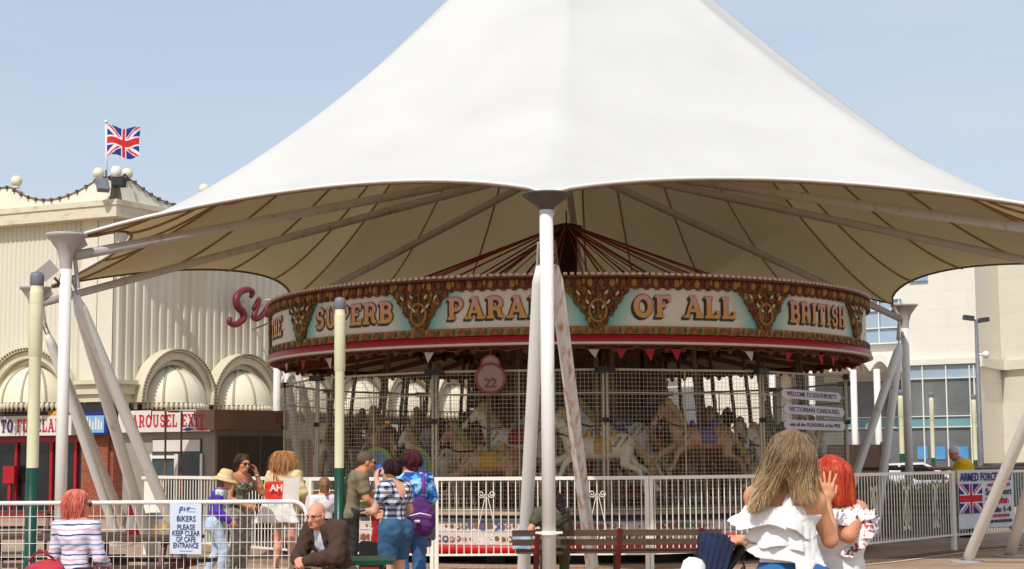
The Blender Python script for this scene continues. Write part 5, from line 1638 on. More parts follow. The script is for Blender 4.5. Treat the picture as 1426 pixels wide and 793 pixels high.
    def shades(s, mat=None, w=.062):
        mb = MB()
        for sg in (-1, 1):
            mb.ell(s.hp_(sg * .032, .106, .006), (.03 * s.k, .012 * s.k, .022 * s.k), 10, 6, rot=s.RH)
            mb.tube([s.hp_(sg * .058, .098, .012), s.hp_(sg * .076, .05, .014), s.hp_(sg * .078, -.01, .006)], .004, 5)
        mb.tube([s.hp_(-.02, .112, .012), s.hp_(.02, .112, .012)], .004, 5)
        return obj("sunglasses", mb, mat or m_lens, s.o, True, world=False)
    def eyes(s):
        mb = MB()
        for sg in (-1, 1): mb.ell(s.hp_(sg * .031, .093, .006), (.014, .008, .007), 8, 5, rot=s.RH)
        obj("eyes", mb, m_eye, s.o, True, world=False)
        mb = MB(); mb.ell(s.hp_(0, .1, -.068), (.022, .006, .006), 8, 5, rot=s.RH); obj("lips", mb, m_lips, s.o, True, world=False)
    def place(s, px, Y, yaw, label, X=None, z=0):
        """yaw: 0 faces away from the camera, 90 faces right, 180 towards the camera"""
        p = gpt(px, Y) if X is None else V((X, Y, 0))
        s.o.location = p + V((0, 0, z)); s.o.rotation_euler = (0, 0, R(-yaw))
        return tag(s.o, label, "person")
def strands(guides, n, r, seed, mats, name, parent, world=False, jit=.012, segs=10, sides=3, ln0=.82, wave=.006):
    """many thin locks between guide paths; each guide is a list of points"""
    rs = random.Random(seed); mb = MB()
    for i in range(n):
        g = rs.randrange(len(guides) - 1); t = rs.random(); a, b = guides[g], guides[g + 1]
        j0 = V((rs.gauss(0, jit), rs.gauss(0, jit), 0)); ln = rs.uniform(ln0, 1.0)
        pts = []
        K_ = len(a) - 1
        for q in range(segs + 1):
            u = ln * K_ * q / segs; k_ = min(int(u), K_ - 1); w_ = u - k_
            def cr(P):
                p0 = P[max(0, k_ - 1)]; p1 = P[k_]; p2 = P[k_ + 1]; p3 = P[min(K_, k_ + 2)]
                return .5 * ((2 * p1) + (p2 - p0) * w_ + (2 * p0 - 5 * p1 + 4 * p2 - p3) * w_ * w_ + (3 * p1 - p0 - 3 * p2 + p3) * w_ ** 3)
            f_ = q / segs
            wv = wave * f_ * math.sin(7.5 * f_ + g * 1.9 + t * 2.4 + seed)
            pts.append(cr(a).lerp(cr(b), t) + j0 * (.3 + f_) + V((wv, wv * .5, 0)) + V((rs.gauss(0, .0012), rs.gauss(0, .0012), 0)))
        rr = [r * (.75 + .5 * math.sin(PI * min(1, .15 + q / segs * .85))) * (1 if q < segs else .3) for q in range(segs + 1)]
        mb.tube(pts, rr, sides, cap=False, m=rs.choices(range(len(mats)), weights=[3, 4, 3, 2][:len(mats)])[0])
    return obj(name, mb, mats, parent, True, world=world)

def locks(h, mats, n, r, seed, drop=.12, out=.012, span=128, jit=.008, back=.0, flare=.0):
    gd = []
    for q in range(15):
        a = R(-span + 2 * span * q / 14); dx, dy = math.sin(a), -math.cos(a)
        gd.append([h.hp_(dx * .02, dy * .02 - .01, .128 + out), h.hp_(dx * (.062 + out), dy * (.075 + out) - .015, .105 + out), h.hp_(dx * (.085 + out), dy * (.108 + out) - .015, .03), h.hp_(dx * (.088 + out + flare * .5), dy * (.106 + out + flare * .5) - .012, -.03 - drop * .25), h.hp_(dx * (.07 + out + flare), dy * (.085 + out + flare) - .02, -.06 - drop)])
    return strands(gd, n, r, seed, mats, "hair_locks", h.o, jit=jit, ln0=.58, wave=.014)

# ---- cloth patterns
def stripes(name, base, cols, period, axis='Z', width=.3):
    m = M(name, base, .85, .03, 10)
    n = m.node_tree.nodes; l = m.node_tree.links
    t = n.new("ShaderNodeTexCoord"); sx = n.new("ShaderNodeSeparateXYZ"); l.new(t.outputs['Object'], sx.inputs[0])
    nz_ = n.new("ShaderNodeTexNoise"); nz_.inputs['Scale'].default_value = 7; l.new(t.outputs['Object'], nz_.inputs['Vector'])
    ad = n.new("ShaderNodeMath"); ad.operation = 'MULTIPLY_ADD'; ad.inputs[1].default_value = .05; l.new(nz_.outputs['Fac'], ad.inputs[0]); l.new(sx.outputs[axis], ad.inputs[2])
    dv = n.new("ShaderNodeMath"); dv.operation = 'DIVIDE'; dv.inputs[1].default_value = period; l.new(ad.outputs[0], dv.inputs[0])
    fr = n.new("ShaderNodeMath"); fr.operation = 'FRACT'; l.new(dv.outputs[0], fr.inputs[0])
    rp = n.new("ShaderNodeValToRGB"); rp.color_ramp.interpolation = 'CONSTANT'
    N = len(cols)
    el = rp.color_ramp.elements
    el[0].position = 0; el[0].color = base; el[1].position = .999; el[1].color = base
    for i, c in enumerate(cols):
        a = (i + .3) / N; e = el.new(a); e.color = c; e = el.new(a + width / N); e.color = base
    l.new(fr.outputs[0], rp.inputs['Fac']); l.new(rp.outputs['Color'], n["Principled BSDF"].inputs['Base Color'])
    return m
def plaid(name, a, b, c, per):
    m = M(name, a, .85, .03, 10)
    n = m.node_tree.nodes; l = m.node_tree.links
    t = n.new("ShaderNodeTexCoord"); sx = n.new("ShaderNodeSeparateXYZ"); l.new(t.outputs['Object'], sx.inputs[0])
    ad = n.new("ShaderNodeMath"); ad.operation = 'ADD'; l.new(sx.outputs['X'], ad.inputs[0]); l.new(sx.outputs['Y'], ad.inputs[1])
    outs = []
    for src in (ad.outputs[0], sx.outputs['Z']):
        d = n.new("ShaderNodeMath"); d.operation = 'DIVIDE'; d.inputs[1].default_value = per; l.new(src, d.inputs[0])
        f = n.new("ShaderNodeMath"); f.operation = 'FRACT'; l.new(d.outputs[0], f.inputs[0])
        g = n.new("ShaderNodeMath"); g.operation = 'GREATER_THAN'; g.inputs[1].default_value = .5; l.new(f.outputs[0], g.inputs[0]); outs.append(g.outputs[0])
    s_ = n.new("ShaderNodeMath"); s_.operation = 'ADD'; l.new(outs[0], s_.inputs[0]); l.new(outs[1], s_.inputs[1])
    h = n.new("ShaderNodeMath"); h.operation = 'MULTIPLY'; h.inputs[1].default_value = .4; l.new(s_.outputs[0], h.inputs[0])
    rp = n.new("ShaderNodeValToRGB"); rp.color_ramp.interpolation = 'CONSTANT'; el = rp.color_ramp.elements
    el[0].position = 0; el[0].color = a; el[1].position = .7; el[1].color = c; e = el.new(.3); e.color = b
    l.new(h.outputs[0], rp.inputs['Fac']); l.new(rp.outputs['Color'], n["Principled BSDF"].inputs['Base Color'])
    return m
def blotch(name, base, spots, scale, thr):
    m = M(name, base, .85, .05, 10)
    n = m.node_tree.nodes; l = m.node_tree.links
    cur = n[m['ramp']].outputs['Color']; t = n.new("ShaderNodeTexCoord")
    for i, c in enumerate(spots):
        v = n.new("ShaderNodeTexNoise"); v.inputs['Scale'].default_value = scale * (1 + .23 * i); v.inputs['Detail'].default_value = 2
        mp_ = n.new("ShaderNodeMapping"); mp_.inputs['Location'].default_value = (i * 3.7, i * 1.3, i * 2.1); l.new(t.outputs['Object'], mp_.inputs['Vector']); l.new(mp_.outputs['Vector'], v.inputs['Vector'])
        rp = n.new("ShaderNodeValToRGB"); rp.color_ramp.elements[0].position = thr; rp.color_ramp.elements[1].position = thr + .05; l.new(v.outputs['Fac'], rp.inputs['Fac'])
        x = n.new("ShaderNodeMixRGB"); x.inputs[2].default_value = c; l.new(rp.outputs['Color'], x.inputs[0]); l.new(cur, x.inputs[1]); cur = x.outputs['Color']
    l.new(cur, n["Principled BSDF"].inputs['Base Color'])
    return m
def fabric(name, c, var=.1, sc=9, rough=.85, bump=.15): return M(name, c, rough, var, sc, bump=bump, bscale=60, spec=.2)
m_denim = fabric("blue_denim", C(62, 98, 134), .22, 14); m_denimd = fabric("dark_denim", C(40, 66, 92), .2, 14); m_denimp = fabric("pale_denim", C(176, 192, 210), .12, 12)
m_shoe = fabric("dark_shoes", C(52, 46, 44)); m_shoew = fabric("pale_shoes", C(200, 196, 190)); m_sand = fabric("tan_sandals", C(150, 108, 76))

# seat joints for sitting people (seat height .45)
def sit(seat=.45, lean=.0, fem=True, kneez=None, footf=.42):
    hw_ = .1 if fem else .095; sw = .165 if fem else .19
    z = seat + .1; kz = kneez or seat + .05
    J = dict(pel=(0, 0, z + .04), wai=(0, .0 + lean * .18, z + .17), che=(0, lean * .42, z + .37), nek=(0, lean * .62, z + .525), hed=(0, lean * .74 + .02, z + .665))
    for n_, sg in (('L', -1), ('R', 1)):
        J.update({'sh' + n_: (sg * sw, lean * .56 - .01, z + .47), 'hip' + n_: (sg * hw_, .02, z), 'kn' + n_: (sg * (hw_ + .03), .42, kz), 'an' + n_: (sg * (hw_ + .03), footf, .085), 'to' + n_: (sg * (hw_ + .05), footf + .15, .03),
                  'el' + n_: (sg * (sw + .06), lean * .5 + .04, z + .2), 'wr' + n_: (sg * (sw - .02), lean * .5 + .26, z + .12)})
    return J

# 1 pink-haired woman in striped top, sitting with her back to us (far left)
J = sit(.45, .05); J.update({'elR': (.235, .04, .74), 'wrR': (.16, .3, .66), 'elL': (-.235, .04, .74), 'wrL': (-.12, .3, .64)})
h = Human(J, True, 1.66, hy=62, hp=-4, build=1.0)
h.body(m_skinp, .009)
m_str = stripes("striped_jersey", C(218, 218, 230), [C(64, 82, 120), C(222, 150, 180), C(100, 150, 180), C(206, 170, 206), C(60, 70, 110), C(228, 160, 170)], .26)
h.cloth("striped_top", m_str, {'torso': 1, 'bust': 1, 'uarmL': 1, 'uarmR': 1, 'farmL': .7, 'farmR': .7}, .017, cuts=[((0, 0, 1.075), (0, .1, 1)), ((0, 0, .58), (0, 0, -1))], res=.009, wob=.004)
h.cloth("trousers", fabric("navy_trousers", C(40, 40, 66)), ['hips', 'legL', 'legR', 'shinL', 'shinR', 'torso'], .012, cuts=[((0, 0, .66), (0, 0, 1))])
h.cloth("shoes", m_shoe, ['footL', 'footR'], .008)
m_pk = [M("coral_hair_%s" % a, c, .45, .15, 14, spec=.4) for a, c in (("mid", C(216, 112, 92)), ("light", C(226, 138, 114)), ("deep", C(198, 92, 76)))]
m_pk[0].name = "coral_hair"; m_pk[1].name = "light_coral_hair"; m_pk[2].name = "deep_coral_hair"
h.hair(m_pk[0], vol=.01, back=.05)
locks(h, m_pk, 1500, .0026, 4, drop=.09, out=.010, jit=.008, flare=.0)
h.shades()
h.place(101, 15.1, 18, "coral-haired woman in a striped top, sitting with her back to the camera")

# 2 woman in straw hat and purple cardigan, facing right
J = dict(nek=(0, .07, 1.38), hed=(0, .13, 1.51), che=(0, .03, 1.24), shL=(-.165, .03, 1.33), shR=(.165, .03, 1.33), elL=(-.21, -.03, 1.07), wrL=(-.2, .02, .84), elR=(.21, .02, 1.07), wrR=(.17, .2, .92), knR=(.1, .12, .48), anR=(.1, .08, .085), toR=(.11, .24, .03), anL=(-.1, -.16, .1), toL=(-.1, -.02, .03), knL=(-.1, .02, .48))
h = Human(J, True, 1.47, hy=6, hp=-8)
h.body(m_skinp, .01)
m_pur = fabric("purple_cardigan", C(88, 58, 168), .14, 8)
h.cloth("floral_blouse", blotch("pale_floral_blouse", C(196, 214, 220), [C(90, 130, 150), C(120, 160, 120), C(230, 232, 236)], 22, .54), {'torso': (1, .026), 'bust': 1, 'hips': (1, .02)}, .016, cuts=[((0, 0, 1.4), (0, .1, 1)), ((0, 0, .8), (0, 0, -1)), ((0, -.02, 1), (0, -1, 0))])
h.cloth("cardigan", m_pur, {'torso': 1, 'uarmL': 1, 'uarmR': 1, 'farmL': .95, 'farmR': .9}, .02, cuts=[((0, .0, 1.41), (0, .1, 1)), ((0, 0, .84), (0, 0, -1))], carve=lambda f: f.cone(V((-.06, .22, 1.42)) * h.k, V((-.08, .22, .8)) * h.k, .13, .2, 0, carve=True))
h.cloth("jeans", m_denimp, ['hips', 'legL', 'legR', 'shinL', 'shinR', 'torso'], .012, cuts=[((0, 0, 1.0), (0, 0, 1)), ((0, 0, .09), (0, 0, -1))])
h.cloth("shoes", m_shoew, ['footL', 'footR'], .008)
h.hair(M("grey_brown_hair", C(120, 96, 76), .6, .2, 20), vol=.012, back=.02)
m_straw = M("straw", C(214, 182, 128), .8, .15, 30, bump=.3, bscale=120)
mb = MB(); T = h.RH @ Matrix.Rotation(R(-6), 3, 'X')
mb.lathe([(0, .115), (.055, .112), (.085, .09), (.1, .03), (.108, .0), (.14, -.012), (.185, -.035), (.19, -.04), (.185, -.044), (.14, -.02), (.1, -.01)], h.hp_(0, -.01, .055), 36, axis=T)
hat = obj("straw_hat", mb, m_straw, h.o, True, world=False)
mb = MB(); mb.lathe([(.1095, .0), (.106, .03)], h.hp_(0, -.01, .057), 36, axis=T @ Matrix.Scale(1.02, 3)); obj("hat_band", mb, fabric("cream_band", C(224, 206, 168)), hat, True, world=False)
h.place(300, 21.8, 80, "older woman in a straw hat, purple cardigan and pale jeans, walking right")

# 3 woman in sunglasses, hand raised to her head
J = dict(nek=(0, .02, 1.40), hed=(.01, .05, 1.54), elL=(-.27, .17, 1.15), wrL=(-.15, .16, 1.41), elR=(.22, -.02, 1.08), wrR=(.1, .2, .98), anR=(.11, -.1, .085), toR=(.13, .05, .03), knR=(.1, .03, .48))
h = Human(J, True, 1.68, hy=22, hp=-4, hr=-6, hands={'L': dict(d=(.35, -.1, .9), n=(.6, -.3, -.2), curl=.4, ts=-1), 'R': dict(curl=.9)})
h.body(m_skint, .0095)
h.cloth("camouflage_vest", blotch("camouflage", C(120, 116, 92), [C(84, 84, 66), C(150, 146, 122), C(62, 60, 50)], 16, .52), {'torso': 1, 'bust': 1, 'hips': .5}, .012, cuts=[((0, 0, 1.30), (0, -.1, 1)), ((0, 0, .84), (0, 0, -1))])
mb = MB()
for s_ in (-1, 1): mb.tube([V((s_ * .09, .10, 1.29)) * h.k, V((s_ * .1, .06, 1.37)) * h.k, V((s_ * .1, -.02, 1.42)) * h.k, V((s_ * .09, -.09, 1.30)) * h.k], .011, 6)
obj("vest_strap", mb, fabric("olive_strap", C(110, 106, 84)), h.o, True, world=False)
h.cloth("trousers", blotch("grey_loose_trousers", C(140, 134, 122), [C(112, 106, 96), C(164, 158, 146)], 12, .55), {'hips': 1, 'legL': (1, .022), 'legR': (1, .022), 'shinL': (.95, .03), 'shinR': (.95, .03), 'torso': .9}, .014, cuts=[((0, 0, .96), (0, 0, 1))], wob=.006)
h.cloth("shoes", m_shoe, ['footL', 'footR'], .008)
m_db = M("dark_brown_hair", C(66, 44, 36), .6, .25, 20, spec=.25)
h.hair(m_db, vol=.012, back=.02, wob=.006)
locks(h, [m_db], 300, .0042, 73, drop=-.0, out=.01, span=110)
h.shades(M("brown_lens", C(66, 22, 22), .15, .2, 5, spec=.6))
mb = MB(); mb.tube([h.J['wrL'] + V((.03 * math.cos(t), .03 * math.sin(t), -.02)) for t in [2 * PI * k / 12 for k in range(12)]], .006, 5, closed=True); obj("bracelet", mb, m_white, h.o, True, world=False)
h.place(333, 22.6, 116, "woman in dark sunglasses and camouflage vest, one hand raised to her forehead")

# 4 blonde woman with shopping bags, back to us
J = dict(elR=(.26, .02, 1.1), wrR=(.22, .2, .93), elL=(-.27, -.02, 1.1), wrL=(-.22, .2, .98), knL=(-.1, .1, .48), anL=(-.13, .05, .1), knR=(.12, -.0, .48), anR=(.14, -.12, .085), toR=(.16, .03, .03))
h = Human(J, True, 1.70, hy=22, hp=-3, build=1.06)
h.body(m_skin, .0105)
h.cloth("loose_top", blotch("cream_top_with_green_print", C(222, 202, 158), [C(190, 190, 104)], 5, .6), {'torso': (1, .03), 'bust': 1, 'uarmL': (.95, .032), 'uarmR': (.95, .032), 'hips': (1, .03)}, .03, cuts=[((0, 0, 1.43), (0, .1, 1)), ((0, 0, .80), (0, 0, -1))], wob=.008, fr=26)
h.cloth("shorts", fabric("taupe_shorts", C(168, 148, 120)), {'hips': 1, 'legL': (.42, .02), 'legR': (.42, .02), 'torso': .6}, .02, cuts=[((0, 0, .95), (0, 0, 1))])
h.cloth("sandals", m_sand, ['footL', 'footR'], .005, cuts=[((0, 0, .06), (0, 0, 1))], res=.008)
m_bl = [M(n_, c, .4, .2, 20, spec=.45) for n_, c in (("strawberry_blonde_hair", C(196, 138, 84)), ("light_blonde_hair", C(214, 164, 106)), ("copper_blonde_hair", C(176, 118, 70)))]
h.hair(m_bl[0], vol=.016, back=.06, wob=.008)
locks(h, m_bl, 2100, .0022, 14, drop=.15, out=.018, jit=.034, flare=.03)
h.place(395, 23.9, 8, "strawberry blonde woman in a loose cream top seen from behind, carrying shopping bags")
hb4 = h
def wpt(h, p): return h.o.matrix_basis @ V(p)
bpy.context.view_layer.update()
def bag(name, c, w_, h_, dep, mat, label, cat, handle=None, hm=None, rz=0, sag=.0, text=None):
    t = thing(name, c, label, cat)
    f = Field((-w_ * .75, -dep - .06, -h_ * .75), (w_ * .75, dep + .06, h_ * .75), .011)
    f.f[:] = .2
    X, Yy, Z = f.grid()
    ww = w_ / 2 * (1 + sag * (-.5 - Z / h_)); dd = dep * (1 + .6 * sag * (-.5 - Z / h_))
    q = np.maximum(np.maximum(np.abs(X) - ww, np.abs(Yy) - dd), np.abs(Z) - h_ / 2)
    f.f = (q - .012).astype(np.float32); f.wob(.006, 24, len(label))
    o = f.build("bag_body", mat, t); o.rotation_euler = (0, 0, rz)
    if handle: mb = MB(); [mb.tube(pp, .011, 6) for pp in handle]; obj("handle", mb, hm or mat, t, True)
    return t
p = wpt(h, V((-.12, -.2, 1.17)))
sh_ = pt(383, 655, 23.6)
bag("carrier_bag", pt(386, 685, 23.55), .32, .27, .035, M("red_carrier_bag", C(214, 52, 42), .45, .1, 5), "red shopping bag with white lettering hanging from the blonde woman's shoulder", "bag", [[pt(381, 674, 23.6), pt(382, 650, 23.66), pt(386, 672, 23.6)]], m_signred, rz=.1)
bb = pt(386, 684, 23.55)
o_ = thing("paper_bag", pt(400, 684, 23.45), "plain white paper bag held beside the red shopping bag", "bag")
mb = MB(); mb.prism([(-.1, -.2), (.13, -.16), (.15, .2), (-.08, .17)], flatframe(pt(403, 684, 23.48), (1, .1, 0)), -.03, .03); obj("bag_body", mb, m_signw, o_)
plain_text("lettering", "AH", m_signw, pt(385, 680, 23.45), (1, -.1, 0), .13, bpy.data.objects["carrier_bag"], bold=.004)
bag("tote_bag", pt(386, 714, 23.35), .6, .26, .09, M("white_tote_fabric", C(224, 218, 212), .8, .08, 6, bump=.3), "big soft white tote bag at the blonde woman's hip, with a faint red scribble", "bag", [[pt(365, 702, 23.5), pt(381, 668, 23.62), pt(398, 702, 23.5)]], m_white, rz=.08, sag=.35)

# 5 bald man sitting, leaning forward with clasped hands
J = sit(.46, .34, False); J.update({'elL': (-.25, .28, .79), 'elR': (.25, .28, .79), 'wrL': (-.06, .48, .755), 'wrR': (.06, .49, .765), 'hed': (0, .30, 1.165), 'nek': (0, .215, 1.05), 'knL': (-.2, .42, .6), 'knR': (.2, .42, .6), 'anL': (-.16, .4, .085), 'anR': (.16, .4, .085), 'toL': (-.19, .56, .03), 'toR': (.19, .56, .03)})
h = Human(J, False, 1.58, hy=-14, hp=-10, build=1.04, hands={'L': dict(d=(.75, .35, -.35), n=(.3, -.6, -.5), curl=.8, ts=-1), 'R': dict(d=(-.75, .35, -.3), n=(-.3, -.6, -.5), curl=.8)})
h.body(m_skinp, .0075)
h.cloth("trousers", fabric("khaki_trousers", C(122, 112, 88), .12), ['hips', 'legL', 'legR', 'shinL', 'shinR'], .018, cuts=[((0, 0, .1), (0, 0, -1))], wob=.005)
h.cloth("t_shirt", fabric("white_t_shirt", C(206, 212, 224), .05), {'torso': 1}, .012, carve=lambda f: f.cone(h.J['nek'] + h.axis * .02 - h.nf * .01, h.J['hed'], .058, .08, 0, carve=True), extra=lambda f: f.cone(h.J['nek'] - h.axis * .06, h.J['nek'] + h.axis * .0, .075, .065, .03))
lat = h.lat
def front(f):
    a = h.J['nek'] + h.nf * .12 + h.axis * .06; b = h.J['wai'] + h.nf * .2 - V((0, 0, .1))
    f.cone(a, b, .062, .12, 0, carve=True)
    f.cone(h.J['nek'] - h.axis * .02, h.J['hed'], .066, .075, 0, carve=True)
h.cloth("jacket", fabric("dark_brown_jacket", C(72, 54, 44), .18, 10), {'torso': 1, 'uarmL': (1, .032), 'uarmR': (1, .032), 'farmL': (.95, .026), 'farmR': (.95, .026)}, .03, cuts=[((0, 0, .5), (0, 0, -1))], wob=.006, fr=30, carve=front, extra=lambda f: [f.cone(h.J['nek'] + h.lat * .055 * s_ - h.nf * .03, h.J['nek'] + h.lat * .03 * s_ + h.nf * .05 - h.axis * .05, .05, .04, .03) for s_ in (-1, 1)], res=.0095)
h.cloth("shoes", m_shoe, ['footL', 'footR'], .01)
h.eyes()
mb = MB(); 
for s_ in (-1, 1): mb.tube([h.hp_(s_ * .03 + .024 * math.cos(t), .105, .004 + .018 * math.sin(t)) for t in [2 * PI * k / 14 for k in range(14)]], .0025, 4, closed=True); mb.tube([h.hp_(s_ * .055, .1, .01), h.hp_(s_ * .078, -.005, .008)], .0028, 4)
mb.tube([h.hp_(-.012, .108, .008), h.hp_(.012, .108, .008)], .0025, 4); obj("spectacles", mb, m_dgrey, h.o, world=False)
mb = MB(); mb.ell(h.hp_(0, .086, -.092), (.028, .016, .014), 8, 6, rot=h.RH); mb.ell(h.hp_(0, .108, -.049), (.024, .006, .006), 8, 5, rot=h.RH); obj("stubble", mb, M("grey_stubble", C(176, 142, 120), .8, .2, 60), h.o, True, world=False)
mb = MB(); w0 = h.J['wrR'].lerp(h.J['elR'], .12); mb.tube([w0 + V((.0, .034 * math.cos(t), .034 * math.sin(t))) for t in [2 * PI * k / 14 for k in range(14)]], .008, 5, closed=True); obj("wristwatch", mb, m_black, h.o, True, world=False)
h.place(473, 15.15, 222, "bald man in a brown jacket sitting at the green picnic table, hands clasped")

# 6 man in olive T-shirt with sunglasses, leaning right
J = dict(nek=(0, .12, 1.38), hed=(0, .19, 1.50), che=(0, .06, 1.24), shL=(-.19, .1, 1.33), shR=(.19, .1, 1.33), elL=(-.2, .3, 1.1), wrL=(-.08, .54, 1.0), elR=(.23, .16, 1.07), wrR=(.16, .42, .90))
h = Human(J, False, 1.74, hy=-8, hp=-5, hands={'L': dict(curl=.7), 'R': dict(curl=.7, d=(-.1, 1, -.25))})
h.body(m_skint, .0095)
h.cloth("t_shirt", fabric("olive_t_shirt", C(128, 116, 90), .1, 7), {'torso': 1, 'uarmL': (.62, .024), 'uarmR': (.62, .024), 'hips': .8}, .018, cuts=[(V((0, .12, 1.39)), (0, .3, 1)), ((0, 0, .84), (0, 0, -1))], wob=.005, fr=30)
h.cloth("trousers", fabric("dark_trousers", C(58, 56, 56)), ['hips', 'legL', 'legR', 'shinL', 'shinR'], .014, cuts=[((0, 0, .1), (0, 0, -1))])
h.cloth("shoes", m_shoe, ['footL', 'footR'], .01)
h.hair(M("cropped_brown_hair", C(92, 74, 62), .7, .2, 40), vol=.004, wob=.001, low=.0)
h.shades()
h.place(487, 20.8, 76, "man in an olive T-shirt and sunglasses, leaning right with outstretched hands")

# 7 child with ponytail
h = Human(None, True, 1.36, hy=10, bust=False)
h.body(m_skin, .011)
h.cloth("t_shirt", fabric("white_t_shirt", C(222, 220, 222), .04), {'torso': 1, 'uarmL': (.6, .02), 'uarmR': (.6, .02)}, .015, cuts=[((0, 0, 1.41), (0, 0, 1)), ((0, 0, .86), (0, 0, -1))])
h.cloth("shorts", m_denimd, {'hips': 1, 'legL': .7, 'legR': .7, 'torso': .5}, .014, cuts=[((0, 0, .97), (0, 0, 1))])
h.cloth("shoes", m_shoew, ['footL', 'footR'], .01)
h.hair(M("mousy_brown_hair", C(128, 92, 64), .5, .2, 20), vol=.012, back=.02, extra=lambda f: (f.ell(h.hp_(0, -.14, .02), (.03, .03, .03), None, .02), f.cone(h.hp_(0, -.15, .01), h.hp_(.02, -.16, -.14), .028, .018, .02)))
h.place(451, 21.6, -20, "child with a brown ponytail and white T-shirt, seen from behind beside the lamp column")

# 8 woman in plaid top and denim shorts
J = dict(nek=(0, .03, 1.40), hed=(-.0, .06, 1.54), elL=(-.225, .1, 1.1), wrL=(-.1, .30, 1.09), elR=(.23, -.02, 1.1), wrR=(.12, .22, 1.05), elr=(0, 0, 0))
J.pop('elr')
h = Human(J, True, 1.60, hy=-14, hp=-2, build=1.1, hands={'R': dict(curl=.7), 'L': dict(curl=.7)})
h.body(m_skin, .0095)
h.cloth("plaid_top", plaid("navy_and_white_plaid", C(34, 42, 66), C(120, 126, 144), C(222, 224, 230), .062), {'torso': 1, 'bust': 1, 'uarmL': (.5, .024), 'uarmR': (.5, .024)}, .017, cuts=[((0, -.0, 1.47), (0, -.2, 1)), ((0, 0, .99), (0, 0, -1))], wob=.004, carve=lambda f: (f.cone(V((0, -.10, 1.50)) * h.k, V((0, -.16, 1.33)) * h.k, .10, .085, 0, carve=True), f.cone(h.J['nek'], h.J['hed'], .08, .09, 0, carve=True)))
h.cloth("denim_shorts", fabric("mid_denim_shorts", C(56, 88, 118), .25, 12), {'hips': (1, .006), 'legL': (.66, .032), 'legR': (.66, .032), 'torso': .7}, .014, cuts=[((0, 0, 1.02), (0, 0, 1)), ((0, 0, .56), (0, 0, -1))], wob=.005)
h.cloth("shoes", m_shoe, ['footL', 'footR'], .01)
m_dh = [M(n_, c, .62, .25, 20, spec=.25) for n_, c in (("near_black_hair", C(30, 20, 20)), ("dark_plum_hair", C(66, 36, 40)))]
h.hair(m_dh[0], vol=.01, back=.0, low=-.05, wob=.0025, fr=150, res=.006, extra=lambda f: (f.ell(h.hp_(0.01, -.10, .11), (.055, .055, .045), None, .02), f.ell(h.hp_(.01, -.085, .0), (.06, .045, .06), None, .03)))
mb = MB(); mb.ell(h.hp_(.05, -.1, .09), (.02, .02, .025), 8, 6); obj("hair_clip", mb, fabric("pink_clip", C(214, 170, 176)), h.o, True, world=False)
locks(h, m_dh, 800, .0022, 71, drop=-.03, out=.007, span=110, jit=.006)
h.place(549, 17.9, -52, "dark-haired woman in a navy and white plaid top and denim shorts, seen from behind")

# 9 woman with plum hair, tie-dye shirt and drink
J = dict(elL=(-.32, .12, 1.15), wrL=(-.36, .2, 1.37), elR=(.25, .03, 1.12), wrR=(.08, .2, 1.07), hed=(-.01, .02, 1.55))
h = Human(J, True, 1.69, hy=-40, hp=0, build=1.1, hands={'L': dict(d=(.1, .3, .9), n=(.8, .3, 0), curl=.9), 'R': dict(curl=.6)})
h.body(m_skin, .0095)
h.cloth("tie_dye_shirt", blotch("blue_tie_dye", C(40, 110, 190), [C(100, 176, 226), C(30, 66, 140), C(160, 206, 236)], 9, .52), {'torso': 1, 'bust': 1, 'uarmL': (.85, .03), 'uarmR': (.85, .03), 'hips': .8}, .022, cuts=[((0, 0, 1.43), (0, .1, 1)), ((0, 0, .82), (0, 0, -1))], wob=.005)
h.cloth("jeans", m_denim, ['hips', 'legL', 'legR', 'shinL', 'shinR'], .014, cuts=[((0, 0, .09), (0, 0, -1))])
h.cloth("shoes", m_shoe, ['footL', 'footR'], .01)
m_ph = M("plum_red_hair", C(92, 34, 44), .6, .3, 16, spec=.25)
h.hair(m_ph, vol=.012, back=.02, wob=.005)
locks(h, [m_ph, M("dark_plum_red_hair", C(70, 26, 36), .6, .2, 16, spec=.25)], 420, .004, 72, drop=.0, out=.012, span=115)
h.place(572, 18.9, -12, "woman with plum red hair and a blue tie-dye shirt, drinking from a blue can")
h9 = h; bpy.context.view_layer.update()
c = wpt(h, h.J['wrL'] + V((.045, .05, .09)))
t = thing("drink_can", c - V((0, 0, .06)), "bright blue drink can raised by the woman in the tie-dye shirt", "can")
mb = MB(); mb.lathe([(0, -.062), (.028, -.062), (.033, -.055), (.033, .05), (.027, .062), (0, .06)], c, 16); obj("can_body", mb, M("bright_blue_can", C(40, 90, 190), .25, .1, 6, metal=.3), t, True)
mb = MB(); mb.lathe([(.024, .0625), (.0, .0625)], c, 12); mb.box(c + V((0, .008, .066)), (.012, .02, .004)); obj("can_lid", mb, m_grey, t)
c = wpt(h, V((.085, -.2, .98)))
t = thing("backpack", c, "purple backpack hanging from the tie-dye woman's shoulder", "backpack")
f = Field((-.26, -.22, -.32), (.26, .22, .32), .01); f.ell((0, 0, -.04), (.155, .11, .2), k=0); f.ell((0, -.07, -.1), (.12, .08, .11), k=.03); f.ell((0, 0, .13), (.1, .07, .08), k=.06); f.wob(.008, 34, 3)
m_bp = fabric("purple_backpack", C(86, 44, 100), .2, 9); o = f.build("pack", m_bp, t); o.rotation_euler = (0, R(-8), R(14))
mb = MB(); mb.tube([wpt(h, V((.12, -.16, 1.22))), wpt(h, V((.13, -.08, 1.45))), wpt(h, V((.15, .1, 1.40))), wpt(h, V((.16, .12, 1.15))), wpt(h, V((.12, -.1, .92)))], .022, 6); obj("strap", mb, fabric("violet_strap", C(126, 60, 140)), t, True)
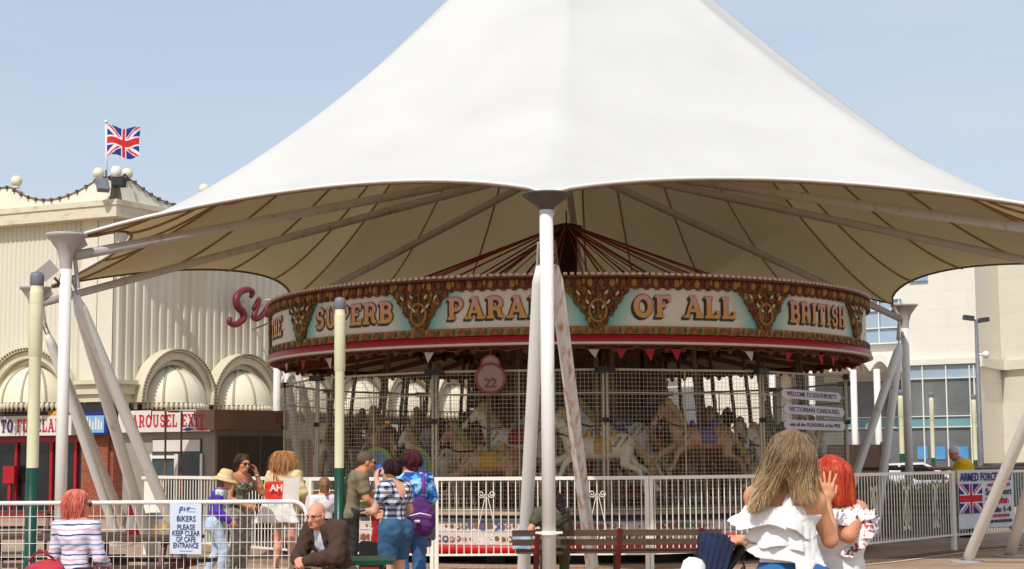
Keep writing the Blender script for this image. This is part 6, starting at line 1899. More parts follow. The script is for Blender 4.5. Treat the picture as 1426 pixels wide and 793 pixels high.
mb = MB(); mb.tube([c + V((-.12, -.14, .0)), c + V((0, -.175, .03)), c + V((.12, -.13, .0))], .008, 5); mb.box(c + V((-.03, -.17, -.06)), (.06, .02, .03)); obj("zip", mb, m_white, t, True)
c = wpt(h, V((-.14, -.24, .98))); 
t = thing("waist_bag", c, "small violet bag between the plaid woman and the backpack", "bag")
f = Field((-.16, -.14, -.16), (.16, .14, .16), .01); f.ell((0, 0, 0), (.09, .06, .1), k=0); f.wob(.008, 40, 1); f.build("bag_body", fabric("violet_bag", C(128, 78, 150), .2), t)
mb = MB(); mb.tube([c + V((-.05, 0, .08)), c + V((0, 0, .16)), c + V((.05, 0, .08))], .01, 5); obj("handle", mb, fabric("violet_strap", C(126, 60, 140)), t, True)

# 10 person on the long bench behind the middle mast
J = sit(.47, .02); J.update({'elL': (-.27, -.13, .76), 'wrL': (-.2, .08, .68), 'elR': (.22, .05, .73), 'shL': (-.165, -.03, .98), 'shR': (.165, -.03, .98), 'nek': (0, -.01, 1.04), 'hed': (.0, .03, 1.18), 'che': (0, -.01, .89)})
h = Human(J, True, 1.58, hy=-12, build=1.08)
h.body(m_skinp, .0095)
m_ol = fabric("dark_olive_top", C(84, 84, 66), .14)
h.cloth("top", m_ol, {'torso': 1, 'bust': 1, 'uarmL': (.5, .026), 'uarmR': (.8, .026)}, .018, cuts=[((0, 0, 1.09), (0, .1, 1)), ((0, 0, .5), (0, 0, -1))], wob=.005)
h.cloth("trousers", fabric("olive_trousers", C(96, 92, 66)), ['hips', 'legL', 'legR', 'shinL', 'shinR'], .018, cuts=[((0, 0, .1), (0, 0, -1))])
h.cloth("shoes", m_shoe, ['footL', 'footR'], .01)
h.hair(m_dh[0], vol=.016, back=.05, extra=lambda f: f.cone(h.hp_(.06, -.08, .0), h.hp_(.13, -.14, -.2), .065, .05, .03))
h.place(769, 20.78, 6, "person in a dark olive top on the long bench, mostly hidden by the middle mast")

# 13 man in yellow shirt and white cap beyond the right railing
J = dict(nek=(0, .16, 1.42), hed=(0, .25, 1.53), che=(0, .08, 1.26), shL=(-.2, .1, 1.37), shR=(.2, .1, 1.37), elL=(-.24, .2, 1.02), elR=(.24, .2, 1.02), wrL=(-.18, .4, .95), wrR=(.18, .4, .95))
h = Human(J, False, 1.80, hy=10, hp=-25, build=1.2)
h.body(m_skinp, .011)
h.cloth("polo_shirt", fabric("yellow_polo_shirt", C(226, 186, 32), .08), {'torso': 1, 'uarmL': (.7, .03), 'uarmR': (.7, .03), 'hips': .7}, .025, cuts=[((0, .2, 1.36), (0, .5, 1)), ((0, 0, .84), (0, 0, -1))], wob=.006)
h.cloth("trousers", m_denimd, ['hips', 'legL', 'legR', 'shinL', 'shinR'], .014)
h.cloth("shoes", m_shoe, ['footL', 'footR'], .01)
h.hair(M("white_cap", C(214, 218, 226), .7, .1, 20), name="cap", vol=.016, wob=.0, low=.02)
h.place(1352, 33.2, -60, "man in a bright yellow shirt and white cap, bending beyond the right-hand railing")
# ---------------------------------------------------------------- the two women in the right foreground
YB = 8.75
Z = lambda px, py, Y=YB: pt(px, py, Y)
bx = pt(1100, 700, YB).x
def lj(px, py, Y=YB):      # world point -> local joint for a person standing at (bx, YB) facing away (yaw 0)
    p = pt(px, py, Y); return (p.x - bx, p.y - YB, p.z)
J = dict(hed=lj(1105, 638), nek=lj(1097, 676), che=lj(1092, 722), wai=lj(1095, 775), pel=(0, 0, .95),
         shL=lj(1052, 692), shR=lj(1134, 699), elR=lj(1156, 752, YB + .08), wrR=lj(1150, 699, YB + .16),
         elL=lj(1058, 765, YB + .18), wrL=lj(1036, 752, YB + .36))
for n_, sg in (('L', -1), ('R', 1)): J.update({'hip' + n_: (sg * .1, 0, .92), 'kn' + n_: (sg * .1, .02, .5), 'an' + n_: (sg * .1, -.03, .085), 'to' + n_: (sg * .12, .13, .03)})
h = Human(J, True, 1.66, hy=46, hp=-4, hr=-4, build=1.06, hands={'R': dict(d=(.1, .05, 1), n=(-.1, 1, .1), curl=.14, ts=-1, spread=1.0, r=.0086), 'L': dict(d=(-1, .3, .05), n=(0, .3, -1), curl=1.1)})
m_tan = skin_mat("sun_tanned_skin", C(206, 146, 108))
h.body(m_tan, .007)
m_wht = fabric("white_cotton", C(232, 230, 228), .03, 6, bump=.12)
# ruffled blouse: a close body and three flounced tiers
def tier(z0, z1, r0, r1, n_w, amp, seed, cx=0, cy=0, a0=0, a1=2 * PI, tilt=0, right=1.0, left=1.0):
    rs = random.Random(seed); rows = []; N = 160
    ph = [rs.uniform(0, 6.28) for _ in range(6)]
    for i in range(N + 1):
        a = a0 + (a1 - a0) * i / N; col = []
        wv = math.sin(n_w * a + ph[0] + 1.2 * math.sin(2 * a + ph[4])) + .55 * math.sin(n_w * 1.7 * a + ph[1]) + .3 * math.sin(n_w * 3.1 * a + ph[2])
        for q in range(12):
            t = q / 11; sd = math.sin(a); ex = 1 + (right - 1) * max(0, sd) + (left - 1) * max(0, -sd)
            r = r0 + ((r1 - r0) * t ** .8) * ex + amp * wv * t * t * min(1, ex) + .0035 * math.sin(13 * a + 7 * t) * math.sin(11 * t + 5 * a)
            z = z0 + (z1 - z0) * t + .02 * t * t * math.sin(n_w * .6 * a + ph[3]) + tilt * math.sin(a) * (.3 + .7 * t) + .006 * math.sin(9 * t + 3 * a)
            col.append(V((cx + r * math.sin(a), cy - r * .74 * math.cos(a), z)))
        rows.append(col)
    mb = MB(); mb.sheet(rows); mb.sheet([[p + V((0, 0, -.003)) + V((-p.x + cx, -p.y + cy, 0)) * .012 for p in c] for c in reversed(rows)])
    return mb
k = h.k
cz, wz = h.J['che'].z, h.J['wai'].z
cx = h.J['che'].x
bl = h.cloth("blouse", m_wht, {'torso': 1, 'bust': 1, 'hips': .5}, .012, cuts=[((cx, 0, cz + .045), (.10, -.15, 1)), ((0, 0, 1.03), (0, 0, -1))], res=.009, wob=.006, fr=30)
obj("ruffle", tier(cz + .066, cz - .06, .165, .235, 7, .02, 1, cx - .02, h.J['che'].y, tilt=-.03, right=.25, left=1.35), m_wht, h.o, True, world=False, label="upper flounce of the white blouse")
obj("ruffle", tier(cz - .03, cz - .165, .158, .2, 7, .02, 2, cx - .0, 0, tilt=-.05, right=.55, left=.9), m_wht, h.o, True, world=False, label="middle flounce of the white blouse")
obj("ruffle", tier(wz + .065, wz - .045, .15, .215, 6, .022, 3, h.J['wai'].x + .02, 0, tilt=-.085, right=.7, left=1.2), m_wht, h.o, True, world=False, label="lowest flounce of the white blouse")
# strap over the right shoulder
def on_back(px, py, Y=YB - .1): 
    p = pt(px, py, Y); return V((p.x - bx, p.y - YB, p.z))
mb = MB(); pa = [on_back(1092, 714, YB - .115), on_back(1100, 695, YB - .105), on_back(1108, 680, YB - .075), on_back(1114, 671, YB - .02), on_back(1116, 672, YB + .06)]
rows = [[p + V((-.026, 0, .004)), p + V((0, -.008, 0)), p + V((.03, .0, -.004))] for p in pa]
mb.sheet(rows); mb.sheet([[q + V((0, .012, -.006)) for q in r_] for r_ in reversed(rows)]); obj("shoulder_strap", mb, m_wht, h.o, True, world=False)
h.cloth("jeans", fabric("bright_blue_jeans", C(52, 98, 150), .25, 10), {'hips': (1, .016), 'legL': (1, .014), 'legR': (1, .014), 'shinL': 1, 'shinR': 1, 'torso': (1, .02)}, .013, cuts=[((0, 0, 1.06), (0, 0, 1))], res=.011, wob=.004)
h.cloth("shoes", m_shoew, ['footL', 'footR'], .01)
# long hair
m_lb = [M(n_, c, .38, .18, 26, spec=.5, stretch=(1, 1, .2)) for n_, c in (("dark_ash_hair", C(108, 85, 60)), ("honey_hair", C(132, 105, 73)), ("pale_blonde_hair", C(148, 120, 84)), ("light_brown_hair", C(118, 94, 66)))]
for q_, tipc in zip(m_lb, (C(176, 145, 102), C(200, 168, 122), C(214, 184, 138), C(186, 154, 110))):
    n = q_.node_tree.nodes; l = q_.node_tree.links      # lightened ends
    t_ = n.new("ShaderNodeTexCoord"); sx = n.new("ShaderNodeSeparateXYZ"); mr = n.new("ShaderNodeMapRange"); mr.inputs[1].default_value = h.J["hed"].z - .02; mr.inputs[2].default_value = h.J["hed"].z - .2
    mx_ = n.new("ShaderNodeMixRGB"); l.new(t_.outputs["Object"], sx.inputs[0]); l.new(sx.outputs["Z"], mr.inputs[0]); l.new(mr.outputs[0], mx_.inputs[0]); l.new(n[q_["ramp"]].outputs["Color"], mx_.inputs[1]); mx_.inputs[2].default_value = tipc; l.new(mx_.outputs["Color"], n["Principled BSDF"].inputs["Base Color"])
hairb = h.hair(m_lb[3], vol=.018, back=.06, face=True, wob=.004, res=.008)
gd = []
# guides in world pixels: from the crown down to the left tips and to the right tips
def G(*pts): return [on_back(x, y, Y) for x, y, Y in pts]
gl = [G((1106, 600, YB), (1078, 620, YB + .02), (1064, 655, YB + .03), (1053, 690, YB - .02), (1046, 712, YB - .06)),
      G((1106, 601, YB - .03), (1082, 622, YB - .06), (1066, 660, YB - .08), (1052, 695, YB - .12), (1046, 718, YB - .15)),
      G((1108, 601, YB - .05), (1090, 624, YB - .13), (1074, 662, YB - .15), (1058, 694, YB - .15), (1052, 716, YB - .17)),
      G((1109, 602, YB - .06), (1098, 628, YB - .155), (1084, 660, YB - .16), (1068, 690, YB - .15), (1062, 710, YB - .16)),
      G((1110, 602, YB - .06), (1106, 632, YB - .165), (1094, 655, YB - .165), (1080, 672, YB - .15), (1074, 682, YB - .15))]
gr = [G((1110, 602, YB - .06), (1104, 632, YB - .165), (1104, 655, YB - .16), (1110, 672, YB - .14), (1118, 690, YB - .12)),
      G((1112, 601, YB - .05), (1120, 628, YB - .15), (1120, 655, YB - .15), (1122, 680, YB - .14), (1132, 704, YB - .12)),
      G((1114, 601, YB - .03), (1132, 626, YB - .11), (1134, 655, YB - .12), (1134, 682, YB - .13), (1139, 706, YB - .13)),
      G((1116, 601, YB), (1140, 630, YB - .04), (1144, 658, YB - .05), (1142, 682, YB - .08), (1143, 702, YB - .1))]
locks(h, m_lb, 1800, .0018, 35, drop=.04, out=.010, span=135, jit=.008)
gl = [[p + V((0, -.012, .004)) for p in g] for g in gl]; gr = [[p + V((-.03 - .006 * i, -.012, .004)) for i, p in enumerate(g)] for g in gr]
o1 = strands(gl, 4200, .0017, 31, m_lb, "hair_locks", h.o, jit=.012, segs=12, sides=3, ln0=.55, wave=.016)
o2 = strands(gr, 3200, .0017, 32, m_lb, "hair_locks", h.o, jit=.012, segs=12, sides=3, ln0=.55, wave=.016)
mb = MB(); w0 = h.J['wrR'] - V((0, .0, .02)); mb.tube([w0 + V((.031 * math.cos(t), .028 * math.sin(t), .004 * math.sin(2 * t))) for t in [2 * PI * q / 18 for q in range(18)]], .004, 5, closed=True); obj("bracelet", mb, M("silver", C(190, 188, 184), .25, .1, 9, metal=.9), h.o, True, world=False)
h.shades()
h.place(0, YB, 0, "long-haired blonde woman in a white ruffled off-shoulder blouse, seen from behind in the foreground", X=bx)
hA = h; bpy.context.view_layer.update()

# red-haired woman beyond her right shoulder
YR = 9.25; rx = pt(1170, 700, YR).x
def rj(px, py, Y=YR):
    p = pt(px, py, Y); return (p.x - rx, p.y - YR, p.z)
J = dict(hed=rj(1158, 671), nek=rj(1163, 706), che=rj(1168, 742), wai=rj(1168, 775), pel=(0, 0, .88), shL=rj(1138, 716, YR + .03), shR=rj(1194, 712, YR - .02), elR=rj(1182, 746, YR - .17), wrR=rj(1152, 735, YR + .02), elL=rj(1132, 752, YR + .12), wrL=rj(1140, 738, YR + .3))
for n_, sg in (('L', -1), ('R', 1)): J.update({'hip' + n_: (sg * .1, 0, .84), 'kn' + n_: (sg * .1, .02, .46), 'an' + n_: (sg * .1, -.03, .085), 'to' + n_: (sg * .12, .13, .03)})
h = Human(J, True, 1.66, hy=-24, hp=-6, build=1.0)
h.body(skin_mat("warm_skin", C(204, 140, 106)), .0085)
m_flo = blotch("white_floral_cotton", C(230, 226, 224), [C(176, 60, 56), C(202, 120, 104), C(110, 70, 80)], 24, .61)
h.cloth("top", m_wht, {'torso': 1, 'bust': 1}, .014, cuts=[(h.J['nek'] / h.k - V((0, .0, .06)), (0, -.2, 1)), ((0, 0, .92), (0, 0, -1))], wob=.006, fr=30, res=.01)
k = h.k; sx_ = h.J['shR']
obj("ruffle", tier(sx_.z + .035, sx_.z - .055, .12, .19, 5, .022, 8, h.J['nek'].x + .02, h.J['nek'].y - .02, tilt=.012), m_flo, h.o, True, world=False, label="white floral ruffle round the neckline")
mb = MB(); rs = random.Random(4); rows = []
for i in range(60):
    t = i / 59; c = on = V(rj(1200, 712, YR - .03)).lerp(V(rj(1178, 772, YR - .09)), t)
    c = c + V((.055 * math.sin(PI * t), -.03 * math.sin(PI * t), 0))
    wv = math.sin(t * 30) + .5 * math.sin(t * 53 + 1)
    rows.append([c + V((-.05, -.02, 0)), c + V((-.01, -.04, .01 * wv)), c + V((.035 + .012 * wv, -.03 + .02 * wv, .012 * wv)), c + V((.06 + .02 * wv, .0 + .03 * wv, .016 * wv))])
mb.sheet(rows); mb.sheet([[p + V((0, .004, 0)) for p in c] for c in reversed(rows)]); obj("ruffle", mb, m_flo, h.o, True, world=False, label="white floral ruffle running down the side")
h.cloth("jeans", fabric("blue_jeans", C(60, 98, 140), .22, 10), ['hips', 'legL', 'legR', 'shinL', 'shinR', 'torso'], .013, cuts=[((0, 0, .94), (0, 0, 1))], res=.011)
h.cloth("shoes", m_shoew, ['footL', 'footR'], .01)
m_rh = [M(n_, c, .4, .15, 24, spec=.45, stretch=(1, 1, .2)) for n_, c in (("bright_red_hair", C(176, 48, 22)), ("orange_red_hair", C(206, 84, 42)), ("deep_red_hair", C(152, 38, 20)))]
h.hair(m_rh[0], vol=.012, back=.06, wob=.003)
gd = []
for q in range(15):
    a = R(-120 + 240 * q / 14); dx, dy = math.sin(a), -math.cos(a)
    gd.append([h.hp_(dx * .015, dy * .015 - .01, .148), h.hp_(dx * .1, dy * .12, .08), h.hp_(dx * .105, dy * .125, -.01), h.hp_(dx * .1, dy * .122, -.09), h.hp_(dx * .10, dy * .12, -.155)])
strands(gd, 3200, .0018, 41, m_rh, "hair_locks", h.o, jit=.006, segs=10)
h.shades()
h.place(0, YR, 0, "red-haired woman in a white floral ruffled top and jeans, beside the long-haired blonde", X=rx)

# ---------------------------------------------------------------- front grid barrier with the bikers notice
YF = 16.0
b0 = gpt(-60, YF + .0); b1 = gpt(426, YF)
HT = pt(200, 700, YF).z
t = thing("grid_barrier", b0.lerp(b1, .5), "long white wire-grid barrier with a rounded end, in front of the picnic tables at left", "barrier")
zl = .22; rr_ = .021
pts = [V((b0.x, YF, HT)), V((b1.x - .14, YF, HT))] + [V((b1.x - .14 + .14 * math.sin(a), YF, HT - .14 + .14 * math.cos(a))) for a in [R(15 * q) for q in range(1, 7)]] + [V((b1.x, YF, zl))]
mb = MB(); mb.tube(pts, rr_, 10); obj("top_tube", mb, m_white, t, True)
mb = MB(); mb.tube([V((b0.x, YF, zl)), V((b1.x, YF, zl))], .016, 8); obj("bottom_tube", mb, m_white, t, True)
mb = MB()
x = b0.x
while x < b1.x - .05:
    mb.tube([V((x, YF + .006, zl)), V((x, YF + .006, HT - (0 if x < b1.x - .14 else .05)))], .0033, 5); x += .0672
z = HT - .128
while z > zl + .03: mb.tube([V((b0.x, YF - .004, z)), V((b1.x, YF - .004, z))], .0033, 5); z -= .128
obj("wire_grid", mb, m_white, t)
for x in (b0.x + .5, (b0.x + b1.x) / 2, b1.x - .2):
    mb = MB(); mb.tube([V((x, YF - .3, .02)), V((x, YF, zl)), V((x, YF + .3, .02))], .018, 6); obj("foot", mb, m_white, t)
# notice
xl, xr = pt(238.5, 740, YF).x, pt(282, 740, YF).x; z1, z0 = pt(260, 700.5, YF).z, pt(260, 771, YF).z
t = thing("notice_board", V(((xl + xr) / 2, YF - .04, z0)), "pale blue notice on the grid barrier reading BIKERS PLEASE KEEP CLEAR OF CAFE ENTRANCE", "sign")
mb = MB(); fr = flatframe(V((xl, YF - .035, z0)), V((1, 0, -.02))); W_ = xr - xl; H_ = z1 - z0
mb.prism([(0, 0), (W_, 0), (W_ * .97, H_), (-.01, H_)], fr, 0, .008); obj("board", mb, M("pale_blue_board", C(206, 216, 230), .5, .03, 4), t)
m_nb = M("navy_notice_lettering", C(40, 54, 110), .5, .1, 5)
for s_, v, sz, wd in (("BIKERS", .69, .075, .6), ("PLEASE", .525, .07, .56), ("KEEP CLEAR", .405, .07, .88), ("OF CAFE", .285, .07, .62), ("ENTRANCE", .165, .07, .8)):
    plain_text("lettering", s_, m_nb, fr(W_ * .5, H_ * v, .008), (1, 0, -.02), sz, t, bold=.0006, width=W_ * wd)
mb = MB()
def q_(u, v): return fr(W_ * u, H_ * v, .011)
mb.tube([q_(.28, .80), q_(.31, .92), q_(.37, .93), q_(.36, .87), q_(.31, .86)], .006, 5); mb.tube([q_(.42, .86), q_(.44, .92), q_(.46, .86)], .006, 5); mb.tube([q_(.5, .90), q_(.55, .92), q_(.52, .87), q_(.57, .87), q_(.6, .93)], .005, 5)
mb.tube([q_(.62, .9), q_(.72, .905), q_(.8, .885)], .002, 4); mb.tube([q_(.5, .835), q_(.8, .832)], .0016, 4); mb.tube([q_(.3, .06), q_(.72, .058)], .002, 4)
obj("printed_mark", mb, M("blue_print", C(70, 100, 160), .5, .1, 5), t)

# ---------------------------------------------------------------- benches, tables
def slat(mb, a, b, wx, wz, m=None): mb.beam(a, b, wx, wz, m=m)
# long bench, back towards us
xl, xr = pt(713, 740, 20.42).x, pt(1005, 740, 20.42).x; YN = 20.42
t = thing("park_bench", V(((xl + xr) / 2, YN + .25, 0)), "long brown slatted bench with dark red legs, behind the middle mast, back to the camera", "bench")
mb = MB()
zb1, zb2 = pt(900, 742, YN).z, pt(900, 755, YN).z
for z in (zb1, zb2): mb.box(((xl + xr) / 2, YN + (zb1 - z) * .25, z), (xr - xl, .035, .075))
obj("backrest", mb, m_wood, t)
mb = MB()
for q in range(4): mb.box(((xl + xr) / 2 + .02, YN + .12 + .115 * q, .465), (xr - xl - .05, .09, .04))
obj("seat", mb, m_wood, t)
for px in (746, 860, 974):
    x = pt(px, 750, YN).x
    mb = MB(); mb.beam((x, YN + .30 - .02, 0), (x + .015, YN + .05, .46), .06, .05, (0, 1, 0)); mb.beam((x + .012, YN + .062, .44), (x + .03, YN - .028, zb1 + .05), .06, .035, (0, 1, 0)); mb.beam((x, YN + .06, .43), (x, YN + .52, .43), .06, .03); mb.beam((x, YN + .5, 0), (x, YN + .46, .44), .05, .05, (0, 1, 0))
    obj("leg", mb, m_dred, t)
p = pt(727, 762, 20.55)
bag("cloth_bag", V((p.x, 20.75, .60)), .2, .2, .05, fabric("pale_blue_bag", C(166, 196, 216), .12), "pale blue bag on the left end of the long bench, seen below its back slats", "bag", [[V((p.x - .06, 20.75, .68)), V((p.x, 20.75, .80)), V((p.x + .06, 20.75, .68))]])
# brown picnic tables behind the barrier
def picnic(px, Y, rz, label, top=.74, L=1.7, mt=None, mf=None, group=None):
    b = gpt(px, Y); mt = mt or m_wood; mf = mf or m_dred
    t = thing("picnic_table", b, label, "picnic table", group, rz)
    mb = MB()
    for q in range(5): mb.box((0, -.32 + .16 * q, top), (L, .145, .04))
    obj("tabletop", mb, mt, t, world=False)
    for s in (-1, 1):
        mb = MB()
        for q in range(2): mb.box((0, s * (.66 + .13 * q), .45), (L, .12, .04))
        obj("bench_seat", mb, mt, t, world=False)
    for s in (-1, 1):
        for u in (-1, 1):
            mb = MB(); mb.beam((s * L * .36, u * .62, 0), (s * L * .36, u * .26, top - .03), .07, .045, (1, 0, 0)); obj("leg", mb, mf, t, world=False)
        mb = MB(); mb.beam((s * L * .36, -.78, .42), (s * L * .36, .78, .42), .045, .07); mb.beam((s * L * .36, -.34, top - .04), (s * L * .36, .34, top - .04), .045, .05); obj("cross_beam", mb, mf, t, world=False)
    return t
picnic(72, 19.6, .25, "dark wooden picnic table with red legs, left of the striped woman behind the barrier", group="brown picnic tables by the arcade")
picnic(168, 19.0, -.15, "dark wooden picnic table with red legs, right of the striped woman behind the barrier", group="brown picnic tables by the arcade")
picnic(20, 29, .1, "far brown picnic table in front of the arcade's red doors", group="brown picnic tables by the arcade")
picnic(490, 15.8, .04, "dark green picnic table and bench carrying the bald man", top=.66, mt=m_green, mf=m_green, L=.8)
bn = gpt(92, 14.95)
t = thing("bench_seat", bn, "plain dark wooden bench carrying the striped woman at far left", "bench")
mb = MB()
for q in range(3): mb.box((bn.x, 14.95 + .13 * q, .43), (1.6, .115, .05))
obj("seat", mb, m_wood, t)
for s in (-1, 1):
    mb = MB(); mb.box((bn.x + s * .6, 15.08, .2), (.08, .34, .4)); obj("leg", mb, m_dred, t)
# coral bag and things beside the striped woman
p = pt(58, 797, 14.8)
t = thing("rucksack", p, "coral red bag on the bench beside the striped woman", "bag")
f = Field((-.32, -.22, -.3), (.32, .22, .25), .012); f.ell((0, 0, -.06), (.17, .12, .16), k=0); f.ell((.1, 0, .02), (.1, .1, .09), k=.06); f.wob(.012, 20, 2)
o = f.build("bag_body", fabric("coral_fabric", C(176, 56, 66), .15, 6), t)
mb = MB(); mb.tube([p + V((-.1, -.05, .1)), p + V((0, -.08, .2)), p + V((.12, -.05, .12))], .012, 6); obj("handle", mb, fabric("coral_strap", C(170, 44, 56)), t, True)
# grey litter bin with yellow stickers
Yb = 25.4; b = gpt(222, Yb); xw = 31 / FPX * Yb
t = thing("litter_bin", b, "square grey litter bin with two yellow stickers behind the grid barrier", "litter bin")
zt2 = pt(222, 720, Yb).z
mb = MB(); mb.box((b.x, Yb, zt2 / 2), (xw, xw, zt2)); obj("bin_body", mb, m_kgrey, t)
mb = MB(); mb.box((b.x, Yb, zt2 + .03), (xw + .04, xw + .04, .06)); obj("lid", mb, m_grey, t)
mb = MB()
for px, y0, y1, wd in ((217, 731, 747, 6), (229, 731, 738, 6)):
    a = pt(px - wd / 2, y0, Yb - xw / 2 - .006); c = pt(px + wd / 2, y1, Yb - xw / 2 - .006); mb.box(((a.x + c.x) / 2, a.y, (a.z + c.z) / 2), (c.x - a.x, .006, a.z - c.z))
pieces("sticker", mb, m_orange, t)
# red and white cone and small yellow bollard light
Yc = 31.5; b = gpt(178, Yc)
b = gpt(184, 33.2); t = thing("traffic_cone", b, "tall red and white traffic cone between the canopy's left struts", "traffic cone")
zt2 = pt(176, 666, Yc).z
for i in range(5):
    z0_, z1_ = zt2 * i / 5, zt2 * (i + 1) / 5; r_ = lambda z: .15 - .11 * z / zt2
    mb = MB(); mb.lathe([(r_(z0_), max(z0_, .04)), (r_(z1_), z1_)] + ([(0, z1_)] if i == 4 else []), b, 20); obj("band", mb, m_flagr if i % 2 == 0 else m_white, t, True)
mb = MB(); mb.box(b + V((0, 0, .02)), (.6, .6, .04)); obj("base", mb, m_flagr, t)
# mobility scooter between the man and the plaid woman
Ys = 20.0; b = gpt(524, Ys)
t = thing("mobility_scooter", b, "black and red mobility scooter between the olive T-shirt man and the plaid woman", "scooter")
mb = MB(); mb.box(b + V((.1, 0, .2)), (.9, .46, .1)); mb.box(b + V((-.02, 0, .42)), (.34, .40, .42)); obj("body", mb, m_black, t)
mb = MB(); mb.tube([b + V((-.08, 0, .2)), b + V((.0, 0, .8)), b + V((-.04, 0, 1.0))], .045, 8); mb.box(b + V((.02, -.05, .62)), (.1, .12, .14)); mb.box(b + V((0, -.205, .3)), (.34, .02, .08)); obj("tiller", mb, m_red, t, False)
mb = MB(); mb.tube([b + V((-.2, 0, 1.0)), b + V((.14, 0, 1.04))], .018, 6); mb.box(b + V((-.02, 0, .98)), (.14, .18, .08)); obj("handlebar", mb, m_black, t)
for dx, dy in ((-.3, -.22), (-.3, .22), (.45, -.22), (.45, .22)):
    mb = MB(); mb.lathe([(.0, -.04), (.06, -.045), (.12, -.04), (.13, 0), (.12, .04), (.06, .045), (0, .04)], b + V((dx, dy, .13)), 16, axis=Matrix.Rotation(R(90), 3, 'X')); obj("wheel", mb, m_black, t, True)
mb = MB(); mb.box(b + V((.45, 0, .62)), (.4, .44, .1)); mb.box(b + V((.66, 0, .9)), (.08, .44, .5)); obj("seat", mb, m_dgrey, t)
# folded dark pushchair with the blonde woman's hand on its handle
Yp = 9.15
t = thing("pushchair", gpt(990, Yp), "navy blue pushchair with a folded hood and black handle, left of the blonde woman", "pushchair")
P_ = lambda x, y, e=0: pt(x, y, Yp + e)
mb = MB(); rows = []
for i in range(19):
    u = i / 18; col = []
    for j in range(9):
        v = j / 8
        top = P_(974 + 52 * u, 748 + 10 * u ** 2, -.2 + .4 * v); bot = P_(966 + 44 * u, 800, -.2 + .4 * v)
        col.append(top.lerp(bot, abs(2 * v - 1) ** 2.2) + V((0, .012 * math.sin(i * 2.1), .006 * math.sin(i * 2.1 + 1) + .03 * math.sin(PI * v))))
    rows.append(col)
mb.sheet(rows); mb.sheet([[p + V((0, 0, -.012)) for p in c] for c in reversed(rows)])
obj("hood", mb, fabric("navy_hood_fabric", C(34, 42, 66), .3, 12, bump=.3), t, True)
mb = MB(); mb.tube([P_(1042, 762, .15), P_(1034, 760), P_(1016, 782), P_(996, 812)], .022, 8); mb.tube([P_(1046, 764, .3), P_(1036, 760, .3), P_(1020, 784, .3), P_(1000, 812, .3)], .022, 8); mb.tube([P_(1042, 762, 0), P_(1046, 764, .3)], .02, 8); obj("handle", mb, m_black, t, True)
mb = MB(); mb.tube([P_(1028, 758, .12), P_(1018, 748, .12), P_(1019, 742, .12)], [.03, .028, .018], 8); obj("grip", mb, M("red_grip", C(190, 44, 32), .4, .1, 5), t, True)
mb = MB(); mb.tube([P_(1036, 774), P_(1034, 782), P_(1037, 790), P_(1034, 797)], .006, 5); mb.ell(P_(1035, 797), (.02, .02, .03), 8, 6); obj("hanging_strap", mb, m_black, t)
base = gpt(990, Yp)
mb = MB(); mb.tube([P_(996, 812), V((base.x - .1, Yp, .2))], .018, 8); mb.tube([P_(996, 812, .3), V((base.x - .1, Yp + .3, .2))], .018, 8); mb.tube([P_(970, 800), V((base.x + .3, Yp, .15))], .018, 8); mb.tube([P_(970, 800, .3), V((base.x + .3, Yp + .3, .15))], .018, 8); obj("frame", mb, m_black, t, True)
mb = MB(); mb.sheet([[P_(968, 800, -.15), P_(1000, 812, -.15)], [P_(968, 800, .35), P_(1000, 812, .35)]]); mb.box(V((base.x - .05, Yp + .15, .5)), (.36, .38, .06)); mb.box(V((base.x + .1, Yp + .15, .72)), (.06, .38, .5)); obj("seat", mb, fabric("navy_seat_fabric", C(30, 36, 56)), t)
for dx, dy in ((-.1, 0), (-.1, .3), (.3, 0), (.3, .3)):
    mb = MB(); mb.lathe([(.0, -.02), (.07, -.025), (.1, -.02), (.11, 0), (.1, .02), (.07, .025), (0, .02)], V((base.x + dx, Yp + dy, .11)), 18, axis=Matrix.Rotation(R(90), 3, 'X')); obj("wheel", mb, m_black, t, True)
p = pt(965, 796, Yp - .25)
t = thing("sun_hat", p, "white cloth sun hat at the bottom edge, on the front of the pushchair", "hat")
mb = MB(); mb.lathe([(0, .075), (.035, .07), (.06, .045), (.066, .0), (.09, -.02), (.093, -.026), (.066, -.01)], p, 22, axis=Matrix.Rotation(R(12), 3, 'Y')); obj("hat_crown", mb, m_wht, t, True)
mb = MB(); mb.lathe([(.0665, .0), (.064, .012)], p, 22, axis=Matrix.Rotation(R(12), 3, 'Y')); obj("hat_ribbon", mb, m_wht, t, True)

# ---------------------------------------------------------------- things beyond the right railing
# hand rail
q0 = pt(1175, 653, 37.5); q1 = pt(1440, 651, 36)
t = thing("hand_rail", V((q0.x, q0.y, 0)), "dark brown horizontal hand rail beyond the cream railings at right", "hand rail")
zr = q0.z
mb = MB(); mb.tube([V((q0.x, q0.y, zr)), V((q1.x, q1.y, zr))], .04, 8); obj("rail", mb, m_wood, t)
for i in range(6):
    p = V((q0.x, q0.y, 0)).lerp(V((q1.x, q1.y, 0)), (i + .2) / 6)
    mb = MB(); mb.tube([p, p + V((0, 0, zr))], .03, 8); obj("post", mb, m_dgrey, t)
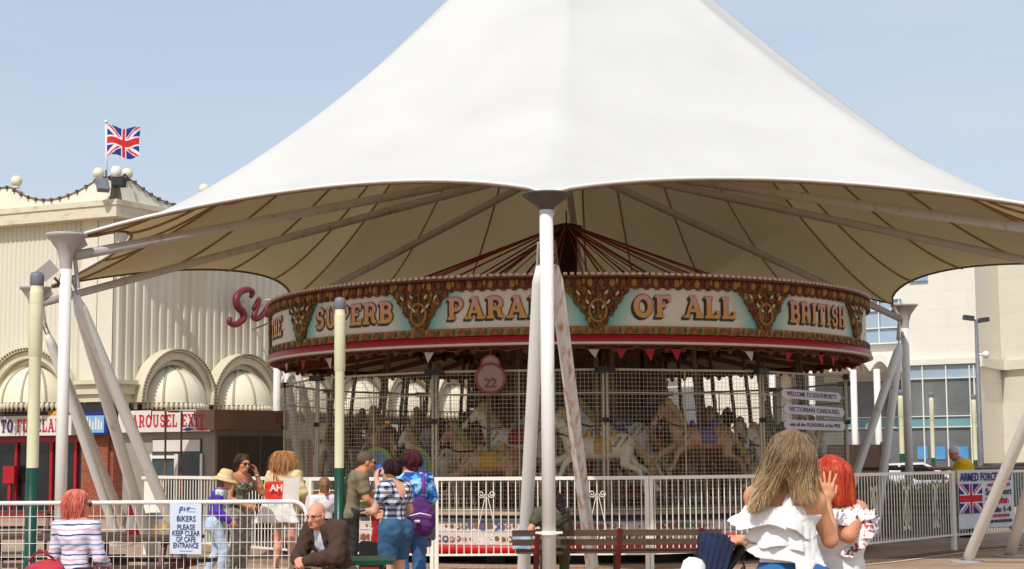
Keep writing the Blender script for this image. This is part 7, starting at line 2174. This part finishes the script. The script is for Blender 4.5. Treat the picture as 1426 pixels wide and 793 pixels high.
# concrete planters with grass and a parked car
def car(px, Y, rz, body, label, L=4.2):
    b = gpt(px, Y); t = thing("parked_car", b, label, "car", None, rz)
    prof = [(-2.05, .3), (-2.1, .62), (-2.0, .88), (-1.2, .98), (-.55, 1.42), (.75, 1.46), (1.55, 1.05), (2.0, .98), (2.1, .7), (2.08, .32)]
    mb = MB(); fr = lambda u, v, w_: V((u, w_, v))
    n_ = len(prof)
    rows = []
    for w_, ins in ((-.84, .0), (-.8, .0), (.8, .0), (.84, .0)):
        rows.append([V((u, w_ * (1 - (.14 if v > 1 else 0)), v)) for u, v in prof])
    mb.sheet(rows); mb.add(rows[0], [tuple(range(n_))]); mb.add(rows[3], [tuple(reversed(range(n_)))])
    obj("body", mb, body, t, world=False)
    for s in (-1, 1):
        mb = MB(); mb.prism([(-1.02, 1.0), (-.5, 1.38), (.1, 1.4), (.1, 1.0)], lambda u, v, w_: V((u, s * (.745 + w_), v)), 0, .02); mb.prism([(.16, 1.0), (.16, 1.4), (.72, 1.41), (1.35, 1.05)], lambda u, v, w_: V((u, s * (.745 + w_), v)), 0, .02); obj("window", mb, m_lens, t, world=False)
        for u in (-1.3, 1.3):
            mb = MB(); mb.lathe([(0, -.1), (.2, -.11), (.3, -.08), (.32, 0), (.3, .08), (.2, .11), (0, .1)], V((u, s * .78, .32)), 20, axis=Matrix.Rotation(R(90), 3, 'X')); wh = obj("wheel", mb, m_black, t, True, world=False)
            mb = MB(); mb.lathe([(0, .115), (.17, .112), (.19, .1)], V((u, s * .78 - (0 if s > 0 else 0), .32)), 16, axis=Matrix.Rotation(R(-90 * s), 3, 'X')); obj("rim", mb, m_grey, wh, True, world=False)
        mb = MB(); mb.box((-2.06, s * .6, .8), (.1, .3, .16)); obj("tail_light", mb, m_red, t, world=False)
        mb = MB(); mb.box((2.06, s * .6, .74), (.1, .34, .14)); obj("headlight", mb, m_white, t, world=False)
    mb = MB(); mb.add([(-1.17, -.66, 1.02), (-1.17, .66, 1.02), (-.6, .6, 1.41), (-.6, -.6, 1.41)], [(0, 1, 2, 3)]); mb.add([(1.52, -.66, 1.09), (1.52, .66, 1.09), (.8, .6, 1.45), (.8, -.6, 1.45)], [(0, 3, 2, 1)])
    mb.v = [(x + (-.015 if x < 0 else .015), y, z + .012) for x, y, z in mb.v]; obj("windscreen", mb, m_lens, t, world=False)
    return t
car(1242, 42.5, R(-6), M("white_car_paint", C(220, 222, 226), .2, .03, 2, spec=.6), "white car with red tail lights parked beyond the right railing")
car(1416, 43.5, R(4), M("dark_green_grey_car_paint", C(44, 56, 58), .2, .05, 2, spec=.6), "dark grey-green car parked at the far right, beyond the yellow-shirted man")
m_con = M("concrete", C(142, 128, 112), .85, .15, 2.2, bump=.15)
m_grass = M("grass_blades", C(92, 116, 58), .8, .3, 6)
for px, Y, lab in ((1190, 34.6, "low concrete planter with grass, just left of the railing's first scroll"), (1282, 34.8, "low concrete planter with grass, behind the railing left of the banner")):
    b = gpt(px, Y); t = thing("planter", b, lab, "planter", "concrete planters beyond the railing")
    mb = MB(); mb.box(b + V((0, 0, .42)), (2.5, .7, .84)); mb.box(b + V((0, 0, .87)), (2.6, .8, .06)); obj("trough", mb, m_con, t)
    mb = MB(); rs = random.Random(px)
    for q in range(520):
        x, y = rs.uniform(-1.2, 1.2), rs.uniform(-.3, .3); hh = rs.uniform(.12, .32); lx, ly = rs.gauss(0, .07), rs.gauss(0, .07)
        o_ = b + V((x, y, .89)); mb.add([o_ + V((-.012, 0, 0)), o_ + V((.012, 0, 0)), o_ + V((lx, ly, hh))], [(0, 1, 2)])
    obj("grass", mb, m_grass, t)
bn = gpt(1285, 33.4)
t = thing("park_bench", bn, "brown slatted bench seen through the right railing, in front of the planter", "bench")
mb = MB()
for q in range(3): mb.box(bn + V((0, .12 * q, .44)), (1.5, .1, .04))
obj("seat", mb, m_wood, t); mb = MB()
for q in range(3): mb.box(bn + V((0, .36 + .02 * q, .58 + .12 * q)), (1.5, .04, .09))
obj("backrest", mb, m_wood, t)
for s in (-1, 1):
    mb = MB(); mb.box(bn + V((s * .6, .12, .21)), (.06, .36, .42)); mb.box(bn + V((s * .6, .39, .45)), (.06, .05, .9)); obj("leg", mb, m_con, t)
